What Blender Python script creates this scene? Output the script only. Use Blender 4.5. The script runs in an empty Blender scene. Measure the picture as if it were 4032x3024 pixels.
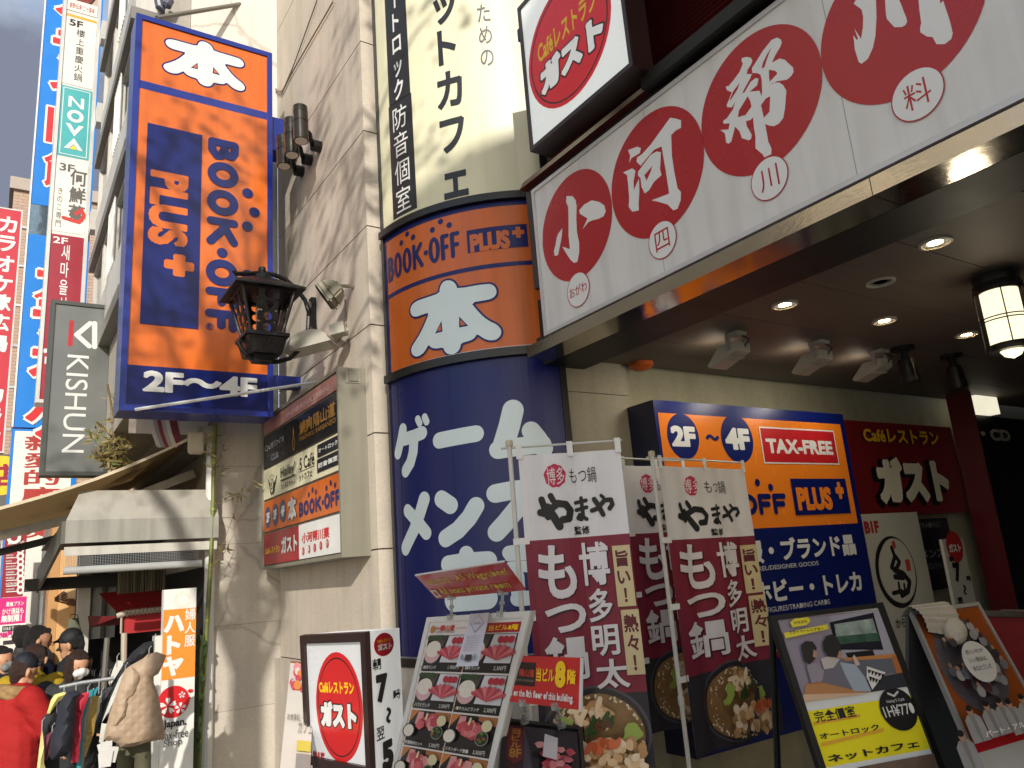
import bpy, bmesh, math, random
from mathutils import Vector, Matrix
from mathutils.geometry import delaunay_2d_cdt
random.seed(7)
sc = bpy.context.scene
COL = sc.collection
# ------------------------------------------------------------------ camera
# world axes: X into the buildings, Y down the street, Z up; the camera stands at the origin
FQ, CX, CY, H = 3040.4, 2016.0, 1512.0, 1.9
RW = Matrix(((0.83391902, 0.06765605, 0.54772414),
             (-0.54656972, 0.23867859, 0.80267931),
             (-0.07642391, -0.96873897, 0.23601736)))
cam_d = bpy.data.cameras.new("camera"); cam = bpy.data.objects.new("camera", cam_d); COL.objects.link(cam)
cam_d.sensor_width = 36; cam_d.lens = 36 * FQ / 4032; cam_d.clip_end = 2000; cam_d.clip_start = .05
rx, ry, rz = RW @ Vector((1, 0, 0)), RW @ Vector((0, -1, 0)), RW @ Vector((0, 0, -1))
cam.matrix_world = Matrix(((rx.x, ry.x, rz.x, 0), (rx.y, ry.y, rz.y, 0), (rx.z, ry.z, rz.z, H), (0, 0, 0, 1)))
sc.camera = cam
# ------------------------------------------------------------------ light
SUN = Vector((0.22, 0.40, -0.203)).normalized()
EL = math.asin(-SUN.z); ROT = math.atan2(-SUN.x, -SUN.y)
w = bpy.data.worlds.new("World"); sc.world = w; w.use_nodes = True
nt = w.node_tree; N = nt.nodes; L = nt.links
bg = N['Background']; bg.inputs[1].default_value = 0.15
sky = N.new('ShaderNodeTexSky'); sky.sky_type = 'NISHITA'; sky.sun_disc = False
sky.sun_elevation = EL; sky.sun_rotation = ROT; sky.air_density = 1.2; sky.dust_density = 1.0
tc = N.new('ShaderNodeTexCoord'); no = N.new('ShaderNodeTexNoise')
mp = N.new('ShaderNodeMapping'); mp.inputs['Scale'].default_value = (1, 1, 1.6)
no.inputs['Scale'].default_value = 2.6; no.inputs['Detail'].default_value = 9; no.inputs['Roughness'].default_value = .62
cr = N.new('ShaderNodeValToRGB'); cr.color_ramp.elements[0].position = .36; cr.color_ramp.elements[1].position = .62
cr.color_ramp.elements[0].color = (0.15, 0.15, 0.15, 1); cr.color_ramp.elements[1].color = (.95, .95, .95, 1)
n2 = N.new('ShaderNodeTexNoise'); n2.inputs['Scale'].default_value = 5; n2.inputs['Detail'].default_value = 6
c2 = N.new('ShaderNodeValToRGB'); c2.color_ramp.elements[0].position = .3; c2.color_ramp.elements[1].position = .75
c2.color_ramp.elements[0].color = (.55, .60, .78, 1); c2.color_ramp.elements[1].color = (2.9, 3.05, 3.4, 1)
mx = N.new('ShaderNodeMixRGB')
L.new(tc.outputs['Generated'], mp.inputs[0]); L.new(mp.outputs[0], no.inputs['Vector']); L.new(mp.outputs[0], n2.inputs['Vector'])
L.new(no.outputs['Fac'], cr.inputs[0]); L.new(n2.outputs['Fac'], c2.inputs[0])
L.new(cr.outputs[0], mx.inputs[0]); L.new(sky.outputs[0], mx.inputs[1]); L.new(c2.outputs[0], mx.inputs[2])
# a dark rain cloud bank low over the far end of the street
dv = (RW @ Vector((80 - CX, 900 - CY, FQ))).normalized()
vd = N.new('ShaderNodeVectorMath'); vd.operation = 'DOT_PRODUCT'; vd.inputs[1].default_value = dv
L.new(tc.outputs['Generated'], vd.inputs[0])
n3 = N.new('ShaderNodeMath'); n3.operation = 'MULTIPLY_ADD'; n3.inputs[1].default_value = .16; n3.inputs[2].default_value = -.085; L.new(n2.outputs['Fac'], n3.inputs[0])
ad = N.new('ShaderNodeMath'); ad.operation = 'ADD'; L.new(vd.outputs['Value'], ad.inputs[0]); L.new(n3.outputs[0], ad.inputs[1])
mr = N.new('ShaderNodeMapRange'); mr.interpolation_type = 'SMOOTHSTEP'; mr.inputs['From Min'].default_value = .962; mr.inputs['From Max'].default_value = .988; L.new(ad.outputs[0], mr.inputs['Value'])
m3 = N.new('ShaderNodeMixRGB'); m3.inputs[2].default_value = (.72, .80, 1.06, 1); L.new(mr.outputs[0], m3.inputs[0]); L.new(mx.outputs[0], m3.inputs[1])
L.new(m3.outputs[0], bg.inputs[0])
sd = bpy.data.lights.new("sun", 'SUN'); so = bpy.data.objects.new("sun", sd); COL.objects.link(so)
sd.energy = 2.05; sd.angle = math.radians(.6); sd.color = (1, .945, .86)
so.rotation_euler = SUN.to_track_quat('-Z', 'Y').to_euler()
sc.view_settings.view_transform = 'Standard'; sc.view_settings.look = 'None'
sc.view_settings.exposure = 1.15; sc.view_settings.gamma = 1
# ------------------------------------------------------------------ rays from the photograph to real planes
def ray(x, y):
    return (RW @ Vector((x - CX, y - CY, FQ))).normalized()
CAM = Vector((0, 0, H))
def onX(p, D): r = ray(*p); return CAM + r * (D / r.x)
def onY(p, D): r = ray(*p); return CAM + r * (D / r.y)
def onZ(p, z): r = ray(*p); return CAM + r * ((z - H) / r.z)
AX = RW @ Vector((0, 0, 1))
def onD(p, d): r = ray(*p); return CAM + r * (d / r.dot(AX))
def P(x, y): return (x * 1.82278, y * 1.82278)
def K(ox, oy, s=.66305): return lambda x, y: (ox + x * s, oy + y * s)
class Plane:
    cut = None
    def __init__(s, O, U, V):
        s.O = Vector(O); s.U = Vector(U).normalized(); s.V = Vector(V).normalized(); s.W = s.U.cross(s.V)
    def uv(s, p):
        r = ray(*p); t = (s.O - CAM).dot(s.W) / r.dot(s.W); d = CAM + r * t - s.O
        return (d.dot(s.U), d.dot(s.V))
    def at(s, u, v, w=0): return s.O + s.U * u + s.V * v + s.W * w
def FY(Y): return Plane((0, Y, 0), (1, 0, 0), (0, 0, 1))
def FX(X): return Plane((X, 0, 0), (0, -1, 0), (0, 0, 1))
def FV(a, b, lean=0):
    """upright plane through two points; lean tips the top backwards (radians)"""
    U = Vector((b.x - a.x, b.y - a.y, 0)).normalized(); Wn = U.cross(Vector((0, 0, 1)))
    V = Vector((0, 0, 1)) * math.cos(lean) - Wn * math.sin(lean)
    return Plane(a, U, V)
class Cyl:
    def __init__(s, xc, yc, r, cut=.05): s.xc, s.yc, s.r, s.cut = xc, yc, r, cut
    def uv(s, p):
        d = ray(*p); a = d.x ** 2 + d.y ** 2; b = -(d.x * s.xc + d.y * s.yc); c = s.xc ** 2 + s.yc ** 2 - s.r ** 2
        q = max(b * b - a * c, 0); t = (-b - q ** .5) / a; h = CAM + d * t
        return (math.atan2(-(h.y - s.yc), -(h.x - s.xc)) * s.r, h.z)
    def at(s, u, v, w=0):
        th = u / s.r; R = s.r + w
        return Vector((s.xc - R * math.cos(th), s.yc - R * math.sin(th), v))
class Quad(Plane):
    """a board seen as four photo corners: the parallelogram in space that fits them, its near corner at depth d; uv run 0..1 across, 0..1 up"""
    def __init__(s, tl, tr, br, bl, d, corner=None):
        a, b, c, e = [ray(*p) for p in (tl, tr, br, bl)]
        s.cut = None
        # a + k3*c = k2*b + k4*e
        m = Matrix(((b.x, -c.x, e.x), (b.y, -c.y, e.y), (b.z, -c.z, e.z))); k = m.inverted() @ a
        t1 = d / a.dot(AX) if corner is None else (corner - CAM).length
        s.TL, s.TR, s.BR, s.BL = CAM + a * t1, CAM + b * (k[0] * t1), CAM + c * (k[1] * t1), CAM + e * (k[2] * t1)
        s.O = s.BL; s.Ux = s.BR - s.BL; s.Vx = s.TL - s.BL; s.W = s.Ux.cross(s.Vx).normalized()
        s.w_, s.h_ = s.Ux.length, s.Vx.length
    def uv(s, p):
        r = ray(*p); t = (s.O - CAM).dot(s.W) / r.dot(s.W); d = CAM + r * t - s.O
        a, b, c = s.Ux.dot(s.Ux), s.Ux.dot(s.Vx), s.Vx.dot(s.Vx); x, y = d.dot(s.Ux), d.dot(s.Vx); D = a * c - b * b
        return ((x * c - y * b) / D, (y * a - x * b) / D)
    def at(s, u, v, w=0): return s.O + s.Ux * u + s.Vx * v + s.W * w
class Cloth(Plane):
    """a hanging cloth: folds run down it, stronger towards the foot"""
    def __init__(s, O, U, V, amp, k, ph, cut=.035):
        Plane.__init__(s, O, U, V); s.amp, s.k, s.ph, s.cut = amp, k, ph, cut
    def at(s, u, v, w=0):
        q = s.amp * math.sin(s.k * u + s.ph) * (.35 - v * .55) + .25 * s.amp * math.sin(2.7 * s.k * u + 1.3 * s.ph)
        return s.O + s.U * u + s.V * v + s.W * (w + q)
# ------------------------------------------------------------------ materials
def lin(h):
    h = h.lstrip('#'); r = []
    for i in (0, 2, 4):
        c = int(h[i:i + 2], 16) / 255; r.append(c / 12.92 if c <= .04045 else ((c + .055) / 1.055) ** 2.4)
    return (*r, 1)
_M = {}
def M(hexc, rough=.4, metal=0, var=.10, scale=3.0, emit=0, bump=0, bscale=60, stretch=(1, 1, 1), spec=.5, dirt=0, alpha=1, trans=0, name=None, coat=0):
    key = (hexc, rough, metal, var, scale, emit, bump, bscale, stretch, spec, dirt, alpha, trans, coat)
    if key in _M: return _M[key]
    m = bpy.data.materials.new(name or 'surface_' + hexc.strip('#')); m.use_nodes = True
    t = m.node_tree; n = t.nodes; l = t.links; b = n['Principled BSDF']
    c = lin(hexc)
    tcn = n.new('ShaderNodeTexCoord'); mpn = n.new('ShaderNodeMapping'); mpn.inputs['Scale'].default_value = stretch
    l.new(tcn.outputs['Object'], mpn.inputs[0])
    nz = n.new('ShaderNodeTexNoise'); nz.inputs['Scale'].default_value = scale; nz.inputs['Detail'].default_value = 6
    nz.inputs['Roughness'].default_value = .6
    l.new(mpn.outputs[0], nz.inputs['Vector'])
    rp = n.new('ShaderNodeValToRGB'); e = rp.color_ramp.elements
    e[0].position = .28; e[1].position = .72
    e[0].color = tuple(max(x * (1 - var), 0) for x in c[:3]) + (1,); e[1].color = tuple(min(x * (1 + var * .6), 1) for x in c[:3]) + (1,)
    l.new(nz.outputs['Fac'], rp.inputs[0]); src = rp.outputs[0]
    if dirt:
        nd = n.new('ShaderNodeTexNoise'); nd.inputs['Scale'].default_value = 1.0; nd.inputs['Detail'].default_value = 8
        md = n.new('ShaderNodeMapping'); md.inputs['Scale'].default_value = (9, 9, .7); l.new(tcn.outputs['Object'], md.inputs[0]); l.new(md.outputs[0], nd.inputs['Vector'])
        rd = n.new('ShaderNodeValToRGB'); rd.color_ramp.elements[0].position = .45; rd.color_ramp.elements[1].position = .7
        rd.color_ramp.elements[0].color = (0, 0, 0, 1); rd.color_ramp.elements[1].color = (dirt, dirt, dirt, 1)
        mm = n.new('ShaderNodeMixRGB'); mm.inputs[2].default_value = tuple(x * .35 for x in (c[0], c[1] * .95, c[2] * .85)) + (1,)
        l.new(nd.outputs['Fac'], rd.inputs[0]); l.new(rd.outputs[0], mm.inputs[0]); l.new(src, mm.inputs[1]); src = mm.outputs[0]
    l.new(src, b.inputs['Base Color'])
    b.inputs['Metallic'].default_value = metal; b.inputs['Specular IOR Level'].default_value = spec
    rr = n.new('ShaderNodeMapRange'); rr.inputs['To Min'].default_value = max(rough - .08, .02); rr.inputs['To Max'].default_value = min(rough + .1, 1)
    l.new(nz.outputs['Fac'], rr.inputs['Value']); l.new(rr.outputs[0], b.inputs['Roughness'])
    if coat: b.inputs['Coat Weight'].default_value = coat; b.inputs['Coat Roughness'].default_value = .05
    if emit: l.new(src, b.inputs['Emission Color']); b.inputs['Emission Strength'].default_value = emit
    if alpha < 1: b.inputs['Alpha'].default_value = alpha
    if trans: b.inputs['Transmission Weight'].default_value = trans; b.inputs['IOR'].default_value = 1.1
    if bump:
        nb = n.new('ShaderNodeTexNoise'); nb.inputs['Scale'].default_value = bscale; nb.inputs['Detail'].default_value = 4
        l.new(mpn.outputs[0], nb.inputs['Vector'])
        bp = n.new('ShaderNodeBump'); bp.inputs['Strength'].default_value = bump; bp.inputs['Distance'].default_value = .02
        l.new(nb.outputs['Fac'], bp.inputs['Height']); l.new(bp.outputs[0], b.inputs['Normal'])
    _M[key] = m; return m
def stone(name, hexc, var=.12, streak=.4, cracks=False, tiles=None, rough=.75):
    m = bpy.data.materials.new(name); m.use_nodes = True
    t = m.node_tree; n = t.nodes; l = t.links; b = n['Principled BSDF']; c = lin(hexc)
    tcn = n.new('ShaderNodeTexCoord')
    nz = n.new('ShaderNodeTexNoise'); nz.inputs['Scale'].default_value = 2.2; nz.inputs['Detail'].default_value = 10; nz.inputs['Roughness'].default_value = .68
    l.new(tcn.outputs['Object'], nz.inputs['Vector'])
    rp = n.new('ShaderNodeValToRGB'); e = rp.color_ramp.elements; e[0].position = .3; e[1].position = .7
    e[0].color = tuple(x * (1 - var) for x in c[:3]) + (1,); e[1].color = tuple(min(x * (1 + var), 1) for x in c[:3]) + (1,)
    l.new(nz.outputs['Fac'], rp.inputs[0])
    ms = n.new('ShaderNodeMapping'); ms.inputs['Scale'].default_value = (6, 6, .35); l.new(tcn.outputs['Object'], ms.inputs[0])
    ns = n.new('ShaderNodeTexNoise'); ns.inputs['Scale'].default_value = 1.3; ns.inputs['Detail'].default_value = 7; l.new(ms.outputs[0], ns.inputs['Vector'])
    rs = n.new('ShaderNodeValToRGB'); rs.color_ramp.elements[0].position = .48; rs.color_ramp.elements[1].position = .8
    rs.color_ramp.elements[0].color = (0, 0, 0, 1); rs.color_ramp.elements[1].color = (streak,) * 3 + (1,)
    l.new(ns.outputs['Fac'], rs.inputs[0])
    mm = n.new('ShaderNodeMixRGB'); mm.inputs[2].default_value = tuple(x * .5 for x in c[:3]) + (1,)
    l.new(rs.outputs[0], mm.inputs[0]); l.new(rp.outputs[0], mm.inputs[1]); src = mm.outputs[0]
    # fine mottling
    nf = n.new('ShaderNodeTexNoise'); nf.inputs['Scale'].default_value = 38; nf.inputs['Detail'].default_value = 5; l.new(tcn.outputs['Object'], nf.inputs['Vector'])
    rf = n.new('ShaderNodeMapRange'); rf.inputs['To Min'].default_value = .86; rf.inputs['To Max'].default_value = 1.12; l.new(nf.outputs['Fac'], rf.inputs['Value'])
    mf = n.new('ShaderNodeMixRGB'); mf.blend_type = 'MULTIPLY'; mf.inputs[0].default_value = 1; l.new(src, mf.inputs[1]); l.new(rf.outputs[0], mf.inputs[2]); src = mf.outputs[0]
    if cracks:
        nd = n.new('ShaderNodeTexNoise'); nd.inputs['Scale'].default_value = 2.5; nd.inputs['Detail'].default_value = 5; l.new(tcn.outputs['Object'], nd.inputs['Vector'])
        ma = n.new('ShaderNodeMixRGB'); ma.inputs[0].default_value = .22; l.new(tcn.outputs['Object'], ma.inputs[1]); l.new(nd.outputs['Color'], ma.inputs[2])
        vo = n.new('ShaderNodeTexVoronoi'); vo.feature = 'DISTANCE_TO_EDGE'; vo.inputs['Scale'].default_value = .85; l.new(ma.outputs[0], vo.inputs['Vector'])
        rv = n.new('ShaderNodeValToRGB'); rv.color_ramp.elements[0].position = .003; rv.color_ramp.elements[1].position = .014
        rv.color_ramp.elements[0].color = (.45, .42, .4, 1); rv.color_ramp.elements[1].color = (1, 1, 1, 1)
        l.new(vo.outputs['Distance'], rv.inputs[0])
        mv = n.new('ShaderNodeMixRGB'); mv.blend_type = 'MULTIPLY'; mv.inputs[0].default_value = .45; l.new(src, mv.inputs[1]); l.new(rv.outputs[0], mv.inputs[2]); src = mv.outputs[0]
    if tiles:
        mt = n.new('ShaderNodeMapping'); mt.inputs['Rotation'].default_value = tiles[2]; l.new(tcn.outputs['Object'], mt.inputs[0])
        br = n.new('ShaderNodeTexBrick'); br.inputs['Scale'].default_value = 1; br.inputs['Brick Width'].default_value = tiles[0]; br.inputs['Row Height'].default_value = tiles[1]
        br.inputs['Mortar Size'].default_value = tiles[3]; br.offset = tiles[4]
        br.inputs['Color1'].default_value = (1, 1, 1, 1); br.inputs['Color2'].default_value = (.93, .93, .93, 1); br.inputs['Mortar'].default_value = (.62, .6, .58, 1)
        l.new(mt.outputs[0], br.inputs['Vector'])
        mb = n.new('ShaderNodeMixRGB'); mb.blend_type = 'MULTIPLY'; mb.inputs[0].default_value = 1; l.new(src, mb.inputs[1]); l.new(br.outputs['Color'], mb.inputs[2]); src = mb.outputs[0]
    l.new(src, b.inputs['Base Color']); b.inputs['Roughness'].default_value = rough
    bp = n.new('ShaderNodeBump'); bp.inputs['Strength'].default_value = .25; bp.inputs['Distance'].default_value = .01
    l.new(nf.outputs['Fac'], bp.inputs['Height']); l.new(bp.outputs[0], b.inputs['Normal'])
    return m
# ------------------------------------------------------------------ mesh builder
def clip_strip(poly, lo, hi):
    def cl(pts, a, s):
        out = []
        for i in range(len(pts)):
            p, q = pts[i - 1], pts[i]; dp, dq = (p[0] - a) * s, (q[0] - a) * s
            if (dp < 0) != (dq < 0):
                k = dp / (dp - dq); out.append((a, p[1] + (q[1] - p[1]) * k))
            if dq >= 0: out.append(q)
        return out
    r = cl(poly, lo, 1)
    return cl(r, hi, -1) if len(r) > 2 else []
_G = {}
def glyphs(body, d):
    """outline of a string as plain triangles, strokes thickened by d"""
    key = (body, round(d, 4))
    if key in _G: return _G[key]
    c = bpy.data.curves.new('t', 'FONT'); c.body = body; c.dimensions = '2D'; c.resolution_u = 3 if len(body) > 12 else 4
    o = bpy.data.objects.new('t', c); COL.objects.link(o)
    me = bpy.data.meshes.new_from_object(o.evaluated_get(bpy.context.evaluated_depsgraph_get()))
    bpy.data.objects.remove(o); bpy.data.curves.remove(c)
    V = [v.co.xy.copy() for v in me.vertices]; Fs = [tuple(p.vertices) for p in me.polygons]; bpy.data.meshes.remove(me)
    if d > 0:
        cnt = {}
        for f in Fs:
            for a, b in zip(f, f[1:] + f[:1]):
                k = (min(a, b), max(a, b)); cnt[k] = cnt.get(k, 0) + 1
        vs = list(V); fs = [list(f) for f in Fs]
        for (a, b), nn in cnt.items():
            if nn != 1: continue
            t = V[b] - V[a]
            if t.length < 1e-6: continue
            t = t.normalized() * d; m = Vector((-t.y, t.x)); k = len(vs); p, q = V[a], V[b]; t *= .7
            vs += [p - t - m, q + t - m, q + t + m, p - t + m]; fs.append([k, k + 1, k + 2, k + 3])
        r = delaunay_2d_cdt(vs, [], fs, 1, 1e-5); V, Fs = r[0], [tuple(f) for f, q in zip(r[2], r[5]) if q]
    _G[key] = (V, Fs); return _G[key]
class MB:
    def __init__(s): s.v = []; s.f = []; s.fm = []; s.mats = []; s.w = .0016
    def mi(s, m):
        if m not in s.mats: s.mats.append(m)
        return s.mats.index(m)
    def nextw(s, st=.0007): s.w += st; return s.w
    def face(s, pts, m):
        k = len(s.v); s.v += [Vector(p) for p in pts]; s.f.append(list(range(k, k + len(pts)))); s.fm.append(s.mi(m)); return s
    def flat(s, fr, polys, m, wv=None):
        wv = s.nextw() if wv is None else wv
        for pl in polys:
            a = sum(pl[i - 1][0] * pl[i][1] - pl[i][0] * pl[i - 1][1] for i in range(len(pl)))
            if abs(a) < 1e-9: continue
            if a < 0: pl = pl[::-1]
            if fr.cut:
                lo = min(p[0] for p in pl); hi = max(p[0] for p in pl); a0 = math.floor(lo / fr.cut); a1 = math.floor(hi / fr.cut)
                for k in range(a0, a1 + 1):
                    q = clip_strip(pl, k * fr.cut, (k + 1) * fr.cut)
                    if len(q) > 2: s.face([fr.at(u, v, wv) for u, v in q], m)
            else: s.face([fr.at(u, v, wv) for u, v in pl], m)
        return s
    def tri(s, fr, pts, m, wv=None):
        """one polygon given by uv points (concave allowed)"""
        if sum(pts[i - 1][0] * pts[i][1] - pts[i][0] * pts[i - 1][1] for i in range(len(pts))) < 0: pts = pts[::-1]
        r = delaunay_2d_cdt([Vector(p) for p in pts], [], [list(range(len(pts)))], 1, 1e-6)
        return s.flat(fr, [[tuple(r[0][i]) for i in f] for f, q in zip(r[2], r[5]) if q], m, wv)
    def union(s, fr, polys, m, wv=None):
        vs = []; fs = []
        for p in polys:
            if sum(p[i - 1][0] * p[i][1] - p[i][0] * p[i - 1][1] for i in range(len(p))) < 0: p = p[::-1]
            fs.append(list(range(len(vs), len(vs) + len(p)))); vs += [Vector(q) for q in p]
        r = delaunay_2d_cdt(vs, [], fs, 1, 1e-6)
        return s.flat(fr, [[tuple(r[0][i]) for i in f] for f, q in zip(r[2], r[5]) if q], m, wv)
    def rect(s, fr, p0, p1, m, wv=None):
        a, b = fr.uv(p0), fr.uv(p1); return s.rectuv(fr, a[0], a[1], b[0], b[1], m, wv)
    def rectuv(s, fr, u0, v0, u1, v1, m, wv=None):
        return s.flat(fr, [[(u0, v0), (u1, v0), (u1, v1), (u0, v1)]], m, wv)
    def disc(s, fr, c, ru, rv, m, wv=None, n=40, hole=0):
        if hole:
            pl = []
            for i in range(n):
                a, b = 2 * math.pi * i / n, 2 * math.pi * (i + 1) / n
                pl.append([(c[0] + ru * math.cos(a), c[1] + rv * math.sin(a)), (c[0] + ru * math.cos(b), c[1] + rv * math.sin(b)),
                           (c[0] + ru * hole * math.cos(b), c[1] + rv * hole * math.sin(b)), (c[0] + ru * hole * math.cos(a), c[1] + rv * hole * math.sin(a))])
            return s.flat(fr, pl, m, wv)
        return s.flat(fr, [[(c[0] + ru * math.cos(2 * math.pi * i / n), c[1] + rv * math.sin(2 * math.pi * i / n)) for i in range(n)]], m, wv)
    def strokes(s, fr, lst, m, grow=0, wv=None):
        """round-ended strokes [(uv points, width), ...] joined into one outline"""
        pl = []
        for pts, wd in lst:
            r = wd / 2 + grow
            for i, p in enumerate(pts):
                pl.append([(p[0] + r * math.cos(2 * math.pi * j / 20), p[1] + r * math.sin(2 * math.pi * j / 20)) for j in range(20)])
                if i:
                    a = Vector(pts[i - 1]); b = Vector(p); t = b - a
                    if t.length < 1e-6: continue
                    t = t.normalized() * r; nn = Vector((-t.y, t.x)); pl.append([tuple(a - nn), tuple(b - nn), tuple(b + nn), tuple(a + nn)])
        return s.union(fr, pl, m, wv)
    def text(s, fr, body, p0, p1, m, d=.02, rot=0, uvbox=None, wv=None):
        """string fitted to a box: p0 its upper left, p1 its lower right corner in the photograph"""
        V, Fs = glyphs(body, d)
        if uvbox: (ua, va), (ub, vb) = uvbox
        else: (ua, va), (ub, vb) = fr.uv(p0), fr.uv(p1)
        x0 = min(v.x for v in V); x1 = max(v.x for v in V); y0 = min(v.y for v in V); y1 = max(v.y for v in V)
        def mp(p):
            a = (p.x - x0) / (x1 - x0); b = (p.y - y0) / (y1 - y0)
            if rot: return (ua + (ub - ua) * b, va + (vb - va) * a)
            return (ua + (ub - ua) * a, vb + (va - vb) * b)
        Q = [mp(p) for p in V]
        return s.flat(fr, [[Q[i] for i in f] for f in Fs], m, wv)
    def vtext(s, fr, body, p0, p1, m, d=.03, uvbox=None, fill=.94, wv=None):
        """characters one below the other, each in its own square cell"""
        if uvbox: (ua, va), (ub, vb) = uvbox
        else: (ua, va), (ub, vb) = fr.uv(p0), fr.uv(p1)
        n = len(body); h = (va - vb) / n; wv = s.nextw() if wv is None else wv
        for i, ch in enumerate(body):
            if ch == ' ': continue
            V, Fs = glyphs(ch, d); ct = va - h * (i + .5); cu = (ua + ub) / 2
            xs = [v.x for v in V]; ox = (min(xs) + max(xs)) / 2 if ch not in 'ッァィっ' else .5
            def mp(p):
                a, b = (p.x - ox) * fill, (p.y - .38) * fill
                if ch in 'ー～〜': a, b = b, -a
                return (cu + a * (ub - ua), ct + b * h)
            Q = [mp(p) for p in V]; s.flat(fr, [[Q[k] for k in f] for f in Fs], m, wv)
        return s
    def slab(s, fr, u0, v0, u1, v1, w0, w1, m):
        """closed box in a frame's own axes"""
        if u0 > u1: u0, u1 = u1, u0
        if v0 > v1: v0, v1 = v1, v0
        if w0 > w1: w0, w1 = w1, w0
        us = [u0]
        if fr.cut:
            k = math.floor(u0 / fr.cut) + 1
            while k * fr.cut < u1 - 1e-6: us.append(k * fr.cut); k += 1
        us.append(u1); A = fr.at
        for a, b in zip(us[:-1], us[1:]):
            s.face([A(a, v0, w1), A(b, v0, w1), A(b, v1, w1), A(a, v1, w1)], m); s.face([A(b, v0, w0), A(a, v0, w0), A(a, v1, w0), A(b, v1, w0)], m)
            s.face([A(a, v1, w1), A(b, v1, w1), A(b, v1, w0), A(a, v1, w0)], m); s.face([A(a, v0, w0), A(b, v0, w0), A(b, v0, w1), A(a, v0, w1)], m)
        s.face([A(u0, v0, w0), A(u0, v0, w1), A(u0, v1, w1), A(u0, v1, w0)], m); s.face([A(u1, v0, w1), A(u1, v0, w0), A(u1, v1, w0), A(u1, v1, w1)], m)
        return s
    def border(s, fr, u0, v0, u1, v1, t, w0, w1, m):
        """four bars butted end to end round a rectangle (t inwards)"""
        s.slab(fr, u0, v0, u0 + t, v1, w0, w1, m); s.slab(fr, u1 - t, v0, u1, v1, w0, w1, m)
        s.slab(fr, u0 + t, v0, u1 - t, v0 + t, w0, w1, m); s.slab(fr, u0 + t, v1 - t, u1 - t, v1, w0, w1, m); return s
    def box(s, x0, y0, z0, x1, y1, z1, m):
        return s.slab(Plane((0, 0, 0), (1, 0, 0), (0, 0, 1)), x0, z0, x1, z1, -y0, -y1, m)
    def hexa(s, c, m):
        """8 corners: bottom ring then top ring"""
        for q in ((3, 2, 1, 0), (4, 5, 6, 7), (0, 1, 5, 4), (1, 2, 6, 5), (2, 3, 7, 6), (3, 0, 4, 7)): s.face([c[i] for i in q], m)
        return s
    def tube(s, pts, r, m, n=8, r2=None, caps=True):
        pts = [Vector(p) for p in pts]; rings = []
        for i, p in enumerate(pts):
            t = (pts[min(i + 1, len(pts) - 1)] - pts[max(i - 1, 0)]).normalized()
            up = Vector((0, 0, 1)) if abs(t.z) < .9 else Vector((1, 0, 0)); a = t.cross(up).normalized(); b = a.cross(t)
            rr = r if r2 is None else r + (r2 - r) * i / (len(pts) - 1)
            rings.append([p + (a * math.cos(2 * math.pi * j / n) + b * math.sin(2 * math.pi * j / n)) * rr for j in range(n)])
        for A, B in zip(rings[:-1], rings[1:]):
            for j in range(n): s.face([A[j], B[j], B[(j + 1) % n], A[(j + 1) % n]], m)
        if caps: s.face(rings[0], m); s.face(rings[-1][::-1], m)
        return s
    def lathe(s, o, ax, prof, m, n=20, caps=True):
        """profile [(distance along axis, radius)] turned round an axis"""
        o = Vector(o); ax = Vector(ax).normalized(); up = Vector((0, 0, 1)) if abs(ax.z) < .9 else Vector((1, 0, 0))
        a = ax.cross(up).normalized(); b = a.cross(ax); rg = []
        for t, r in prof: rg.append([o + ax * t + (a * math.cos(2 * math.pi * j / n) + b * math.sin(2 * math.pi * j / n)) * r for j in range(n)])
        for A, B in zip(rg[:-1], rg[1:]):
            for j in range(n): s.face([A[j], B[j], B[(j + 1) % n], A[(j + 1) % n]], m)
        if caps and prof[0][1] > 1e-4: s.face(rg[0], m)
        if caps and prof[-1][1] > 1e-4: s.face(rg[-1][::-1], m)
        return s
    def build(s, name, parent=None, smooth=False, label=None, cat=None, group=None, kind=None, bevel=0):
        o0 = Vector((0, 0, 0)); q = parent
        while q is not None: o0 = o0 + q.location; q = q.parent
        if parent is None and s.v and kind is None:
            lo = Vector([min(v[i] for v in s.v) for i in range(3)]); hi = Vector([max(v[i] for v in s.v) for i in range(3)])
            org = Vector(((lo.x + hi.x) / 2, (lo.y + hi.y) / 2, lo.z))
        else: org = o0
        me = bpy.data.meshes.new(name); me.from_pydata([v - org for v in s.v], [], s.f)
        for m in s.mats: me.materials.append(m)
        me.polygons.foreach_set('material_index', s.fm)
        if smooth: me.polygons.foreach_set('use_smooth', [True] * len(s.f))
        me.update()
        if smooth or bevel:
            b = bmesh.new(); b.from_mesh(me); bmesh.ops.remove_doubles(b, verts=b.verts, dist=1e-5)
            if bevel:
                bmesh.ops.recalc_face_normals(b, faces=b.faces)
                try: bmesh.ops.bevel(b, geom=[e for e in b.edges if len(e.link_faces) == 2 and e.calc_face_angle(0) > .6], offset=bevel, segments=2, affect='EDGES', clamp_overlap=True)
                except Exception: pass
            b.to_mesh(me); b.free()
            if smooth:
                try: me.set_sharp_from_angle(angle=.7)
                except Exception: pass
        o = bpy.data.objects.new(name, me); COL.objects.link(o); o.parent = parent
        if parent is None: o.location = org
        for k, v in (('label', label), ('category', cat), ('group', group), ('kind', kind)):
            if v: o[k] = v
        return o
def thing(name, label, cat, loc, group=None):
    o = bpy.data.objects.new(name, None); COL.objects.link(o); o.location = loc; o.empty_display_size = .1
    o['label'] = label; o['category'] = cat
    if group: o['group'] = group
    return o
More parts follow.
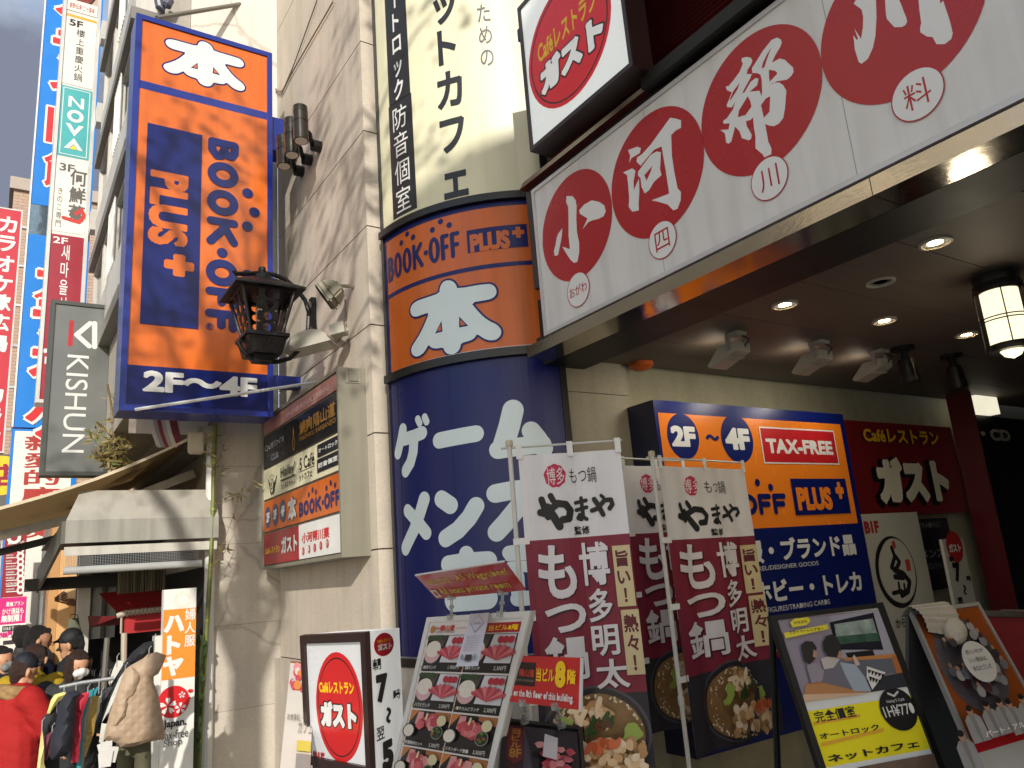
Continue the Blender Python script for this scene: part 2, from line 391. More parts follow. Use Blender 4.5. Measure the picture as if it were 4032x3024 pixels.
def dup(root, loc, label=None, rz=0):
    r = root.copy(); COL.objects.link(r); r.location = loc; r.rotation_euler = (0, 0, root.rotation_euler.z + rz)
    if label: r['label'] = label
    for ch in list(root.children):
        c = ch.copy(); COL.objects.link(c); c.parent = r
        for g in list(ch.children):
            d = g.copy(); COL.objects.link(d); d.parent = c
    return r
def puff(b, fr, pts, th, m, step=.035, wr=.012, seed=0, base=0.0):
    """a soft closed body with the given outline: thick in the middle, rounded to the edge, creased"""
    if sum(pts[i - 1][0] * pts[i][1] - pts[i][0] * pts[i - 1][1] for i in range(len(pts))) < 0: pts = pts[::-1]
    n = len(pts); vs = [Vector(p) for p in pts]
    def ed(p):
        best = 9; inside = False
        for i in range(n):
            a, c = pts[i - 1], pts[i]; dx, dy = c[0] - a[0], c[1] - a[1]; l2 = dx * dx + dy * dy or 1e-9
            t = min(max(((p[0] - a[0]) * dx + (p[1] - a[1]) * dy) / l2, 0), 1); best = min(best, math.hypot(p[0] - a[0] - t * dx, p[1] - a[1] - t * dy))
            if (a[1] > p[1]) != (c[1] > p[1]) and p[0] < (c[0] - a[0]) * (p[1] - a[1]) / (c[1] - a[1]) + a[0]: inside = not inside
        return best if inside else -best
    x0, x1 = min(p[0] for p in pts), max(p[0] for p in pts); y0, y1 = min(p[1] for p in pts), max(p[1] for p in pts)
    y = y0; r = 0
    while y < y1:
        x = x0 + (step / 2 if r % 2 else 0)
        while x < x1:
            if ed((x, y)) > step * .35: vs.append(Vector((x, y)))
            x += step
        y += step * .87; r += 1
    res = delaunay_2d_cdt(vs, [], [list(range(n))], 1, 1e-6); R = th * 1.1
    def hgt(p):
        d = max(ed((p.x, p.y)), 0); k = min(d / R, 1); h = th * math.sqrt(max(1 - (1 - k) ** 2, 0))
        return h + wr * min(d / .03, 1) * (math.sin(p.x * 31 + p.y * 9 + seed + 2 * math.sin(p.y * 13 + seed)) + .6 * math.sin(p.y * 37 - p.x * 17 + seed * 2))
    hs = [hgt(p) for p in res[0]]
    for f, q in zip(res[2], res[5]):
        if q: b.face([fr.at(res[0][i].x, res[0][i].y, base + hs[i]) for i in f], m); b.face([fr.at(res[0][i].x, res[0][i].y, base - hs[i] * .8) for i in reversed(f)], m)
    return b
def caps(lst, name, m, parent, voxel=.012, smooth=3, org=None, jitter=0, label=None):
    """tapered limbs (p, q, r1, r2[, flat]) grown together into one continuous skin"""
    vs, fs = [], []
    for p, q, r1, r2 in lst:
        p, q = Vector(p), Vector(q); ax = q - p; Ln = ax.length; ax = ax / Ln if Ln > 1e-5 else Vector((0, 0, 1)); up = Vector((0, 0, 1)) if abs(ax.z) < .9 else Vector((1, 0, 0))
        a = ax.cross(up).normalized(); c = a.cross(ax); k0 = len(vs); prof = [(p - ax * r1 * math.cos(z), r1 * math.sin(z)) for z in (.35, .75, 1.15, 1.55)] + [(q + ax * r2 * math.cos(z), r2 * math.sin(z)) for z in (1.55, 1.15, .75, .35)]
        for o_, r in prof: vs += [o_ + (a * math.cos(2 * math.pi * m_ / 12) + c * math.sin(2 * math.pi * m_ / 12)) * r for m_ in range(12)]
        vs += [p - ax * r1, q + ax * r2]; n_ = len(prof)
        for i in range(n_ - 1):
            for m_ in range(12): A_, B_ = k0 + i * 12 + m_, k0 + i * 12 + (m_ + 1) % 12; fs.append((A_, A_ + 12, B_ + 12, B_))
        for m_ in range(12): fs.append((k0 + n_ * 12, k0 + m_, k0 + (m_ + 1) % 12)); z0 = k0 + (n_ - 1) * 12; fs.append((k0 + n_ * 12 + 1, z0 + (m_ + 1) % 12, z0 + m_))
    me = bpy.data.meshes.new('t'); me.from_pydata(vs, [], fs); me.update(); o = bpy.data.objects.new('t', me); COL.objects.link(o)
    md = o.modifiers.new('r', 'REMESH'); md.mode = 'VOXEL'; md.voxel_size = voxel
    if smooth: ms = o.modifiers.new('s', 'SMOOTH'); ms.iterations = smooth; ms.factor = .5
    m2 = bpy.data.meshes.new_from_object(o.evaluated_get(bpy.context.evaluated_depsgraph_get())); bpy.data.objects.remove(o); bpy.data.meshes.remove(me)
    m2.name = name; m2.materials.clear(); m2.materials.append(m); m2.polygons.foreach_set('use_smooth', [True] * len(m2.polygons))
    if jitter:
        for v in m2.vertices: c = v.co; v.co += v.normal * jitter * (math.sin(c.z * 55 + c.x * 23) + .7 * math.sin(c.z * 90 - c.y * 41 + c.x * 30))
    o = bpy.data.objects.new(name, m2); COL.objects.link(o); o.parent = parent
    return o
# common paints
ORG = M('c9621b', .3, var=.07, dirt=.25); NAVY = M('0a185a', .30, var=.08, spec=.35, dirt=.1); NAVY2 = M('16287a', .28, var=.08, dirt=.1)
WHT = M('cfcfcb', .35, var=.04); RED = M('c01d22', .35, var=.06); BLK = M('0f0f10', .4, var=.1); CREAM = M('d6d1b0', .4, var=.05, dirt=.12)
STEEL = M('b9b2a6', .13, metal=1, var=.06, bump=.03, bscale=25, stretch=(1, 1, 4)); ALU = M('b4b5b4', .4, metal=.7, var=.1, dirt=.3)
PALE = M('cfdcdc', .3, var=.04); CHAR = M('262628', .42, var=.12); GREYM = M('8b897c', .55, var=.1, dirt=.25); YEL = M('f0c21a', .35, var=.04)
DBROWN = M('2c1b18', .35, var=.15, dirt=.1); SILV = M('c9c9c6', .3, metal=.6, var=.08)

# ================================================================== setting
g = MB(); GY = [(-300, 0), (4, 0), (16, -.72), (600, -.72)]
for (ya, za_), (yb_, zb_) in zip(GY[:-1], GY[1:]): g.face([(-300, ya, za_), (300, ya, za_), (300, yb_, zb_), (-300, yb_, zb_)], stone('street_paving', '8a8782', tiles=(.6, .3, (0, 0, 0), .008, .5)))
go = g.build('ground', kind='structure'); go['kind'] = 'structure'
# ================================================================== main building: facade wall, column recess, entrance
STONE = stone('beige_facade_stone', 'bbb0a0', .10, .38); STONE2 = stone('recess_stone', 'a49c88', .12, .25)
XB, YC, YW = 2.545, 5.78, 8.32
bld = thing('shop_building', 'beige stone corner building with a round sign corner and an open lit entrance', 'building', (3.6, 5, 0))
# wall courses with open joints between them (a dark backing shows in each joint)
cours = [0.0, 1.22]
for q in (P(799, 701), P(790.6, 489), P(781, 287)): cours.append(onX(q, XB).z)
dz = cours[-1] - cours[-2]; zz = onX(P(665, 1190), XB).z
c3 = cours[2]
cours = [-1, 1.24, c3 - dz * 2, c3 - dz] + cours[2:]
while cours[-1] < 14: cours.append(cours[-1] + dz)
b = MB()
for i, (z0, z1) in enumerate(zip(cours[:-1], cours[1:])):
    x0 = XB - .06 if i == 0 else XB
    b.box(x0, YC, z0 + .006, XB + .3, YW, z1 - .006, STONE)
b.build('stone_cladding', bld)
b = MB(); b.box(XB + .012, YC + .012, 0, XB + .28, YW - .01, 14, M('4a4238', .9)); b.build('joint_backing', bld)
cyl = Cyl(4.0, 5.71, 1.35, .05)
UR = cyl.uv(P(1206, 783))[0]; UL = 0.045
ZB = cyl.uv(P(1000, 1420))[1]; Z2 = 3.513; Z1 = 4.797
b = MB(); inner = Cyl(4.0, 5.71, 1.29, .05)
b.slab(inner, -.05, 0, UR * .97, 12, -.2, 0, CHAR)
b.build('corner_backing', bld)
b = MB(); b.slab(Cyl(4.0, 5.71, 1.35, .05), .02, 0, UR, ZB - .07, -.04, .03, STONE); b.build('column_plinth', bld)
YR = 4.5
xr = cyl.at(UR, 0).x
b = MB()
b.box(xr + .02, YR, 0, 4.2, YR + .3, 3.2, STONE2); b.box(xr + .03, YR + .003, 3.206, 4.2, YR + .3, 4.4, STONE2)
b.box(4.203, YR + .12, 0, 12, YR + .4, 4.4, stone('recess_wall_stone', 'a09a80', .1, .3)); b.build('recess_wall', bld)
ZC = 3.46
b = MB(); woodc = M('5d534a', .55, var=.15, scale=2, stretch=(1, 8, 1))
for k in range(9):
    b.box(3.76, 4.49 - .62 * (k + 1) + .006, ZC, 14, 4.49 - .62 * k, ZC + .05, woodc)
b.box(3.76, -3, ZC + .055, 14, 4.5, ZC + .2, BLK)
b.build('entrance_ceiling', bld)
b = MB(); b.box(3.36, -3, 3.385, 3.75, 4.49, 3.9, M('0b0b0b', .5)); b.build('beam', bld)
b = MB()
b.box(3.13, -3.0, 3.385, 3.355, 1.66, 3.47, STEEL); b.box(3.13, 1.664, 3.385, 3.355, 4.36, 3.47, STEEL); b.build('steel_fascia', bld)
b = MB(); b.box(3.2, -3, 3.474, 3.4, 4.33, 3.53, BLK); b.build('shadow_gap', bld)
b = MB(); brn = M('6d2a26', .4, var=.12)
for k in range(60):
    z = 4.80 + k * .034
    b.hexa([(3.40, -3, z), (3.46, -3, z), (3.46, 4.25, z), (3.40, 4.25, z), (3.425, -3, z + .026), (3.46, -3, z + .026), (3.46, 4.25, z + .026), (3.425, 4.25, z + .026)], brn)
b.box(3.461, -3, 4.7, 3.6, 4.25, 12, BLK)
b.build('ribbed_cladding', bld)
b = MB(); b.hexa([(3.14, -3, 4.69), (3.4, -3, 4.69), (3.4, 4.3, 4.69), (3.14, 4.3, 4.69), (3.18, -3, 4.76), (3.4, -3, 4.76), (3.4, 4.3, 4.76), (3.18, 4.3, 4.76)], M('57211d', .35)); b.build('cornice', bld)
b = MB(); b.box(3.2, -3, 3.9, 3.39, 4.3, 4.688, CHAR); b.build('sign_backing', bld)
b = MB(); b.box(11.5, -3, 0, 11.7, 4.6, 3.45, M('120f0e', .6)); b.box(3.9, -6, 0, 11.7, -5.8, 3.45, M('1b1613', .6)); b.build('entrance_back_wall', bld)
b = MB(); b.box(2.9, 5.75, 12, 9, 8.3, 14, STONE); b.box(3.6, -3, 4.5, 9, 5.4, 14, STONE); b.build('upper_wall', bld)
b = MB(); b.box(3.3, -14, 0, 9, -3.01, 14, STONE); b.build('side_wall', bld)  # unseen stretch added to block low sun from the recess
# ================================================================== curved corner signs
KA = K(1000, 0); KB = K(1000, 1000); KC = K(1580, 950, .33755); KD = K(1500, 1550, .54270)
def curved(name, label, z0, z1, base):
    t = thing(name, label, 'sign', cyl.at(UR / 2, z0))
    b = MB(); b.slab(cyl, UL, z0, UR, z1, -.05, 0, base); b.build('panel', t)
    return t
# cream net cafe panel
t = curved('curved_sign', 'cream curved sign with black katakana at the top of the rounded corner', Z1 + .03, 9.0, CREAM)
b = MB(); ink = M('1b1b1d', .4)
b.rect(cyl, KA(768, -200), KA(930, 560), ink); b.w -= .0007
a = cyl.uv(KA(800, 640)); c = cyl.uv(KA(970, 1235)); b.rectuv(cyl, a[0], a[1], c[0], c[1], ink)
wv = b.nextw()
b.vtext(cyl, 'ートロック', KA(800, -40), KA(900, 575), WHT, .025, wv=wv); b.vtext(cyl, '防音個室', KA(815, 650), KA(945, 1240), WHT, .0, wv=wv)
b.vtext(cyl, 'ットカフェ', KA(1030, -60), KA(1310, 1180), ink, .035, wv=wv)
b.vtext(cyl, 'ための', KA(1310, 20), KA(1440, 400), M('4d4d4a', .4), .01, wv=wv)
b.build('lettering', t)
# orange panel with the big character
t = curved('curved_sign', 'orange curved sign with one big white character between cream and navy signs', Z2 + .035, Z1 - .035, ORG)
b = MB()
b.slab(cyl, UL, Z1 - .075, UR, Z1 - .0352, -.01, .0012, NAVY); b.slab(cyl, UL, Z2 + .0352, UL + .035, Z1 - .08, -.01, .0012, NAVY); b.slab(cyl, UR - .05, Z2 + .0352, UR, Z1 - .08, -.01, .0012, NAVY)
zl = cyl.uv(KC(840, 320))[1]
b.rectuv(cyl, UL + .04, zl - .018, UR - .055, zl + .018, NAVY)
def bookoff(b, fr, p0, p1, mat, rot=0, uvbox=None, d=0):
    """the shop wordmark: fat round letters with three dots bouncing over each word"""
    if uvbox is None: uvbox = (fr.uv(p0), fr.uv(p1))
    (ua, va), (ub, vb) = uvbox
    wv = b.nextw(); L_ = (va - vb) if rot else (ub - ua); Hh = (ub - ua) if rot else (va - vb)
    mp = lambda x, y: (ua + Hh * y, va - L_ * x) if rot else (ua + L_ * x, vb + Hh * y)
    sw = min(Hh * .27, L_ * .045); hx, hy = sw / 2 / L_, sw / 2 / Hh; S = []
    def seg(x0, x1, pts): S.append(([mp(x0 + hx + (x1 - x0 - 2 * hx) * x, hy + (1 - 2 * hy) * y) for x, y in pts], sw))
    seg(0, .115, ((0, 0), (0, 1))); seg(0, .115, ((0, 1), (.55, 1), (.88, .86), (.85, .66), (.5, .53), (0, .53))); seg(0, .115, ((.5, .53), (.95, .40), (1, .2), (.6, 0), (0, 0)))
    for x0, x1 in ((.425, .57),): seg(x0, x1, ((0, 0), (0, 1))); seg(x0, x1, ((.1, .5), (.95, 1))); seg(x0, x1, ((.3, .58), (1, 0)))
    for x0, x1 in ((.785, .885), (.895, 1.0)): seg(x0, x1, ((0, 0), (0, 1), (1, 1))); seg(x0, x1, ((0, .5), (.85, .5)))
    b.strokes(fr, S, mat, 0, wv)
    for x0, x1 in ((.125, .26), (.275, .41), (.64, .775)):
        c = mp((x0 + x1) / 2, .5); a_ = (x1 - x0) / 2 * L_; h_ = Hh / 2; n = 40; pl = []
        for k in range(n):
            t0, t1 = 2 * math.pi * k / n, 2 * math.pi * (k + 1) / n; E_ = lambda t_, q: (c[0] + (h_ - q) * math.cos(t_), c[1] + (a_ - q) * math.sin(t_)) if rot else (c[0] + (a_ - q) * math.cos(t_), c[1] + (h_ - q) * math.sin(t_))
            pl.append([E_(t0, 0), E_(t1, 0), E_(t1, sw * 1.02), E_(t0, sw * 1.02)])
        b.flat(fr, pl, mat, wv + .0002)
    b.disc(fr, mp(.605, .5), sw * .62, sw * .62, mat, wv + .0002)
    for fx_, fy_ in ((.265, 1.30), (.362, 1.53), (.445, 1.30), (.70, 1.30), (.80, 1.53), (.895, 1.30)): b.disc(fr, mp(fx_, fy_), sw * .66, sw * .66, mat, wv + .0002)
bookoff(b, cyl, KA(795, 1480), KA(1232, 1520), NAVY, uvbox=(cyl.uv((1527, 1020)), cyl.uv((1815, 1010))))
a = cyl.uv(KA(1262, 1372)); c = cyl.uv(KA(1630, 1465)); b.rectuv(cyl, a[0], a[1], c[0], c[1], NAVY)
b.text(cyl, 'PLUS', KA(1280, 1395), KA(1525, 1475), ORG, .06); b.text(cyl, '+', KA(1530, 1350), KA(1608, 1412), ORG, .08)
HON = [(450,610),(455,540),(490,475),(550,455),(610,470),(650,520),(655,560),(1010,498),(1070,510),(1105,550),(1115,600),(1095,645),(1050,675),(990,690),(815,718),(880,800),(960,885),(1040,940),(1110,970),(1160,1020),(1170,1070),(1150,1120),(1100,1155),(1030,1158),(970,1140),(885,1080),(860,1130),(810,1160),(700,1190),(695,1240),(660,1295),(600,1325),(540,1315),(505,1275),(495,1240),(400,1255),(350,1240),(325,1205),(290,1270),(250,1320),(190,1350),(145,1335),(120,1290),(130,1230),(170,1170),(220,1090),(270,990),(335,830),(260,855),(175,885),(130,870),(110,820),(120,760),(170,705),(300,660)]
HOLES = [[(475,930),(487,1055),(400,1080)], [(680,880),(680,1010),(785,990)]]
HU = [cyl.uv(KC(*p)) for p in HON]; HH = [[cyl.uv(KC(*p)) for p in h] for h in HOLES]
hx0, hx1 = min(p[0] for p in HU), max(p[0] for p in HU); hy0, hy1 = min(p[1] for p in HU), max(p[1] for p in HU)
HUN = [((p[0] - hx0) / (hx1 - hx0), (p[1] - hy0) / (hy1 - hy0)) for p in HU]; HHN = [[((p[0] - hx0) / (hx1 - hx0), (p[1] - hy0) / (hy1 - hy0)) for p in h] for h in HH]
def smooth(pts):
    out = []
    for i, p in enumerate(pts):
        a, n = pts[i - 1], pts[(i + 1) % len(pts)]
        out += [(p[0] * .75 + a[0] * .25, p[1] * .75 + a[1] * .25), (p[0] * .75 + n[0] * .25, p[1] * .75 + n[1] * .25)]
    return out
def fatten(pts, d):
    pl = [list(pts)]
    for i in range(len(pts)):
        a, c = Vector(pts[i - 1]), Vector(pts[i]); tt = c - a
        if tt.length < 1e-6: continue
        tt = tt.normalized() * d; n_ = Vector((-tt.y, tt.x))
        pl.append([tuple(a - n_), tuple(c - n_), tuple(c + n_), tuple(a + n_)])
        pl.append([(c.x + d * math.cos(k * math.pi / 5), c.y + d * math.sin(k * math.pi / 5)) for k in range(10)])
    return pl
def honlogo(b, fr, u0, v0, u1, v1, white, edge, ground, ed):
    mp = lambda p: (u0 + p[0] * (u1 - u0), v0 + p[1] * (v1 - v0))
    O_ = [mp(p) for p in smooth(HUN)]
    b.union(fr, fatten(O_, ed), edge); b.tri(fr, O_, white)
    for h in HHN:
        h = [mp(p) for p in h]; c = (sum(p[0] for p in h) / 3, sum(p[1] for p in h) / 3)
        b.tri(fr, h, edge)
        b.tri(fr, [(p[0] * .55 + c[0] * .45, p[1] * .55 + c[1] * .45) for p in h], ground)
honlogo(b, cyl, hx0, hy0, hx1, hy1, PALE, NAVY, ORG, .016)
b.build('lettering', t)
# navy panel with round kana
t = curved('curved_sign', 'navy curved sign with rounded pale kana lowest on the rounded corner', ZB, Z2 - .035, NAVY)
b = MB(); q = lambda *pts: [cyl.uv(KD(*p)) for p in pts]
def qs(w_, *pts): return (q(*pts), w_)
S = [qs(.105, (160, 262), (150, 320), (125, 430)), qs(.105, (175, 330), (240, 310), (300, 285)), qs(.105, (240, 320), (235, 420), (215, 500), (180, 560)), qs(.06, (268, 185), (282, 215)), qs(.06, (318, 170), (332, 203)),
     qs(.125, (425, 340), (690, 290)), qs(.16, (958, 120), (930, 240), (890, 370)), qs(.135, (850, 408), (1000, 385), (1170, 365)), qs(.14, (1090, 270), (1140, 330), (1180, 395)),
     qs(.115, (315, 765), (280, 880), (240, 990), (180, 1120)), qs(.105, (195, 850), (260, 920), (330, 1010)), qs(.13, (440, 765), (505, 810)), qs(.13, (470, 1050), (560, 990), (640, 900), (690, 815)),
     qs(.135, (830, 725), (960, 700), (1060, 690)), qs(.135, (1060, 710), (990, 830), (900, 940), (840, 1005)),
     qs(.13, (490, 1240), (620, 1220), (780, 1210)), qs(.12, (620, 1165), (622, 1320)), qs(.13, (500, 1300), (640, 1340), (780, 1290)), qs(.16, (530, 1500), (770, 1480)), qs(.16, (530, 1440), (770, 1420)),
     qs(.10, (930, 1155), (1100, 1130)), qs(.04, (920, 1195), (1100, 1185)), qs(.08, (940, 1260), (1100, 1250)), qs(.1, (990, 1330), (1000, 1490)), qs(.1, (990, 1490), (1100, 1480))]
b.strokes(cyl, S, PALE); b.build('lettering', t)
for u_ in (.16, .72, 1.27): b = MB(); b.slab(cyl, u_, ZB + .03, u_ + .004, Z2 - .04, -.01, .0012, M('070f38', .5)); b.build('sheet_seam', t)
# dark bands and edge mouldings round the corner
t = thing('corner_moulding', 'black moulded frame bands round the curved corner signs' , 'moulding', cyl.at(UR / 2, ZB))
for z, h_ in ((Z1, .06), (Z2, .065), (ZB - .035, .06)):
    b = MB(); b.slab(cyl, UL - .02, z - h_ / 2, UR + .02, z + h_ / 2, -.03, .045, M('151515', .35, bump=.1)); b.slab(cyl, UL - .02, z + h_ / 2 + .0005, UR + .02, z + h_ / 2 + .008, -.03, .03, ALU); b.build('curved_band', t)
b = MB(); b.slab(cyl, UL - .045, ZB, UL - .002, 9, -.03, .012, M('3a3a3c', .35, metal=.4)); b.build('side_moulding', t)
b = MB(); b.slab(cyl, UR + .002, ZB, UR + .05, 9, -.03, .012, M('1f1f20', .35, metal=.4)); b.build('side_moulding', t)
# ================================================================== big restaurant sign over the entrance
fx = FX(3.2); KE = K(2000, 0); KF = K(2740, 80, .43411); KG = K(3200, 0, .37613); KH = K(2932, 0)
t = thing('restaurant_sign', 'long white sign with brush characters in red discs above the entrance', 'sign', (3.15, 1.7, 3.53))
fz0, fz1 = 3.535, 4.645
FXW = FX(3.14)
fxs = Plane((3.14, 0, 0), (0, -1, 0), (0, 0, 1)); fx = fxs
pt, pb = fx.uv(P(1155, 412)), fx.uv(P(1180, 722))
fu0 = pb[0]; fz0 = pb[1]; fz1 = pt[1]
panelw = M('d3d2cf', .3, var=.05, dirt=.2)
b = MB(); b.slab(fx, fu0, fz0, 1.5, fz1, -.06, 0, panelw); b.build('panel', t)
b = MB(); b.border(fx, fu0 - .012, fz0 - .012, 1.52, fz1 + .012, .028, -.055, .012, M('c4c4c6', .35, metal=.3)); b.build('frame', t)
for u_ in (-2.95, -1.72, -.4): b = MB(); b.slab(fx, u_, fz0 + .02, u_ + .004, fz1 - .02, -.01, .0009, M('9a9894', .5)); b.build('panel_joint', t)
b = MB(); SRED = M('a81c26', .25, var=.06)
def q(f, *pts): return [fx.uv(f(*p)) for p in pts]
def circ(cpx, rpx):
    c = fx.uv(cpx); e = fx.uv(rpx); return c, math.hypot(e[0] - c[0], e[1] - c[1])
w0 = b.nextw(); rr = []
def circ3(a, c, d):
    (x1, y1), (x2, y2), (x3, y3) = a, c, d
    D = 2 * (x1 * (y2 - y3) + x2 * (y3 - y1) + x3 * (y1 - y2))
    ux = ((x1 ** 2 + y1 ** 2) * (y2 - y3) + (x2 ** 2 + y2 ** 2) * (y3 - y1) + (x3 ** 2 + y3 ** 2) * (y1 - y2)) / D
    uy = ((x1 ** 2 + y1 ** 2) * (x3 - x2) + (x2 ** 2 + y2 ** 2) * (x1 - x3) + (x3 ** 2 + y3 ** 2) * (x2 - x1)) / D
    return (ux, uy), math.hypot(x1 - ux, y1 - uy)
for tr in ((KE(207, 1440), KE(470, 1003), KE(620, 1240)), (KE(617, 1160), KE(980, 630), KE(1160, 830)), (KF(53, 1000), KF(800, 35), KF(1150, 500)), (KG(88, 500), KG(1790, 60), KG(700, 1093))):
    c, r = circ3(*[fx.uv(p) for p in tr]); b.disc(fx, c, r, r, SRED, w0, 64); rr.append((c, r))
c5 = (2 * rr[3][0][0] - rr[2][0][0], rr[3][0][1]); b.disc(fx, c5, rr[3][1], rr[3][1], SRED, w0, 64)
w1 = w0 + .0008
big = M('dadad8', .3, var=.03)
E1 = [((350,1165),(385,1165),(405,1190),(410,1230),(408,1300),(412,1380),(425,1440),(425,1500),(415,1555),(395,1562),(375,1545),(345,1500),(325,1465),(370,1480),(362,1400),(362,1300),(360,1230),(347,1200)),
 ((425,1250),(455,1215),(500,1190),(545,1200),(575,1220),(583,1255),(570,1285),(540,1300),(500,1310),(480,1320),(445,1362),(475,1298),(430,1270)),
 ((325,1355),(322,1400),(315,1440),(305,1490),(300,1515),(280,1520),(275,1490),(285,1455),(290,1420),(300,1390)),
 ((715,892),(770,872),(792,880),(785,910),(760,925),(735,940),(722,970),(728,925)),
 ((685,1025),(740,1000),(760,1015),(748,1080),(750,1130),(780,1060),(783,1130),(778,1210),(780,1250),(740,1258),(720,1230),(722,1170),(715,1090),(710,1040)),
 ((965,700),(1000,705),(1030,715),(1030,760),(1000,775),(972,802),(975,920),(990,1020),(1010,1120),(1030,1140),(1028,1190),(1010,1240),(985,1250),(950,1215),(900,1200),(855,1190),(910,1170),(960,1150),(945,1050),(930,960),(915,870),(870,890),(810,960),(790,985),(765,960),(770,935),(800,915),(850,860),(900,790),(940,735)),
 ((775,1020),(812,1040),(825,1075),(850,1020),(885,900),(910,905),(908,970),(905,1005),(915,1040),(870,1080),(840,1130),(815,1150),(795,1110),(790,1060),(775,1045)),
 ((775,1020),(850,920),(885,900),(862,982),(812,1042))]
for pl in E1: b.tri(fx, q(KE, *pl), big, w1)
E2 = [((690,180),(740,158),(775,175),(782,205),(770,240),(720,325),(693,385),(765,348),(810,360),(885,430),(890,470),(870,505),(830,540),(735,555),(680,590),(672,560),(735,495),(742,478),(720,458),(665,450),(668,530),(680,590),(700,570),(760,565),(795,590),(825,640),(820,690),(812,800),(795,890),(755,940),(710,962),(665,955),(632,940),(640,985),(660,1100),(690,1165),(688,1215),(625,1245),(608,1215),(545,1165),(543,1110),(545,1060),(530,970),(522,880),(500,905),(458,915),(465,960),(510,1040),(505,1075),(485,1090),(420,1070),(400,1010),(360,965),(348,1010),(325,1100),(300,1120),(278,1110),(270,1050),(265,1025),(225,998),(300,990),(310,935),(255,940),(250,915),(285,890),(340,810),(360,740),(330,790),(290,790),(283,770),(300,730),(330,655),(285,635),(275,600),(300,598),(345,545),(400,470),(430,395),(418,370),(420,345),(460,333),(500,340),(517,365),(505,400),(470,455),(465,490),(510,488),(500,520),(435,640),(425,665),(445,655),(500,560),(545,525),(572,530),(560,590),(490,650),(580,640),(600,690),(605,640),(600,540),(590,495),(560,480),(515,480),(512,435),(545,385),(610,280))]
b.tri(fx, q(KF, *E2[0]), big, w1)
w2 = w1 + .0008
for pl in (((690,245),(672,290),(640,380),(625,430),(600,435),(615,380),(650,310)), ((475,690),(500,740),(508,785),(455,860),(385,880),(395,820),(440,745)), ((595,770),(640,710),(678,690),(672,830),(620,885)), ((400,570),(385,620),(330,710),(308,732),(340,650))):
    b.tri(fx, q(KF, *pl), SRED, w2)
for pl in (((432,40),(465,-10),(480,-260),(560,-300),(660,-240),(668,60),(672,180),(660,380),(635,500),(595,590),(580,620),(515,670),(485,650),(470,600),(445,520),(438,440),(428,370),(465,420),(480,410),(440,300),(510,410),(530,290),(533,180),(515,100)),
           ((750,-250),(860,-260),(900,-20),(935,60),(960,130),(985,190),(992,230),(975,265),(940,285),(860,288),(830,255),(780,200),(770,150),(765,60)),
           ((1090,-300),(1300,-320),(1340,40),(1370,10),(1400,100),(1440,220),(1470,350),(1455,410),(1385,465),(1300,465),(1260,390),(1200,385),(1130,340),(1128,300),(1140,240),(1120,100))):
    b.tri(fx, q(KG, *pl), big, w1)
w3 = w1 + .002
for tr, s_, tx in (((KE(360, 1700), KE(430, 1614), KE(487, 1720)), 'おがわ', None), ((KE(840, 1430), KE(925, 1310), KE(1005, 1400)), '四', None), ((KF(505, 1480), KF(700, 1228), KF(845, 1380)), '川', None), ((KG(828, 1090), KG(1200, 695), KG(1390, 870)), '料', None)):
    c, r = circ3(*[fx.uv(p) for p in tr]); b.disc(fx, c, r, r, SRED, w3, 48); b.disc(fx, c, r * .95, r * .95, big, w3 + .0008, 48)
    if len(s_) == 3: bb = ((c[0] - r * .78, c[1] + r * .3), (c[0] + r * .78, c[1] - r * .3))
    else: bb = ((c[0] - r * .5, c[1] + r * .52), (c[0] + r * .5, c[1] - r * .52))
    b.text(fx, s_, None, None, SRED, .0 if len(s_) == 1 else .01, 0, bb, w3 + .0016)
b.build('lettering', t)
# ================================================================== blade sign on a bracket
KS = K(0, 0); KT = K(350, 0, .36162); KS2 = K(0, 1000)
YS = 7.5; fs = FY(YS)
t = thing('blade_sign', 'tall orange and navy blade sign with vertical white and navy lettering on a wall bracket', 'sign', (1.6, YS, 3.5))
tl, br = fs.uv(KT(490, 140)), fs.uv(KS2(1640, 965)); bl = fs.uv(KS2(700, 935)); su0, su1, sv0, sv1 = (tl[0] + bl[0]) / 2 + .012, fs.uv(KT(1990, 560))[0], (bl[1] + br[1]) / 2, tl[1]
b = MB(); b.slab(fs, su0, sv0, su1, sv1, -.34, -.012, NAVY2); b.build('cabinet', t)
b = MB(); b.border(fs, su0, sv0, su1, sv1, .055, -.012, .02, NAVY2); b.build('frame', t)
zb = fs.uv(KS2(770, 657))[1]
b = MB(); b.rectuv(fs, su0 + .055, zb, su1 - .055, sv1 - .055, ORG, .002); b.rectuv(fs, su0 + .055, sv0 + .055, su1 - .055, zb, NAVY, .002)
z2 = fs.uv(KS(825, 497))[1]
b.rectuv(fs, su0 + .055, z2 - .045, su1 - .055, z2 + .045, NAVY2, .003); b.w = .004
a = fs.uv(KT(805, 770)); c = fs.uv(KT(1690, 560)); tp = fs.uv(KT(1240, 452))[1]; bt = fs.uv(KT(1640, 1040))[1]
honlogo(b, fs, a[0], bt, c[0] + .01, tp, WHT, NAVY, ORG, .016)
r0, r1 = fs.uv(KS(876, 730)), fs.uv(KS2(1170, 448)); b.rectuv(fs, r0[0], r1[1] + .0, r1[0] + .01, r0[1], NAVY)
b.text(fs, 'PLUS', None, None, ORG, .055, 1, (fs.uv(KS(890, 1005)), fs.uv(KS(1112, 1480))))
b.text(fs, '+', None, None, ORG, .09, 1, (fs.uv(KS(975, 1500)), fs.uv(KS2(1150, 148))))
bookoff(b, fs, None, None, NAVY, 1, (fs.uv(KS(1235, 812)), fs.uv(KS2(1408, 470))), .085)
b.text(fs, '®', KS2(1222, 410), KS2(1265, 455), NAVY, .01)
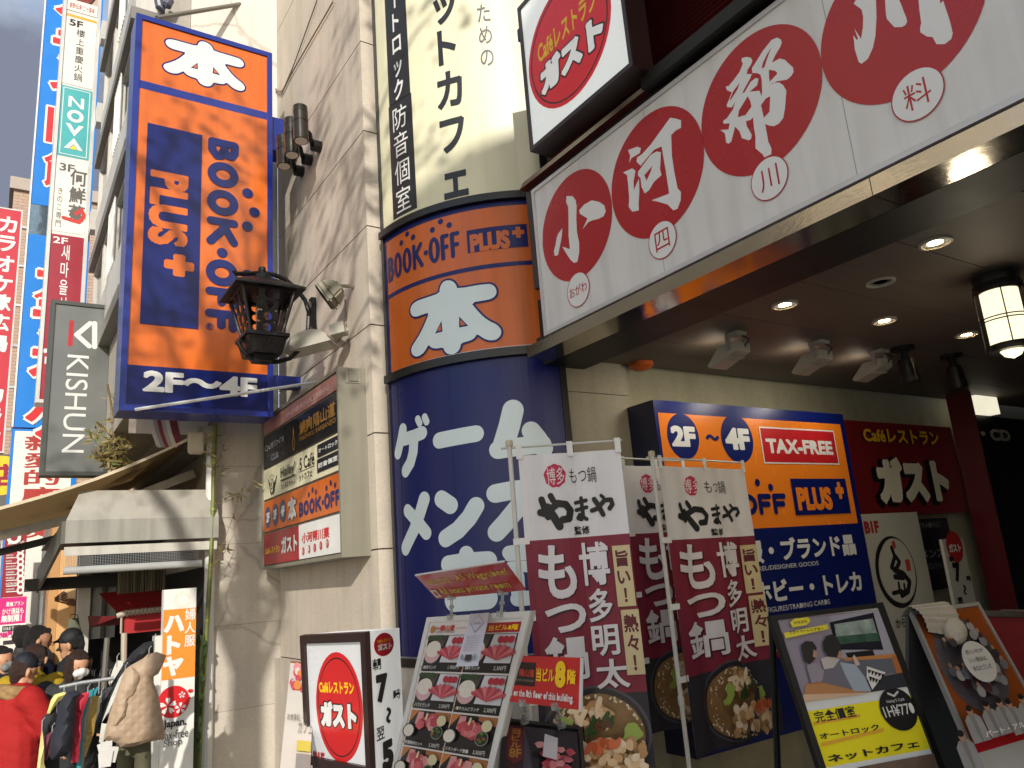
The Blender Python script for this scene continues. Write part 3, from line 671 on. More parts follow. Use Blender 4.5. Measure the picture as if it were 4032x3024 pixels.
b.text(fs, '2F～4F', KS2(848, 690), KS2(1525, 855), WHT, .05); b.build('lettering', t)
b = MB(); b.box(su1 + .001, YS + .05, 6.55, XB, YS + .3, 6.95, NAVY2); b.build('bracket_arm', t)
b = MB(); b.box(su1 + .001, YS + .08, 3.9, XB, YS + .2, 4.02, NAVY2); b.build('bracket_arm', t)
p0, p1 = onY(KT(740, 195), YS + .1), onX(KT(1960, -5), XB)
b = MB(); b.tube([p0, p1], .026, M('77736a', .5, metal=.4), 6); b.build('stay_rod', t)
p0, p1 = onY(KS2(800, 925), YS - .03), onX(KB(370, 762), XB)
b = MB(); b.tube([p0, p1], .016, M('c9c8c2', .4, metal=.3), 6); b.build('stay_rod', t)
# ================================================================== wall fixtures on the stone wall
BKM = M('161616', .35, metal=.3, var=.2); GM = M('4a463e', .22, metal=.85, var=.1)
spots = [((273, 640), (285, 830), (395, 850)), ((213, 725), (237, 905), (340, 920)), ((170, 825), (188, 975), (290, 990))]
labs = ['brushed metal tube spotlight highest of the three on the stone wall', 'brushed metal tube spotlight in the middle of the three on the stone wall', 'brushed metal tube spotlight lowest of the three next to the blade sign']
for (tp, bt, mt), lab in zip(spots, labs):
    m0 = onX(KA(*mt), XB); d = 2.28
    a, c = onX(KA(*tp), d), onX(KA(*bt), d); a = Vector((d, (a.y + c.y) / 2 + .02, a.z)); c = Vector((d, a.y - .02, c.z))
    ax = (a - c).normalized(); Ln = (a - c).length; R_ = .075
    t = thing('spotlight', lab, 'spotlight', m0, 'tube spotlights on the stone wall')
    b = MB(); b.lathe(c, ax, [(0, R_ * .9), (0, R_), (Ln * .52, R_), (Ln * .525, R_ * .93), (Ln * .55, R_ * .93), (Ln * .555, R_), (Ln * .8, R_), (Ln * .805, R_ * .96), (Ln * .82, R_ * .96), (Ln * .825, R_), (Ln, R_ * .97)], GM, 24); b.build('lamp_body', t, smooth=True)
    b = MB(); b.lathe(c - ax * .004, ax, [(0, R_ * .82), (.003, R_ * .82)], M('cfcabb', .2), 20); b.build('lens', t)
    b = MB(); mz = c.z + .1; b.tube([(XB, m0.y, mz), (XB - .09, m0.y, mz)], .06, BKM, 16); b.tube([(XB - .09, m0.y, mz), (XB - .17, c.y + .02, mz + .02), (d + R_ * .9, c.y + .01, mz + .03)], .022, BKM, 8); b.build('mounting_arm', t)
# old wrought iron lantern
KL = K(850, 950, .33152)
yl = 6.3
lc = onY(KL(600, 800), yl); lc.x = onY(KL(560, 800), yl).x
nb_ = onY(P(588, 612), yl - .29); lc.x = nb_.x
t = thing('wall_lantern', 'black iron lantern with pierced side straps on a curved wall bracket', 'lantern', lc)
iron = M('121110', .38, metal=.3, var=.25, bump=.2, bscale=30)
za, zbm = onY(KL(560, 560), yl).z, onY(KL(640, 1150), yl).z
hw, hb = .215, .13
rot = 0
def sq(z, h_):
    return [Vector((lc.x + (dx * math.cos(rot) - dy * math.sin(rot)) * h_, yl + (dx * math.sin(rot) + dy * math.cos(rot)) * h_, z)) for dx, dy in ((-1, -1), (1, -1), (1, 1), (-1, 1))]
za = nb_.z - .03; b = MB(); zr = nb_.z + .02; R0, R1, R2 = sq(zr - .03, .29), sq(zr - .01, .29), sq(zr + .10, .10)
b.hexa(R0 + R1, iron); R1b = sq(zr - .009, .285); b.hexa(R1b + R2, iron); b.lathe((lc.x, yl, zr + .1), (0, 0, 1), [(0, .09), (.05, .075), (.08, .03), (.1, .035), (.13, .03), (.14, .0)], iron, 14)
b.build('roof', t)
b = MB(); T_, B_ = sq(zr - .031, hw), sq(zbm, hb)
for i in range(4): b.tube([T_[i], B_[i]], .014, iron, 6)
for T0, T1 in (((T_[i], T_[(i + 1) % 4])) for i in range(4)): b.tube([T0, T1], .01, iron, 5)
b.build('cage', t)
for i in range(4):
    j = (i + 1) % 4
    U_ = (T_[j] - T_[i]).normalized(); mid_t, mid_b = (T_[i] + T_[j]) / 2, (B_[i] + B_[j]) / 2; V_ = (mid_t - mid_b).normalized()
    fr = Plane(mid_b, U_, V_); Ln = (mid_t - mid_b).length; wv = .085
    polys = []; n_ = 4; ch = Ln / n_
    for k in range(n_):
        cy = ch * (k + .5); r = .036
        for a in range(16):
            t0, t1 = 2 * math.pi * a / 16, 2 * math.pi * (a + 1) / 16
            def edge(th):
                x, y = math.cos(th), math.sin(th); sc_ = min(wv / max(abs(x), 1e-6), ch / 2 / max(abs(y), 1e-6)); return (x * sc_, cy + y * sc_)
            polys.append([(r * math.cos(t0), cy + r * math.sin(t0)), edge(t0), edge(t1), (r * math.cos(t1), cy + r * math.sin(t1))])
    b = MB(); b.flat(fr, polys, iron, .004); b.flat(fr, polys, iron, -.004); b.build('pierced_strap', t)
b = MB(); b.hexa(sq(zbm - .03, .18) + sq(zbm, .18), iron); b.hexa(sq(zbm - .17, .13) + sq(zbm - .031, .16), iron); b.hexa(sq(zbm - .22, .07) + sq(zbm - .171, .09), iron); b.build('base', t)
b = MB(); b.lathe((lc.x, yl, zbm + .02), (0, 0, 1), [(0, .05), (.2, .055), (.34, .05), (.36, .0)], M('6d6a62', .15, alpha=.55), 16); b.build('glass_tube', t, smooth=True)
pts = [onY(KL(*p), yl) for p in ((215, 350), (235, 385), (400, 385), (550, 372), (700, 400), (830, 455), (960, 570), (1060, 700), (1105, 850), (1095, 1050), (1000, 1280), (880, 1390), (720, 1435), (560, 1430), (420, 1380), (310, 1290), (265, 1200), (280, 1170), (320, 1190))]
b = MB(); b.tube(pts, .02, iron, 8); b.build('scroll_bracket', t, smooth=True)
wp = onX(KL(1180, 900), XB); zt, zl2 = onX(KL(1180, 680), XB).z, onX(KL(1190, 1180), XB).z
b = MB(); b.box(XB - .05, wp.y - .04, zl2, XB, wp.y + .04, zt, iron); b.tube([onY(KL(1100, 800), yl), (XB - .05, wp.y, wp.z + .15)], .02, iron, 6); b.tube([onY(KL(1090, 1050), yl), (XB - .05, wp.y, wp.z - .12)], .02, iron, 6); b.build('wall_plate', t)
# horn speaker
m0 = onX(KL(1640, 540), XB)
t = thing('wall_speaker', 'small grey outdoor loudspeaker tilted down on a wall bracket', 'speaker', m0)
c = onX(KL(1370, 610), 2.33); ax = Vector((-.55, .35, -.42)).normalized(); up = Vector((0, 0, 1)); s1 = ax.cross(up).normalized(); s2 = s1.cross(ax)
def ringp(k, a, b_, o, n=4): return [c + ax * k + s1 * (a * x) + s2 * (b_ * y) + o for x, y in ((-1, -1), (1, -1), (1, 1), (-1, 1))]
Z_ = Vector((0, 0, 0)); spk = M('7d7764', .5, dirt=.3)
b = MB(); b.hexa(ringp(-.10, .07, .06, Z_) + ringp(.02, .13, .11, Z_), spk); b.hexa(ringp(.0201, .13, .11, Z_) + ringp(.07, .135, .115, Z_), spk); b.build('housing', t, bevel=.02)
b = MB(); b.hexa(ringp(.0705, .12, .10, Z_) + ringp(.085, .11, .09, Z_), M('0a0a0a', .3)); b.build('grille', t, bevel=.008)
b = MB(); b.tube([c - s1 * .14, (c.x + .08, m0.y + .02, m0.z), m0], .016, spk, 6); b.tube([c + s1 * .14, (c.x + .08, m0.y + .02, m0.z)], .014, spk, 6); b.build('bracket', t)
p = [onX(KL(1535, 690), XB - .03), onX(KL(1540, 900), XB - .01), onX(KL(1550, 1150), XB - .01), onX(KL(1585, 1300), XB - .005)]
b = MB(); b.tube(p, .008, M('8a8272', .6), 5); b.build('cable', t)
# floodlight
m0 = onX(KL(1420, 1190), XB)
t = thing('floodlight', 'pale grey halogen floodlight under the loudspeaker on the stone wall', 'floodlight', m0)
c = onX(KL(1130, 1230), 2.2); U_ = Vector((.75, -.62, .15)).normalized(); V_ = Vector((0, 0, 1)); W_ = U_.cross(V_).normalized(); V_ = W_.cross(U_)
fl = M('9d988a', .45, dirt=.2)
def fp(u, v, w_): return c + U_ * u + V_ * v + W_ * w_
b = MB(); rows = []
for k in range(9):
    a = math.pi * k / 8; h_ = math.sin(a) * .13; rows.append([fp(-.19 * math.cos(a), h_ - .02, -.1), fp(-.19 * math.cos(a), h_ - .02, .1)])
for A, B in zip(rows[:-1], rows[1:]): b.face([A[0], B[0], B[1], A[1]], fl)
b.face([r[0] for r in rows], fl); b.face([r[1] for r in rows][::-1], fl)
b.hexa([fp(-.21, -.045, -.115), fp(.21, -.045, -.115), fp(.21, -.045, .115), fp(-.21, -.045, .115), fp(-.2, -.021, -.11), fp(.2, -.021, -.11), fp(.2, -.021, .11), fp(-.2, -.021, .11)], fl); b.build('reflector_housing', t)
b = MB(); b.hexa([fp(-.18, -.05, -.095), fp(.18, -.05, -.095), fp(.18, -.05, .095), fp(-.18, -.05, .095), fp(-.18, -.046, -.095), fp(.18, -.046, -.095), fp(.18, -.046, .095), fp(-.18, -.046, .095)], M('b9b6a4', .12)); b.build('glass', t)
b = MB(); b.hexa([fp(.2, .02, -.06), fp(.33, .02, -.06), fp(.33, .02, .06), fp(.2, .02, .06), fp(.2, .12, -.06), fp(.33, .12, -.06), fp(.33, .12, .06), fp(.2, .12, .06)], fl); b.tube([fp(.33, .06, 0), m0], .02, fl, 6); b.build('junction_box', t)
# loose cables on the upper wall
def cable(name, pts, r, m, label): b = MB(); b.tube(pts, r, m, 5); return b.build(name, None, label=label, cat='cable')
cable('cable', [onX(KA(*p), XB - .02) for p in ((375, 0), (310, 180), (235, 390), (170, 540), (130, 545), (105, 470))], .007, M('6b645a', .6), 'thin grey cable slanting down the stone wall behind the blade sign')
cable('cable', [onX(KA(*p), XB - .02) for p in ((470, 10), (330, 250), (215, 450), (165, 555), (120, 520))], .008, M('8a6a52', .6), 'brown cable slanting down the stone wall above the tube spotlights')
# ================================================================== tenant directory on the wall
KI = K(900, 1350, .57269); xf = 2.31; fi = FX(xf)
a = fi.uv(KI(757, 165)); c = fi.uv(KI(235, 1580)); e = fi.uv(KI(790, 1450)); iu0, iu1, iv0, iv1 = c[0], (a[0] + e[0]) / 2, (e[1] + c[1]) / 2, a[1] + .0
t = thing('directory_sign', 'grey steel tenant directory box with rows of shop plates on the stone wall', 'sign', (xf, -iu1, iv0))
gs = M('7f7b6c', .5, dirt=.25, var=.08)
b = MB(); b.slab(fi, iu0, iv0, iu1, iv1, -(XB - xf), -.02, gs); b.build('cabinet', t)
b = MB(); b.border(fi, iu0, iv0, iu1, iv1, .03, -.0195, .012, gs); b.build('frame', t)
fe = FY(-iu1); a = fe.uv(KI(803, 195)); c = fe.uv(KI(903, 280)); b = MB(); b.slab(fe, a[0], c[1], c[0], a[1], .001, .008, GREYM)
for k in range(6): z = c[1] + (a[1] - c[1]) * (.15 + .13 * k); b.slab(fe, a[0] + .02, z, c[0] - .02, z + .012, .008, .02, gs)
b.build('vent', t)
rowz = [iv1 - .03] + [(fi.uv(KI(*p))[1] + fi.uv(KI(*q_))[1]) / 2 for p, q_ in (((757, 315), (245, 650)), ((768, 595), (243, 880)), ((775, 865), (245, 1100)), ((778, 1145), (243, 1325)))] + [iv0 + .03]
ul, ur = iu0 + .03, iu1 - .03
cols = [[], [fi.uv(KI(390, 650))[0]], [fi.uv(KI(475, 870))[0]], [fi.uv(KI(473, 1130))[0]], [fi.uv(KI(482, 1370))[0]]]
pcol = [[M('a5746c', .4, dirt=.3)], [M('1a1d26', .25), M('15161a', .25)], [CREAM, CREAM], [ORG, ORG], [M('9c1a26', .25, var=.2, scale=2), M('dcdbd6', .35)]]
plates = []
for r in range(5):
    us = [ul] + cols[r] + [ur]
    for k in range(len(us) - 1):
        b = MB(); b.slab(fi, us[k] + .006, rowz[r + 1] + .012, us[k + 1] - .006, rowz[r] - .012, -.015, .0, pcol[r][k]); plates.append((b.build('tenant_plate', t), us[k], us[k + 1]))
gld = M('b8863c', .3, metal=.5)
def plate(i, fn):
    b = MB(); fn(b); b.build('lettering', plates[i][0])
plate(0, lambda b: b.text(fi, 'INFORMATION', KI(400, 480), KI(690, 330), M('c9a39a', .5), .02))
plate(1, lambda b: (b.text(fi, 'QUEEN’S', KI(250, 715), KI(382, 680), M('8d8d92', .4), .015), b.text(fi, 'CLUB', KI(295, 770), KI(345, 785), M('8d8d92', .4), .015)))
def pl2(b):
    b.text(fi, '焼肉陽山道', KI(487, 545), KI(735, 500), gld, .03); b.text(fi, 'YAKINIKU YANSANDO', KI(487, 650), KI(738, 545), gld, .02)
    c = fi.uv(KI(450, 690)); b.disc(fi, c, .045, .07, gld); b.disc(fi, (c[0], c[1] + .10), .022, .05, gld); b.disc(fi, c, .02, .05, BLK)
plate(2, pl2)
ink = M('26241f', .4)
def wings(b, c, s, m, bgm):
    for sg in (-1, 1):
        for k in range(5):
            b.strokes(fi, [([(c[0] + sg * s * (.28 - .02 * k), c[1] + s * (.12 - .17 * k)), (c[0] + sg * s * (.62 - .05 * k), c[1] + s * (.22 - .15 * k)), (c[0] + sg * s * (.98 - .13 * k), c[1] + s * (.55 - .17 * k))], s * .10)], m)
    b.disc(fi, c, s * .34, s * .5, m); b.disc(fi, c, s * .27, s * .42, bgm)
    b.text(fi, '5', None, None, m, .06, 0, ((c[0] - s * .14, c[1] + s * .25), (c[0] + s * .14, c[1] - s * .25)))
    for k in range(5): b.disc(fi, (c[0] + s * .2 * (k - 2), c[1] + s * (.78 - .05 * abs(k - 2) ** 1.5)), s * .06, s * .07, m, None, 5)
def pl3(b): wings(b, fi.uv(KI(304, 985)), .15, ink, CREAM); b.text(fi, 'Hailey’', KI(367, 860), KI(468, 905), ink, .02); b.rect(fi, KI(368, 945), KI(468, 912), ink); b.text(fi, '大人のためのネ', KI(370, 965), KI(470, 970), ink, .01)
plate(3, pl3)
def pl4(b):
    b.text(fi, '5 Café', KI(488, 795), KI(592, 835), ink, .02); b.rect(fi, KI(488, 888), KI(592, 846), ink); b.text(fi, 'ットカフェ', KI(488, 905), KI(575, 918), ink, .015)
    for p0, p1, s in (((612, 705), (763, 722), 'オートロック'), ((612, 805), (765, 832), '防音個室')):
        b.rect(fi, KI(*p0), KI(*p1), M('1d1f28', .3)); q0, q1 = fi.uv(KI(*p0)), fi.uv(KI(*p1)); b.text(fi, s, None, None, WHT, .03, 0, ((q0[0] + .03, q0[1] - .035), (q1[0] - .03, q1[1] + .035)))
plate(4, pl4)
def pl5(b):
    for x, y, s in ((272, 1200, '2F'), (322, 1180, '3F'), (375, 1155, '4F')):
        c = fi.uv(KI(x, y)); b.disc(fi, c, .095, .105, M('45506e', .4)); b.text(fi, s, None, None, WHT, .06, 0, ((c[0] - .055, c[1] + .05), (c[0] + .055, c[1] - .05)))
    c = fi.uv(KI(440, 1140)); honlogo(b, fi, c[0] - .12, c[1] - .11, c[0] + .12, c[1] + .11, M('b9b4ac', .4), NAVY2, ORG, .006)
plate(5, pl5)
plate(6, lambda b: bookoff(b, fi, None, None, NAVY, 0, (fi.uv(KI(485, 1100)), fi.uv(KI(770, 1115))), .05))
def pl7(b): b.text(fi, 'Caféレストラン', KI(253, 1412), KI(355, 1435), YEL, .02); b.text(fi, 'ガスト', KI(365, 1335), KI(475, 1430), ink, .10); b.text(fi, 'ガスト', KI(365, 1335), KI(475, 1430), M('c9c6c0', .4), .05)
plate(7, pl7)
def pl8(b):
    b.text(fi, '小河帮川菜', KI(505, 1310), KI(695, 1340), RED, .035)
    for x, y in ((515, 1432), (555, 1418), (595, 1407), (637, 1393), (682, 1378)): b.disc(fi, fi.uv(KI(x, y)), .032, .036, RED); 
    for (x, y), s in zip(((515, 1432), (555, 1418), (595, 1407), (637, 1393), (682, 1378)), '味四川料理'):
        c = fi.uv(KI(x, y)); b.text(fi, s, None, None, WHT, .01, 0, ((c[0] - .017, c[1] + .02), (c[0] + .017, c[1] - .02)))
plate(8, pl8)
# ================================================================== square cafe sign above the entrance
fg = FX(2.95); t = thing('cafe_sign', 'square white light box with a red cafe disc above the long restaurant sign', 'sign', (2.97, 3.4, 4.8))
a = fg.uv(KE(140, 905)); c = fg.uv(KE(750, 385)); gu0, gu1, gv0 = a[0], c[0], a[1]; gv1 = gv0 + 1.17
b = MB(); b.slab(fg, gu0, gv0, gu1, gv1, -.16, -.008, DBROWN); b.build('cabinet', t)
b = MB(); b.border(fg, gu0, gv0, gu1, gv1, .03, -.008, .012, M('2d2226', .3)); b.build('frame', t)
LBOX = M('d5d8d5', .25, var=.02, emit=.22); LRED = M('c01822', .25, var=.08, scale=1.5, emit=.12)
b = MB(); b.rectuv(fg, gu0 + .03, gv0 + .03, gu1 - .03, gv1 - .03, LBOX, .0); b.build('face', t)
b = MB(); c, r = circ3(fg.uv(KE(130, 480)), fg.uv(KE(275, 645)), fg.uv(KE(610, 120)))
b.disc(fg, c, r, r, LRED); b.disc(fg, c, r * .93, r * .93, BLK, hole=.975)
def gusto(b, fr, c, r, wt=.05):
    """yellow line and the big outlined white kana of the cafe mark"""
    b.text(fr, 'Caféレストラン', None, None, YEL, .03, 0, ((c[0] - r * .72, c[1] + r * .40), (c[0] + r * .72, c[1] + r * .04)))
    bb = ((c[0] - r * .72, c[1] - r * .02), (c[0] + r * .80, c[1] - r * .55))
    b.text(fr, 'ガスト', None, None, BLK, .135, 0, ((bb[0][0] - r * .035, bb[0][1] + r * .03), (bb[1][0] + r * .035, bb[1][1] - r * .03))); b.text(fr, 'ガスト', None, None, M('e3e3e0', .3, emit=.1), .085, 0, bb)
gusto(b, fg, c, r); b.build('lettering', t)
b = MB(); b.box(2.99, 3.85, gv1 - .2, 3.39, 3.95, gv1 - .1, CHAR); b.build('bracket', t)
p0, p1 = onX(KE(815, 500), 3.1), onX(KE(1500, 10), 3.1)
t = thing('sign_light', 'long dark linear lamp over the big restaurant sign', 'lamp', p0)
b = MB(); b.box(3.06, p1.y - 1, p0.z - .05, 3.14, p0.y, p0.z + .03, M('24241f', .4, metal=.5)); b.build('lamp_housing', t)
b = MB(); b.tube([(3.14, p0.y - .3, p0.z), (3.39, p0.y - .3, p0.z)], .02, CHAR, 6); b.build('arm', t); b = MB(); b.tube([(3.14, p1.y - .3, p0.z), (3.39, p1.y - .3, p0.z)], .02, CHAR, 6); b.build('arm', t)
# ================================================================== inside the entrance
KJ = K(2000, 1000); KM = K(2932, 1000); KN = K(2932, 2000, .61728)
yb = 4.2; fb = FY(yb); t = thing('entrance_sign', 'large orange and navy shop sign with a red tax free plate on the entrance wall', 'sign', (5.4, 4.2, 1.1))
a = fb.uv(KJ(860, 865)); c = fb.uv(KM(580, 945)); bu0, bu1, bv1 = a[0], c[0], a[1]
b = MB(); b.slab(fb, bu0, .55, bu1, bv1, -.295, -.004, M('10152e', .3)); b.build('cabinet', t)
ORGL = M('d0701c', .25, var=.04, emit=.05); zo = fb.uv(P(1608, 1143))[1]  # faint glow put into the orange of a sign lit only from outside
b = MB(); b.rectuv(fb, bu0, .55, bu1, bv1, NAVY, .0); b.rectuv(fb, fb.uv(KJ(903, 1050))[0], zo, bu1 - .07, bv1 - .10, ORGL, .0012); b.build('face', t)
b = MB(); b.w = .002
for x, y, s in ((1040, 1083, '2F'), (1360, 1098, '4F')):
    c = fb.uv(KJ(x, y)); rd_ = fb.uv(KJ(x + 92, y))[0] - c[0]; b.disc(fb, c, rd_, rd_ * 1.05, NAVY); b.text(fb, s, None, None, WHT, .06, 0, ((c[0] - rd_ * .78, c[1] + rd_ * .48), (c[0] + rd_ * .78, c[1] - rd_ * .48)))
b.text(fb, '～', KJ(1168, 1070), KJ(1255, 1112), NAVY, .06)
a, c = fb.uv(KM(80, 1025)), fb.uv(KM(560, 1252)); b.rectuv(fb, a[0], c[1], c[0], a[1], WHT); b.rectuv(fb, a[0] + .012, c[1] + .012, c[0] - .012, a[1] - .012, M('b01d22', .3))
b.text(fb, 'TAX-FREE', KM(118, 1095), KM(525, 1195), WHT, .045)
bookoff(b, fb, None, None, NAVY, 0, ((fb.uv(KM(-640, 1400))[0], fb.uv(KM(50, 1425))[1]), fb.uv(KM(255, 1545))), .075)
a, c = fb.uv(KM(265, 1335)), fb.uv(KM(628, 1540)); b.rectuv(fb, a[0], c[1], c[0], a[1], NAVY); b.text(fb, 'PLUS', KM(295, 1385), KM(525, 1520), ORGL, .06); b.text(fb, '+', KM(525, 1355), KM(590, 1455), ORGL, .08)
b.text(fb, '本・古着・服・ブランド品', None, None, WHT, .04, 0, ((fb.uv(KN(-650, 200))[0], fb.uv(KN(620, 165))[1]), fb.uv(KN(710, 300))))
b.text(fb, 'BOOKS/MANGA/APPAREL/DESIGNER GOODS', None, None, M('b9bac0', .4), .01, 0, ((fb.uv(KN(-350, 380))[0], fb.uv(KN(460, 338))[1]), fb.uv(KN(466, 365))))
b.text(fb, 'ゲーム・ホビー・トレカ', None, None, WHT, .04, 0, ((fb.uv(KN(-450, 420))[0], fb.uv(KN(700, 400))[1]), fb.uv(KN(748, 530))))
b.text(fb, 'VIDEO GAMES/FIGURES/TRADING CARDS', None, None, M('b9bac0', .4), .01, 0, ((fb.uv(KN(-120, 660))[0], fb.uv(KN(535, 580))[1]), fb.uv(KN(538, 612))))
a, c = fb.uv(KN(-150, 760)), fb.uv(KN(560, 880)); b.rectuv(fb, a[0], c[1], c[0], a[1], M('b01d22', .3)); b.text(fb, 'TAX-FREE', None, None, WHT, .045, 0, ((fb.uv(KN(50, 780))[0], a[1] - .05), (c[0] - .1, c[1] + .04)))
b.build('lettering', t)
# red cafe panel
yg = 4.38; fr_ = FY(yg); t = thing('wall_sign', 'dark red cafe wall panel with raised white kana right of the orange sign', 'sign', (7.9, 4.4, 1.9))
a = (bu1 + .03, fr_.uv(KM(590, 985))[1]); c = fr_.uv(KM(1330, 1530))
b = MB(); b.slab(fr_, a[0], c[1], c[0], a[1], -.2, 0, M('701318', .35, var=.12)); b.build('panel', t)
b = MB(); b.text(fr_, 'Caféレストラン', KM(685, 1035), KM(1150, 1140), M('120b0a', .4), .06, wv=.004); b.text(fr_, 'Caféレストラン', KM(685, 1030), KM(1150, 1138), M('d6a51c', .35), .035, wv=.02)
b.text(fr_, 'ガスト', KM(725, 1195), KM(1225, 1500), BLK, .13, wv=.004); b.text(fr_, 'ガスト', KM(745, 1205), KM(1222, 1475), M('d8d2bd', .35), .085, wv=.03); b.build('lettering', t)
# dark plate behind + white hanging poster with the ring mark
yp = 4.3; fp_ = FY(yp); t = thing('hanging_poster', 'white hanging poster with a black brush ring under the red cafe panel', 'poster', (7.2, yp, .6))
a, c = fp_.uv(KN(745, 40)), fp_.uv(KN(1010, 1000)); pu0, pu1 = a[0], fp_.uv(KN(1100, 35))[0]
b = MB(); b.slab(fp_, pu0, .45, pu1, a[1], -.012, 0, M('b5b1a2', .5, var=.06)); b.build('sheet', t)
b = MB(); b.text(fp_, 'B1F', KN(755, 85), KN(862, 160), M('9c1c22', .4), .06)
c, r = circ3(fp_.uv(KN(832, 380)), fp_.uv(KN(940, 180)), fp_.uv(KN(1000, 640)))
b.disc(fp_, c, r, r, BLK, hole=.84); b.disc(fp_, (c[0] + .03, c[1] + .01), r * .86, r * .9, M('b5b1a2', .5, var=.06))
q = lambda *pts: [fp_.uv(KN(*p)) for p in pts]
b.strokes(fp_, [(q((935, 255), (955, 310), (935, 380)), .05), (q((960, 310), (985, 345), (965, 390), (950, 395)), .05), (q((960, 400), (1010, 420), (1050, 470), (1040, 530), (1000, 555)), .06), (q((955, 440), (1010, 445)), .05), (q((945, 545), (1000, 530)), .04), (q((980, 480), (985, 515)), .035), (q((1015, 490), (1020, 520)), .035)], BLK)
a, d_ = fp_.uv(KN(1018, 330)), fp_.uv(KN(1060, 400)); b.rectuv(fp_, a[0], d_[1], d_[0], a[1], M('b03a2c', .5)); b.disc(fp_, fp_.uv(KN(948, 235)), .03, .04, M('b03a2c', .5))
b.text(fp_, 'からあげ', KN(955, 710), KN(1100, 745), BLK, .02); b.build('lettering', t)
t = thing('dark_plate', 'black shop plate with faint white lettering behind the narrow cafe poster', 'sign', (8.6, 4.36, 1.2)); f2 = FY(4.40)
a, c = f2.uv(KN(1105, 70)), f2.uv(KN(1330, 510)); b = MB(); b.slab(f2, a[0], c[1], c[0] + .2, a[1] , -.08, -.02, M('0d0f14', .3)); b.build('panel', t)
b = MB(); b.w = -.0185; b.text(f2, 'TRADING', KN(1120, 95), KN(1260, 122), M('6f7076', .4), .01); b.text(f2, 'メンズ', KN(1130, 265), KN(1290, 310), M('8f9096', .4), .03); b.text(f2, 'GOODS/SMALL', KN(1120, 360), KN(1300, 380), M('6f7076', .4), .01); b.build('lettering', t)
f3 = FY(4.06); t = thing('hours_poster', 'narrow white opening hours poster with a small red disc deep in the entrance', 'poster', (8.8, 4.15, .9))
a, c = f3.uv(KN(1258, 200)), f3.uv(KN(1478, 620)); e = f3.uv(KN(1390, 188)); b = MB(); b.slab(f3, a[0], .5, e[0], a[1], -.03, 0, M('b0ac9f', .5)); b.build('sheet', t)
b = MB(); c = f3.uv(KN(1338, 248)); b.disc(f3, c, .15, .15, M('a51c20', .4)); b.text(f3, 'ガスト', None, None, WHT, .06, 0, ((c[0] - .11, c[1] + .03), (c[0] + .11, c[1] - .05)))
b.text(f3, '朝', KN(1298, 310), KN(1335, 342), BLK, .05); b.text(f3, '7', KN(1318, 350), KN(1390, 470), BLK, .07); b.text(f3, '時', KN(1408, 432), KN(1442, 465), BLK, .05); b.text(f3, '～', KN(1385, 490), KN(1418, 555), BLK, .06, 1); b.text(f3, '翌', KN(1352, 572), KN(1392, 605), BLK, .05); b.text(f3, '5', KN(1350, 640), KN(1430, 760), BLK, .07); b.build('lettering', t)
# red pillar and the far CD board
pr = onY(KM(1200, 900), 4.37); pr2 = onY(KM(1362, 900), 4.1)
b = MB(); b.box(pr.x, 4.1, 0, pr2.x, 4.37, ZC, M('5a0f12', .4, var=.15)); b.build('red_pillar', None, label='dark red square pillar between the cafe panel and the black CD board', cat='pillar', bevel=.01)
f4 = FY(4.3); a, c = f4.uv(KM(1390, 960)), f4.uv(KM(1640, 910)); t = thing('media_board', 'black board with white CD lettering at the right edge of the entrance', 'sign', (10.5, 4.3, .6))
b = MB(); b.slab(f4, f4.uv(KM(1400, 1100))[0], .3, 11.4, a[1], -.1, 0, M('0b0d12', .35)); b.build('panel', t); b = MB(); b.text(f4, '・CD', None, None, M('a9a59a', .35), .05, 0, ((f4.uv(KM(1408, 1100))[0], f4.uv(KM(1560, 1045))[1]), f4.uv(KM(1585, 1115)))); b.build('lettering', t)
b = MB(); p = onZ(KM(1420, 930), 3.3); b.box(p.x - .25, p.y - .06, 3.26, p.x + .25, p.y + .06, 3.459, M('c8c2ac', .4, emit=.7)); b.build('box_light', None, label='small lit white box light on the ceiling over the CD board', cat='ceiling light')
# ceiling fittings
def lampmat(e): return M('fff2d8', .4, emit=e, var=.01)
dl = [((2020, 523), 1), ((1695, 657), 1), ((1902, 608), 0), ((1910, 692), 1), ((2088, 722), 1)]
dlab = ['lit round downlight nearest the street in the entrance ceiling', 'lit round downlight beside the dark beam of the entrance', 'unlit round downlight with a bare chrome reflector in the ceiling', 'lit round downlight in the middle of the entrance ceiling', 'lit round downlight nearest the hanging lantern']
for (p, on), lab in zip(dl, dlab):
    c = onZ(P(*p), ZC); t = thing('downlight', lab, 'ceiling light', c, 'downlights in the entrance ceiling'); R_ = .072
    b = MB(); b.lathe(c, (0, 0, -1), [(0, R_ * 1.22), (.012, R_ * 1.2), (.014, R_ * 1.02), (.003, R_ * .97)], M('a8a498', .3), 24, False); b.build('trim_ring', t, smooth=True)
    b = MB(); b.lathe(c, (0, 0, -1), [(.004, R_ * .55), (.003, R_ * .97)], M('8d897c', .25, emit=.35) if on else M('bdbdbb', .12, metal=1), 24, False); b.build('reflector', t)
    b = MB(); b.lathe(c, (0, 0, -1), [(.0045, 0.001), (.0045, R_ * .55)], lampmat(5) if on else CHAR, 20); b.build('lamp', t)
    if on:
        ld = bpy.data.lights.new('downlight_lamp', 'SPOT'); ld.energy = 5; ld.spot_size = 2.0; ld.spot_blend = .8; ld.color = (1, .88, .7); ld.shadow_soft_size = .06
        lo = bpy.data.objects.new('downlight_lamp', ld); COL.objects.link(lo); lo.parent = t; lo.location = (0, 0, -.03)
fl = [((1590, 745), 'white LED floodlight on the ceiling nearest the beam'), ((1770, 762), 'white LED floodlight on the ceiling, middle of three'), ((1900, 780), 'white LED floodlight on the ceiling beside the black cylinder lamp')]
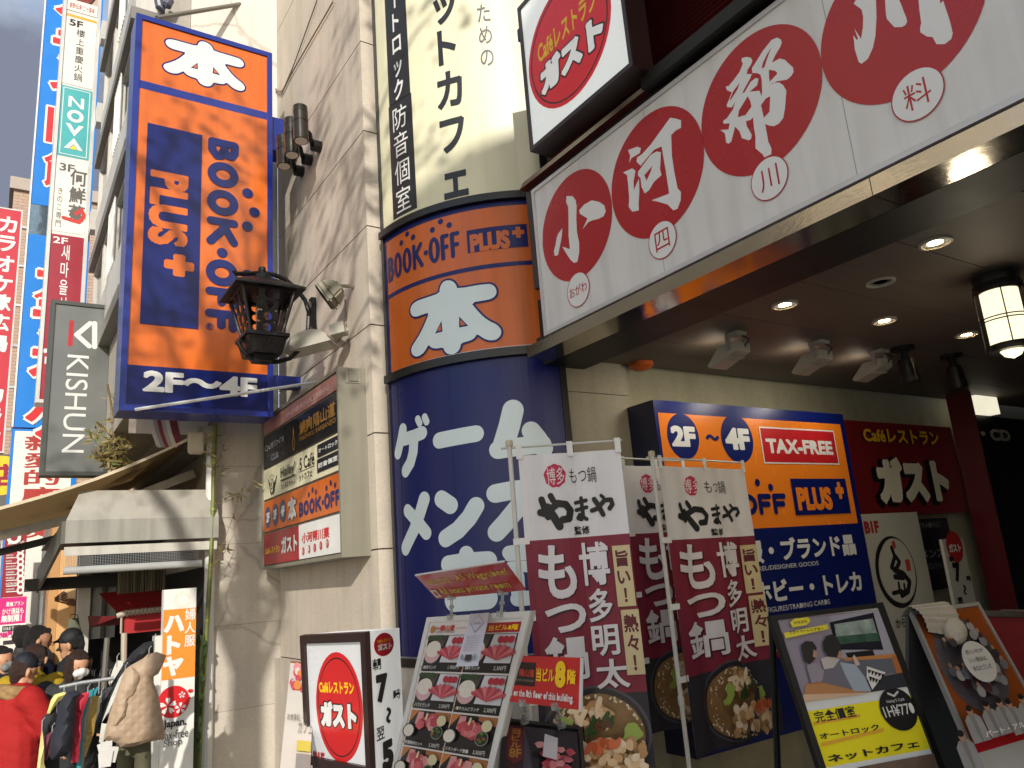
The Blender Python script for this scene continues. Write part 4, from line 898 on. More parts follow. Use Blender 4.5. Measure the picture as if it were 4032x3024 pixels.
for p, lab in fl:
    c = onZ(P(*p), ZC - .09); t = thing('led_floodlight', lab, 'floodlight', (c.x, c.y, ZC - .2), 'LED floodlights on the entrance ceiling'); wm = M('a8a69c', .4)
    b = MB(); b.box(c.x - .055, c.y - .07, ZC - .03, c.x + .055, c.y + .05, ZC - .001, wm); b.build('mount', t, bevel=.004)
    for sx in (-1, 1): b = MB(); b.box(c.x + sx * .091 - .004, c.y - .02, ZC - .14, c.x + sx * .091 + .004, c.y + .015, ZC - .031, ALU); b.build('yoke_arm', t)
    b = MB(); b.tube([(c.x + .03, c.y - .03, ZC - .02), (c.x + .04, c.y - .09, ZC - .07), (c.x + .02, c.y - .05, ZC - .12)], .007, BKM, 6); b.build('cable', t)
    b = MB()
    for q in range(7): b.box(c.x - .075 + q * .022, c.y - .01 + .0, ZC - .176 - .012, c.x - .069 + q * .022, c.y + .10, ZC - .165 - .012, wm)
    b.build('cooling_fins', t)
    yz = [(-.06, -.085), (-.055, -.15), (.19, -.225), (.225, -.20), (.10, -.085)]
    b = MB(); A_ = [Vector((c.x - .085, c.y + y, ZC + z)) for y, z in yz]; B_ = [v + Vector((.17, 0, 0)) for v in A_]
    b.face(A_, wm); b.face(B_[::-1], wm)
    for k in range(5): b.face([A_[k - 1], B_[k - 1], B_[k], A_[k]][::-1], wm)
    b.build('housing', t, bevel=.006)
    b = MB(); n_ = Vector((0, .145, .14)).normalized(); b.hexa([A_[3] * .85 + A_[4] * .15 + n_ * .001 + Vector((.02, 0, 0)), B_[3] * .85 + B_[4] * .15 + n_ * .001 - Vector((.02, 0, 0)), B_[3] * .2 + B_[4] * .8 + n_ * .001 - Vector((.02, 0, 0)), A_[3] * .2 + A_[4] * .8 + n_ * .001 + Vector((.02, 0, 0)),
        A_[3] * .85 + A_[4] * .15 + n_ * .006 + Vector((.02, 0, 0)), B_[3] * .85 + B_[4] * .15 + n_ * .006 - Vector((.02, 0, 0)), B_[3] * .2 + B_[4] * .8 + n_ * .006 - Vector((.02, 0, 0)), A_[3] * .2 + A_[4] * .8 + n_ * .006 + Vector((.02, 0, 0))], lampmat(6)); b.build('lens', t)
    ld = bpy.data.lights.new('flood_lamp', 'AREA'); ld.energy = 1.5; ld.size = .2; ld.color = (1, .93, .8); lo = bpy.data.objects.new('flood_lamp', ld); COL.objects.link(lo); lo.parent = t
    lo.location = (0, .27, -.02); lo.rotation_euler = Vector((.1, .6, -1)).to_track_quat('-Z', 'Y').to_euler()
for p, lab in (((1958, 790), 'black cylinder spotlight on the ceiling beside the white floodlights'), ((2062, 805), 'black cylinder spotlight on the ceiling over the red pillar')):
    c = onZ(P(*p), ZC - .16); t = thing('cylinder_light', lab, 'ceiling light', (c.x, c.y, ZC - .3), 'black cylinder spotlights on the ceiling')
    b = MB(); b.lathe((c.x, c.y, ZC), (0, 0, -1), [(0, .09), (.03, .09), (.032, .03), (.10, .03)], BKM, 16); b.build('mount', t, smooth=True)
    b = MB(); b.lathe((c.x, c.y, ZC - .10), (0.1, 0, -1), [(0, .05), (.005, .06), (.2, .075), (.205, .06)], BKM, 16); b.build('lamp_body', t, smooth=True)
# hanging lantern
pc = onD(P(2165, 680), 4.7); ztop = onD(P(2165, 680), 4.7)
zz_ = lambda y: onD(P(2170, y), 4.7).z
t = thing('pendant_lantern', 'tall glowing cylinder lantern with black caps and wire cage under the ceiling', 'lantern', pc)
x_, y_ = pc.x + .02, pc.y; z0_, z1_ = zz_(745), zz_(625)
b = MB(); b.lathe((x_, y_, zz_(780)), (0, 0, 1), [(0, .0), (.02, .045), (.05, .065), (.07, .07)], M('d8cfb0', .4, emit=.8), 20); b.build('bottom_bowl', t, smooth=True)
b = MB(); b.lathe((x_, y_, z0_), (0, 0, 1), [(0, .105), (z1_ - z0_, .105)], M('e8dcb8', .4, emit=.75, var=.06, scale=4), 24); b.build('lamp_shade', t, smooth=True)
b = MB(); b.lathe((x_, y_, z0_ - .045), (0, 0, 1), [(0, .10), (.0, .12), (.02, .125), (.04, .12), (.044, .1)], BKM, 20); b.build('ring', t, smooth=True)
zt_ = z1_; b = MB(); b.lathe((x_, y_, zt_), (0, 0, 1), [(0, .115), (.02, .135), (.05, .135), (.055, .125), (.08, .13), (.11, .13), (.115, .12), (.14, .12), (.15, .03), (ZC - zt_ - .03, .015), (ZC - zt_ - .03, .12), (ZC - zt_ - .002, .13)], BKM, 20); b.build('cap', t, smooth=True)
b = MB()
for k in range(4): a = k * math.pi / 2 + .5; b.tube([(x_ + .135 * math.cos(a), y_ + .135 * math.sin(a), z0_ - .04), (x_ + .135 * math.cos(a), y_ + .135 * math.sin(a), zt_ + .02)], .004, BKM, 5)
for zz in (z0_ + (zt_ - z0_) * .42, z0_ + (zt_ - z0_) * .48): b.tube([(x_ + .135 * math.cos(k * .3491), y_ + .135 * math.sin(k * .3491), zz) for k in range(19)], .004, BKM, 4)
b.build('wire_cage', t)
ld = bpy.data.lights.new('lantern_lamp', 'POINT'); ld.energy = 3; ld.color = (1, .86, .62); ld.shadow_soft_size = .1; lo = bpy.data.objects.new('lantern_lamp', ld); COL.objects.link(lo); lo.parent = t; lo.location = (x_ - pc.x, 0, -.55)
b = MB(); p = onZ(P(1385, 792), ZC - .03); b.lathe((p.x, p.y, ZC - .001), (0, 0, -1), [(0, .1), (.03, .1), (.06, .05), (.065, 0)], M('b5541c', .4)); b.build('orange_beacon', None, smooth=True, label='small orange dome fitting on the ceiling at the beam end', cat='beacon')
# ================================================================== unseen tower added behind the camera to cast the entrance shade
tw = thing('shade_tower', 'unseen slim tower added behind the photographer to shade the entrance', 'building', (-5, -12.5, 0))
b = MB(); b.box(-6.6, -14.2, 0, -3.4, -11.05, 13.3, stone('tower_render', 'aaa294', .1, .3)); b.build('wall', tw)
for k in range(4): b = MB(); b.box(-6.0, -11.04, 1.2 + 3 * k, -4.0, -10.99, 3.0 + 3 * k, M('2c343a', .08)); b.build('window', tw)
# ================================================================== banner flags
def flag(tl, tr, label, ph, W_=.6, Hh=1.76):
    U = Vector((tr.x - tl.x, tr.y - tl.y, 0)); W_ = U.length; U = U.normalized(); Hh = 1.76
    fr = Cloth((tl.x, tl.y, tl.z), U, (0, 0, 1), .021, 12, ph)
    t = thing('banner_flag', label, 'banner', (tl.x - U.x * .04, tl.y - U.y * .04, 0), 'hotpot banner flags at the entrance')
    f = lambda x, y: (x * W_, -y * Hh)
    def bx(x0, y0, x1, y1): return (f(x0, y0), f(x1, y1))
    wc = M('dad8d8', .7, var=.06); mar = M('7a1d33', .6, var=.08)
    b = MB(); b.flat(fr, [[f(0, .27), f(1, .27), f(1, 0), f(0, 0)]], wc, 0); b.flat(fr, [[f(0, .74), f(1, .74), f(1, .27), f(0, .27)]], mar, 0); b.flat(fr, [[f(0, 1), f(1, 1), f(1, .74), f(0, .74)]], M('2a2730', .6), 0)
    b.flat(fr, [[f(0, 1), f(1, 1), f(1, 0), f(0, 0)]][::1], M('b3afad', .8), -.002); b.build('cloth', t)
    b = MB(); b.w = .001; ck = M('141414', .6)
    c = f(.34, .072); b.union(fr, [[(c[0] + (.062 + .003 * math.sin(7 * a)) * math.cos(a) * 1.0, c[1] + (.066 + .003 * math.sin(9 * a)) * math.sin(a)) for a in [2 * math.pi * k / 40 for k in range(40)]]], M('b81e48', .6))
    b.text(fr, '博多', None, None, M('e0d8d8', .6), .0, 0, bx(.26, .045, .43, .10)); b.text(fr, 'もつ鍋', None, None, ck, .0, 0, bx(.48, .05, .74, .10))
    S = lambda *p: [f(*q_) for q_ in p]
    # heavy brushed kana of the brand line
    b.strokes(fr, [(S((.17, .185), (.22, .19), (.34, .16), (.42, .165), (.46, .185), (.44, .21), (.38, .212)), .04), (S((.19, .145), (.215, .175), (.24, .2)), .038), (S((.28, .135), (.30, .15)), .034), (S((.24, .17), (.30, .205), (.34, .232)), .046)], ck)
    b.strokes(fr, [(S((.52, .162), (.62, .156)), .022), (S((.52, .185), (.62, .178)), .022), (S((.575, .148), (.58, .20), (.56, .215), (.53, .21), (.55, .2), (.61, .215)), .022)], ck)
    b.strokes(fr, [(S((.67, .19), (.72, .185), (.80, .16), (.86, .16), (.87, .175), (.84, .187)), .026), (S((.70, .155), (.74, .18), (.77, .205)), .028), (S((.77, .145), (.79, .152)), .02)], ck)
    b.text(fr, '監修', None, None, ck, .02, 0, bx(.48, .235, .63, .262))
    sh = M('3d0d1a', .6); wl = M('d6d2d4', .55)
    w0 = b.nextw()
    for s, x0, y0, x1, y1, d in (('も', .10, .288, .46, .452, .055), ('つ', .13, .468, .52, .552, .055), ('鍋', .10, .562, .50, .69, .03), ('博', .50, .288, .78, .42, .035), ('多', .55, .43, .77, .53, .035), ('明', .55, .54, .80, .63, .04), ('太', .56, .64, .86, .725, .045)):
        b.text(fr, s, None, None, sh, d * .55 + .01, 0, (f(x0 + .012, y0 + .004), f(x1 + .012, y1 + .004)), w0); b.text(fr, s, None, None, wl, d * .55, 0, bx(x0, y0, x1, y1), w0 + .0012)
    b.w = w0 + .0025; tag = M('c9b98e', .6); mk = M('5b1420', .6)
    for (x0, y0, x1, y1), s in (((.82, .305, .985, .49), '旨い！'), ((.84, .50, 1.0, .69), '熱々！')):
        b.flat(fr, [[f(x0, y1), f(x1, y1), f(x1, y0), f(x0, y0)]], tag); b.vtext(fr, s, None, None, mk, .03, (f(x0 + .01, y0 + .012), f(x1 - .01, y1 - .006)))
    b.build('printed_lettering', t)
    # printed hotpot
    b = MB(); b.w = .0016; rg = random.Random(3)
    cx, cy = f(.5, .852); rx, rz_ = .292, .245
    def blob(x, y, r, m, e=.7, wv=None):
        a0 = rg.random() * 6.3; n_ = 8
        pts = []
        for k in range(n_):
            a = 2 * math.pi * k / n_; q_ = r * (.75 + .4 * rg.random()); u, v = q_ * math.cos(a), q_ * e * math.sin(a)
            pts.append((cx + x * rx + u * math.cos(a0) - v * math.sin(a0), cy + y * rz_ + u * math.sin(a0) + v * math.cos(a0)))
        pts = [(min(max(p[0], .002), W_ - .002), min(max(p[1], -Hh + .01), 0)) for p in pts]
        b.flat(fr, [pts], m, wv)
    b.disc(fr, (cx, cy), rx, rz_, M('4a4750', .4)); b.disc(fr, (cx, cy), rx * .95, rz_ * .95, M('26242b', .4)); b.disc(fr, (cx, cy - .008), rx * .89, rz_ * .87, M('8a6a44', .4, var=.3, scale=20))
    for k in range(90):
        a = rg.random() * 6.28; q_ = .80 + .06 * rg.random(); blob(q_ * math.cos(a), q_ * math.sin(a) - .03, .006 + .005 * rg.random(), M('d8cba8', .4))
    dg = M('2f4a22', .5); lg = M('93a94c', .5); tan = [M(h_, .45) for h_ in ('c9a274', 'dcbc92', 'b58a5c', 'e6d0b0')]; orr = [M(h_, .45) for h_ in ('b4502a', 'c9683e')]
    for k in range(26): blob(-.05 + .8 * (rg.random() - .5), .42 + .45 * (rg.random() - .4), .05, tan[rg.randrange(4)], .35)
    for k in range(14): blob(.05 + .5 * (rg.random() - .5), .30 + .3 * (rg.random() - .5), .03, dg, .5)
    for k in range(10): blob(.1 + .3 * (rg.random() - .5), .25 + .18 * (rg.random() - .5), .022, M('5b3a22', .5), .5)
    for k in range(7): blob(.62 + .2 * (rg.random() - .5), .05 + .3 * (rg.random() - .5), .045, lg, .6)
    for k in range(5): blob(-.62 + .2 * (rg.random() - .5), .25 + .3 * (rg.random() - .5), .04, lg, .6)
    for k in range(110): blob(1.45 * (rg.random() - .5), -.36 + .62 * (rg.random() - .5), .028, tan[rg.randrange(4)], .8)
    for k in range(12): blob(.0 + .55 * (rg.random() - .5), -.06 + .12 * (rg.random() - .5), .035, orr[k % 2], .5)
    b.build('printed_hotpot', t)
    pm = M('c4c2ba', .35); px_ = tl - U * .045
    b = MB(); b.tube([(px_.x, px_.y, .02), (px_.x, px_.y, 1.1), (px_.x, px_.y, tl.z + .06)], .014, pm, 10); b.tube([(px_.x, px_.y, 1.05), (px_.x, px_.y, 1.1)], .019, pm, 10); b.lathe((px_.x, px_.y, tl.z + .06), (0, 0, 1), [(0, .022), (.03, .022), (.035, .012)], M('b9ae94', .4), 10); b.build('pole', t)
    b = MB(); b.tube([px_ - U * .05 + Vector((0, 0, .05)), tl + U * (W_ + .02) + Vector((0, 0, .05))], .007, pm, 6); b.build('cross_bar', t)
    for y in (.27, .5, .74):
        b = MB(); o = fr.at(0, -y * Hh); b.hexa([px_ + Vector((0, 0, o.z - tl.z + dz_)) + fr.W * dw + U * du for dz_ in (-.018, .018) for du, dw in ((-.02, .016), (.07, .016), (.07, .022), (-.02, .022))], M('dcdcd8', .5)); b.build('tie_loop', t)
    for x in (.0, .5, .97):
        b = MB(); o = fr.at(x * W_, 0); b.hexa([o + U * du + fr.W * dw + Vector((0, 0, dz_)) for dz_ in (-.02, .065) for du, dw in ((-.012, .009), (.022, .009), (.022, .013), (-.012, .013))], M('dcdcd8', .5)); b.build('tie_loop', t)
    b = MB(); b.lathe((px_.x, px_.y, 0), (0, 0, 1), [(0, .2), (.09, .2), (.12, .17), (.13, .04), (.2, .03)], M('3a3d45', .5), 20); b.build('base', t, smooth=True)
ZT = 2.53
def zt(p): return onZ(p, ZT)
a, c = zt((2040, 1796)), zt((2445, 1772)); sc_ = 4.38 / (a - CAM).dot(AX)
a1 = onD((2040, 1796), 4.38); c1 = onD((2440, 1770), 4.42); c1.z = a1.z; flag(a1, c1, 'maroon and white hotpot banner nearest the street with the widest visible cloth', .3)
a3 = onD(P(1420, 1006), 5.0); c3_ = onD(P(1606, 1022), 5.62); c3_.z = a3.z; flag(a3, c3_, 'maroon and white hotpot banner on the right in front of the orange sign', 1.9)
a2 = onD(P(1345, 1005), 5.42); c2_ = onD(P(1478, 1024), 5.85); c2_.z = a2.z; flag(a2, c2_, 'maroon and white hotpot banner half hidden between the two other banners', 4.0)
# ================================================================== floor light box of the cafe
K3 = K(1100, 2350, .40687); KQ = K(1000, 2000, .61728); KR = K(2000, 2000, .61728)
qw = Quad(K3(215, 372), K3(845, 340), K3(906, 1737), K3(273, 1610), 4.7)
qn = Quad(K3(845, 340), K3(1160, 300), K3(1215, 1548), K3(906, 1737), 0, qw.TR)
t = thing('floor_light_box', 'brown framed floor light box with a red cafe disc beside the stone wall', 'sign', (qw.BR.x, qw.BR.y, 0))
A, B, C_ = qw.TL, qw.TR, qn.TR; a_, b_, c_ = qw.BL, qw.BR, qn.BR
D_ = A + C_ - B; d_ = a_ + c_ - b_
for v in (a_, b_, c_, d_): pass
b = MB(); ins = (C_ - B).normalized() * .012
b.hexa([a_ + ins, b_ + ins, c_, d_, A + ins, B + ins, C_, D_], M('d6d6d2', .4, dirt=.1, emit=.22)); b.build('cabinet', t)  # weak glow added to brighten the cabinet and its face
tk = .05 / qw.w_; tv = .05 / qw.h_
b = MB(); fm = M('2e1d1a', .35, dirt=.15); b.slab(qw, 0, 0, tk, 1, -.02, .014, fm); b.slab(qw, 1 - tk, 0, 1, 1, -.02, .014, fm); b.slab(qw, tk, 1 - tv, 1 - tk, 1, -.02, .014, fm); b.slab(qw, tk, 0, 1 - tk, tv, -.02, .014, fm); b.build('frame', t)
b = MB(); b.rectuv(qw, tk, tv, 1 - tk, 1 - tv, M('c6c7c8', .25, var=.03, emit=.1), -.005); b.build('face', t)
b = MB(); b.w = -.0035
c = qw.uv(K3(568, 1072)); e = qw.uv(K3(568, 535)); f_ = qw.uv(K3(803, 1080)); ru, rv = f_[0] - c[0], e[1] - c[1]
b.disc(qw, c, ru, rv, M('c81d20', .3, var=.05)); b.disc(qw, c, ru * .90, rv * .90, BLK, hole=.975)
b.text(qw, 'Caféレストラン', K3(380, 815), K3(722, 950), YEL, .045)
b.text(qw, 'ガスト', None, None, BLK, .14, 0, (qw.uv(K3(380, 985)), qw.uv(K3(765, 1310)))); b.text(qw, 'ガスト', K3(395, 1000), K3(752, 1295), M('dcdcda', .35), .085)
b.text(qw, 'B1F', K3(325, 1490), K3(440, 1640), M('b01d26', .35), .06); b.build('lettering', t)
b = MB(); b.w = .001; c = qn.uv(K3(1012, 460)); ru = abs(qn.uv(K3(1105, 450))[0] - c[0]); rv = abs(qn.uv(K3(1012, 347))[1] - c[1])
b.disc(qn, c, ru, rv, M('c81d20', .3)); b.text(qn, 'Caféレストラン', K3(943, 415), K3(1080, 425), YEL, .03); b.text(qn, 'ガスト', K3(945, 458), K3(1087, 500), M('e0e0dc', .35), .08)
ik = M('1c1718', .4); b.text(qn, '朝', K3(893, 605), K3(980, 700), ik, .012); b.text(qn, '7', K3(925, 760), K3(1050, 1000), ik, .075); b.text(qn, '時', K3(1092, 905), K3(1168, 975), ik, .012); b.text(qn, '～', K3(1018, 1075), K3(1078, 1215), ik, .06, 1); b.text(qn, '翌', K3(928, 1275), K3(1010, 1365), ik, .02); b.text(qn, '5', K3(975, 1415), K3(1100, 1640), ik, .075); b.build('side_lettering', t)
b = MB(); f0 = (a_ + c_) / 2; b.box(f0.x - .2, f0.y - .2, 0, f0.x + .2, f0.y + .2, min(v.z for v in (a_, b_, c_, d_)) + .01, fm); b.build('foot', t)
# small poster on the plinth behind it
qp = Quad(K3(108, 640), K3(330, 660), K3(300, 1750), K3(0, 1720), 5.6)
t = thing('street_poster', 'faded floral poster standing against the stone base left of the floor light box', 'poster', (qp.BL.x, qp.BL.y, 0))
b = MB(); b.slab(qp, 0, -.45, 1, 1, -.03, 0, M('cfc8bc', .5, var=.05)); b.slab(qp, 0, 1.0, 1, 1.02, -.03, .004, M('8a5a3a', .6)); b.build('board', t)
b = MB(); b.w = .001; rg = random.Random(5)
for k in range(16): b.disc(qp, (.2 + .5 * rg.random(), .62 + .34 * rg.random()), .12 + .06 * rg.random(), .035 + .02 * rg.random(), M(rg.choice(['d98a4a', 'c94a58', 'd9d0c8', 'd98a90', 'b8c4c8']), .5), None, 12)
b.vtext(qp, '音個室', None, None, M('8d8478', .5), .0, ((.62, .72), (.95, .42))); b.text(qp, 'お食事処', None, None, M('6d665e', .5), .0, 0, ((.08, .46), (.55, .40))); b.text(qp, 'カフェ', None, None, M('8d8478', .5), .0, 0, ((.5, .4), (1, .3)))
b.rectuv(qp, .5, .16, .98, .24, M('c9b94a', .5)); b.rectuv(qp, .5, .0, .98, .14, M('8f8a84', .5)); b.build('print', t)
# ================================================================== white menu board
qm = Quad(KQ(1108, 698), KQ(1768, 655), (1926, 3107), (1546, 3024), 4.25)
t = thing('menu_board', 'white framed standing board with rows of raw beef dishes', 'menu board', (qm.BL.x, qm.BL.y, 0))
b = MB(); b.slab(qm, 0, -.55, 1, 1, -.03, -.004, M('bdbcb8', .4, dirt=.15)); b.build('frame', t)
b = MB(); b.slab(qm, 0, -.55, .045, 1, -.004, .006, WHT); b.slab(qm, .955, -.55, 1, 1, -.004, .006, WHT); b.slab(qm, .045, .965, .955, 1, -.004, .006, WHT); b.build('snap_edge', t)
b = MB(); b.rectuv(qm, .045, -.55, .955, .965, M('d2cdca', .35, var=.02), -.0025); b.build('poster', t)
b = MB(); b.w = -.0015
a, c = qm.uv(KQ(1490, 735)), qm.uv(KQ(1685, 790)); b.rectuv(qm, a[0], c[1], .94, a[1], M('a01c28', .3)); b.text(qm, '当ビル8階', None, None, YEL, .02, 0, ((a[0] + .02, a[1] - .012), (.925, c[1] + .012)))
b.text(qm, '陽山道', KQ(1195, 748), KQ(1275, 782), M('b8322a', .4), .03); b.text(qm, '焼肉', KQ(1162, 760), KQ(1190, 778), M('b8322a', .4), .01); b.text(qm, 'YAKINIKU YANSANDO', KQ(1158, 785), KQ(1280, 796), M('5a4a44', .4), .0); b.disc(qm, qm.uv(KQ(1142, 775)), .025, .025, gld); b.text(qm, 'ランチタイム', KQ(1290, 760), KQ(1360, 772), M('b8322a', .4), .0)
b.build('header', t)
fracs = []
for r, (p0, p1) in enumerate((((1350, 380), (1735, 745)), ((1255, 730), (1655, 1120)), ((1185, 1095), (1570, 1540)))):
    fracs.append((qm.uv(K3(*p0)), qm.uv(K3(*p1))))
rowh = fracs[0][0][1] - fracs[1][0][1]; v0 = fracs[0][0][1]
names = [('焼肉ランチ', '1,900円'), ('和牛ランチ', '2,300円'), ('ハラミランチ', '2,300円'), ('和牛カルビランチ', '2,300円'), ('特選焼肉セット', '3,300円'), ('スタンダード御膳', '3,500円'), ('焼肉御膳', '3,800円'), ('特選御膳', '4,200円'), ('', ''), ('', '')]
rg = random.Random(11); meat = [M(h_, .4, var=.25, scale=25) for h_ in ('b0424e', 'c25a62', 'a83848', 'cc7478', 'd08e8c')]; rice = M('d6cfc2', .5, var=.08, scale=40); dk = M('1d1a1a', .35)
for r in range(5):
    for cidx in range(2):
        u0 = .065 + cidx * .44; u1 = u0 + .43; y1 = v0 - r * rowh; y0 = y1 - rowh * .955
        b = MB(); b.w = -.0018; b.rectuv(qm, u0, y0, u1, y1, dk); ys = y0 + (y1 - y0) * .24; vh = y1 - ys
        def X(x): return u0 + (u1 - u0) * x
        def Yv(y): return ys + vh * y
        if r < 2:
            b.flat(qm, [[(X(.42), Yv(0.02)), (X(.98), Yv(.02)), (X(.98), Yv(.98)), (X(.52), Yv(.98))]], M('c9c8cf', .4)); b.flat(qm, [[(X(.0), Yv(.1)), (X(.35), Yv(.1)), (X(.48), Yv(.98)), (X(.2), Yv(.98))]], M('4a4340', .4))
            b.disc(qm, (X(.2), Yv(.36)), .2 * (u1 - u0), .38 * vh, M('c9a3a4', .4)); b.disc(qm, (X(.2), Yv(.50)), .185 * (u1 - u0), .30 * vh, rice)
            for k in range(5): b.disc(qm, (X(.06 + .07 * k), Yv(.92)), .03, .018, M('2f4426', .5), None, 8)
            for k in range(9):
                a = 2.5 - 1.9 * k / 8; px_, py_ = .70, .12; L_ = .72; b.flat(qm, [[(X(px_ - .02), Yv(py_)), (X(px_ + .02), Yv(py_)), (X(px_ + .42 * math.cos(a - .12)), Yv(py_ + L_ * .62 * math.sin(a - .12))), (X(px_ + .46 * math.cos(a)), Yv(py_ + L_ * .75 * math.sin(a))), (X(px_ + .42 * math.cos(a + .12)), Yv(py_ + L_ * .62 * math.sin(a + .12)))]], meat[k % 4])
            for k in range(3): b.disc(qm, (X(.72 + .11 * k), Yv(.80)), .028, .022, M('a82838', .4), None, 10)
        else:
            b.flat(qm, [[(X(.0), Yv(.55)), (X(.2), Yv(1)), (X(.0), Yv(1))]], M('b8743c', .5)); b.flat(qm, [[(X(.62), Yv(.85)), (X(1), Yv(.7)), (X(1), Yv(1)), (X(.6), Yv(1))]], M('9a6236', .5))
            b.flat(qm, [[(X(.16), Yv(.5)), (X(.36), Yv(.42)), (X(.34), Yv(.96)), (X(.2), Yv(.96))]], meat[4])
            for k in range(12): a = rg.random() * 6.3; q_ = .2 * rg.random(); cx_, cy_ = X(.5 + q_ * math.cos(a)), Yv(.58 + 1.2 * q_ * math.sin(a)); b.flat(qm, [[(cx_ + .045 * math.cos(z + a) * (1 + .4 * rg.random()), cy_ + .03 * math.sin(z + a) * (1 + .5 * rg.random())) for z in (0, 1.2, 2.4, 3.5, 4.8)]], meat[k % 5])
            b.disc(qm, (X(.08), Yv(.25)), .16 * (u1 - u0), .26 * vh, M('3a3634', .4)); b.disc(qm, (X(.08), Yv(.25)), .13 * (u1 - u0), .22 * vh, rice)
            b.disc(qm, (X(.85), Yv(.72)), .11 * (u1 - u0), .19 * vh, M('c9c09a', .4)); b.disc(qm, (X(.80), Yv(.3)), .14 * (u1 - u0), .24 * vh, M('8d8c86', .4)); b.disc(qm, (X(.80), Yv(.3)), .125 * (u1 - u0), .215 * vh, M('22311c', .4))
            for k in range(10): b.disc(qm, (X(.80 + .16 * (rg.random() - .5)), Yv(.3 + .28 * (rg.random() - .5))), .016, .010, M(rg.choice(['4a6a34', '8a4430', '2f4a24', '6d8a48']), .5), None, 6)
            b.flat(qm, [[(X(.47), Yv(.7)), (X(.52), Yv(.72)), (X(.53), Yv(.95)), (X(.49), Yv(.95))]], M('d6c79a', .5))
        nm, pr_ = names[r * 2 + cidx]
        if nm: b.text(qm, nm, None, None, WHT, .01, 0, ((X(.10), y0 + (y1 - y0) * .17), (X(.10 + .065 * len(nm)), y0 + (y1 - y0) * .07))); b.text(qm, pr_, None, None, WHT, .0, 0, ((X(.72), y0 + (y1 - y0) * .19), (X(.97), y0 + (y1 - y0) * .07))); b.flat(qm, [[(X(.035), y0 + .026), (X(.06), y0 + .014), (X(.085), y0 + .026), (X(.06), y0 + .04)]], gld)
        b.build('dish_card', t)
for k in (.1, .9):
    b = MB(); p = qm.at(k, .9, -.03); bk = qm.at(k, -.5, -.03); b.tube([p, (bk.x + .35, bk.y + .45, 0.0)], .012, ALU, 6); b.build('rear_leg', t)
b = MB(); p, q_ = qm.at(0, -.55, -.015), qm.at(1, -.55, -.015); b.hexa([Vector((v.x, v.y, z)) + o for z in (0.0, min(p.z, q_.z) + .02) for v, o in ((p, Vector((-.02, -.02, 0))), (q_, Vector((.02, -.02, 0))), (q_, Vector((.03, .03, 0))), (p, Vector((-.01, .03, 0))))], ALU); b.build('foot_rail', t)
def clip_arm(name, t, p, q_):
    b = MB(); cl = M('c9ccca', .1, trans=.6, alpha=.75); m_ = (p + q_) / 2
    b.tube([p, m_, q_], .008, cl, 6); b.lathe(m_ - Vector((0, 0, .012)), (0, 0, 1), [(0, .0), (.006, .014), (.018, .014), (.024, 0)], cl, 8)
    for c_ in (p, q_): b.box(c_.x - .022, c_.y - .012, c_.z - .014, c_.x + .022, c_.y + .012, c_.z + .014, cl)
    return b.build(name, t)
# paper notice pinned on the board
qq = Quad(K3(1850, 165), K3(2030, 152), K3(1922, 668), K3(1710, 672), (qm.at(.5, 1) - CAM).dot(AX) - .03)
t = thing('paper_notice', 'thin white printed notice clipped to the top of the beef menu board', 'notice', qq.BL)
b = MB(); b.slab(qq, 0, 0, 1, 1, -.001, 0, M('c9c9d0', .5, var=.02)); b.build('sheet', t); b = MB(); b.w = .0008; gk = M('76767c', .5)
b.flat(qq, [[(.5, .96), (.85, .78), (.5, .58), (.15, .78)]], gk); b.flat(qq, [[(.5, .945), (.82, .78), (.5, .597), (.18, .78)]], M('c9c9d0', .5, var=.02)); b.text(qq, '年末年始', None, None, gk, .0, 0, ((.3, .8), (.7, .74)))
for k in range(7): b.text(qq, '休業日のお知らせです', None, None, gk if k < 5 else M('a86068', .5), .0, 0, ((.16, .52 - .045 * k), (.84, .495 - .045 * k)))
b.rectuv(qq, .36, .06, .66, .16, M('2d2a30', .4)); b.disc(qq, (.2, .12), .06, .05, M('7f9a8c', .5), None, 10); b.disc(qq, (.8, .12), .06, .05, M('7f9a8c', .5), None, 10); b.build('print', t)
# red wagyu card held above the menu board
qc = Quad(KQ(1030, 433), KQ(1600, 345), KQ(1735, 525), KQ(1165, 580), 4.1)
t = thing('card_sign', 'red card tilted over the beef menu board with yellow English wagyu lettering', 'sign', qc.BL)
b = MB(); b.slab(qc, 0, 0, 1, 1, -.004, 0, M('b51f22', .12, var=.15, scale=4)); b.slab(qc, 0, 1.0, 1, 1.03, -.005, .003, M('cfc9c4', .3)); b.build('card', t)
b = MB(); b.w = .001; yl_ = M('d8b83a', .35); b.text(qc, 'WELCOME', None, None, yl_, .01, 0, ((.06, .80), (.36, .58))); b.text(qc, 'A5 Wagyubeef', None, None, yl_, .01, 0, ((.42, .84), (.97, .54))); b.text(qc, 'All seats private room', None, None, yl_, .01, 0, ((.12, .42), (.90, .10))); b.rectuv(qc, .02, .08, .1, .4, M('cfc4bc', .4)); b.disc(qc, (.06, .24), .02, .1, M('b51f22', .4), None, 12); b.build('lettering', t)
clip_arm('clip_stalk', t, qc.at(.2, .02, 0), qm.at(.28, .99, .01)); clip_arm('clip_stalk', t, qc.at(.78, .02, 0), qm.at(.76, .99, .01))
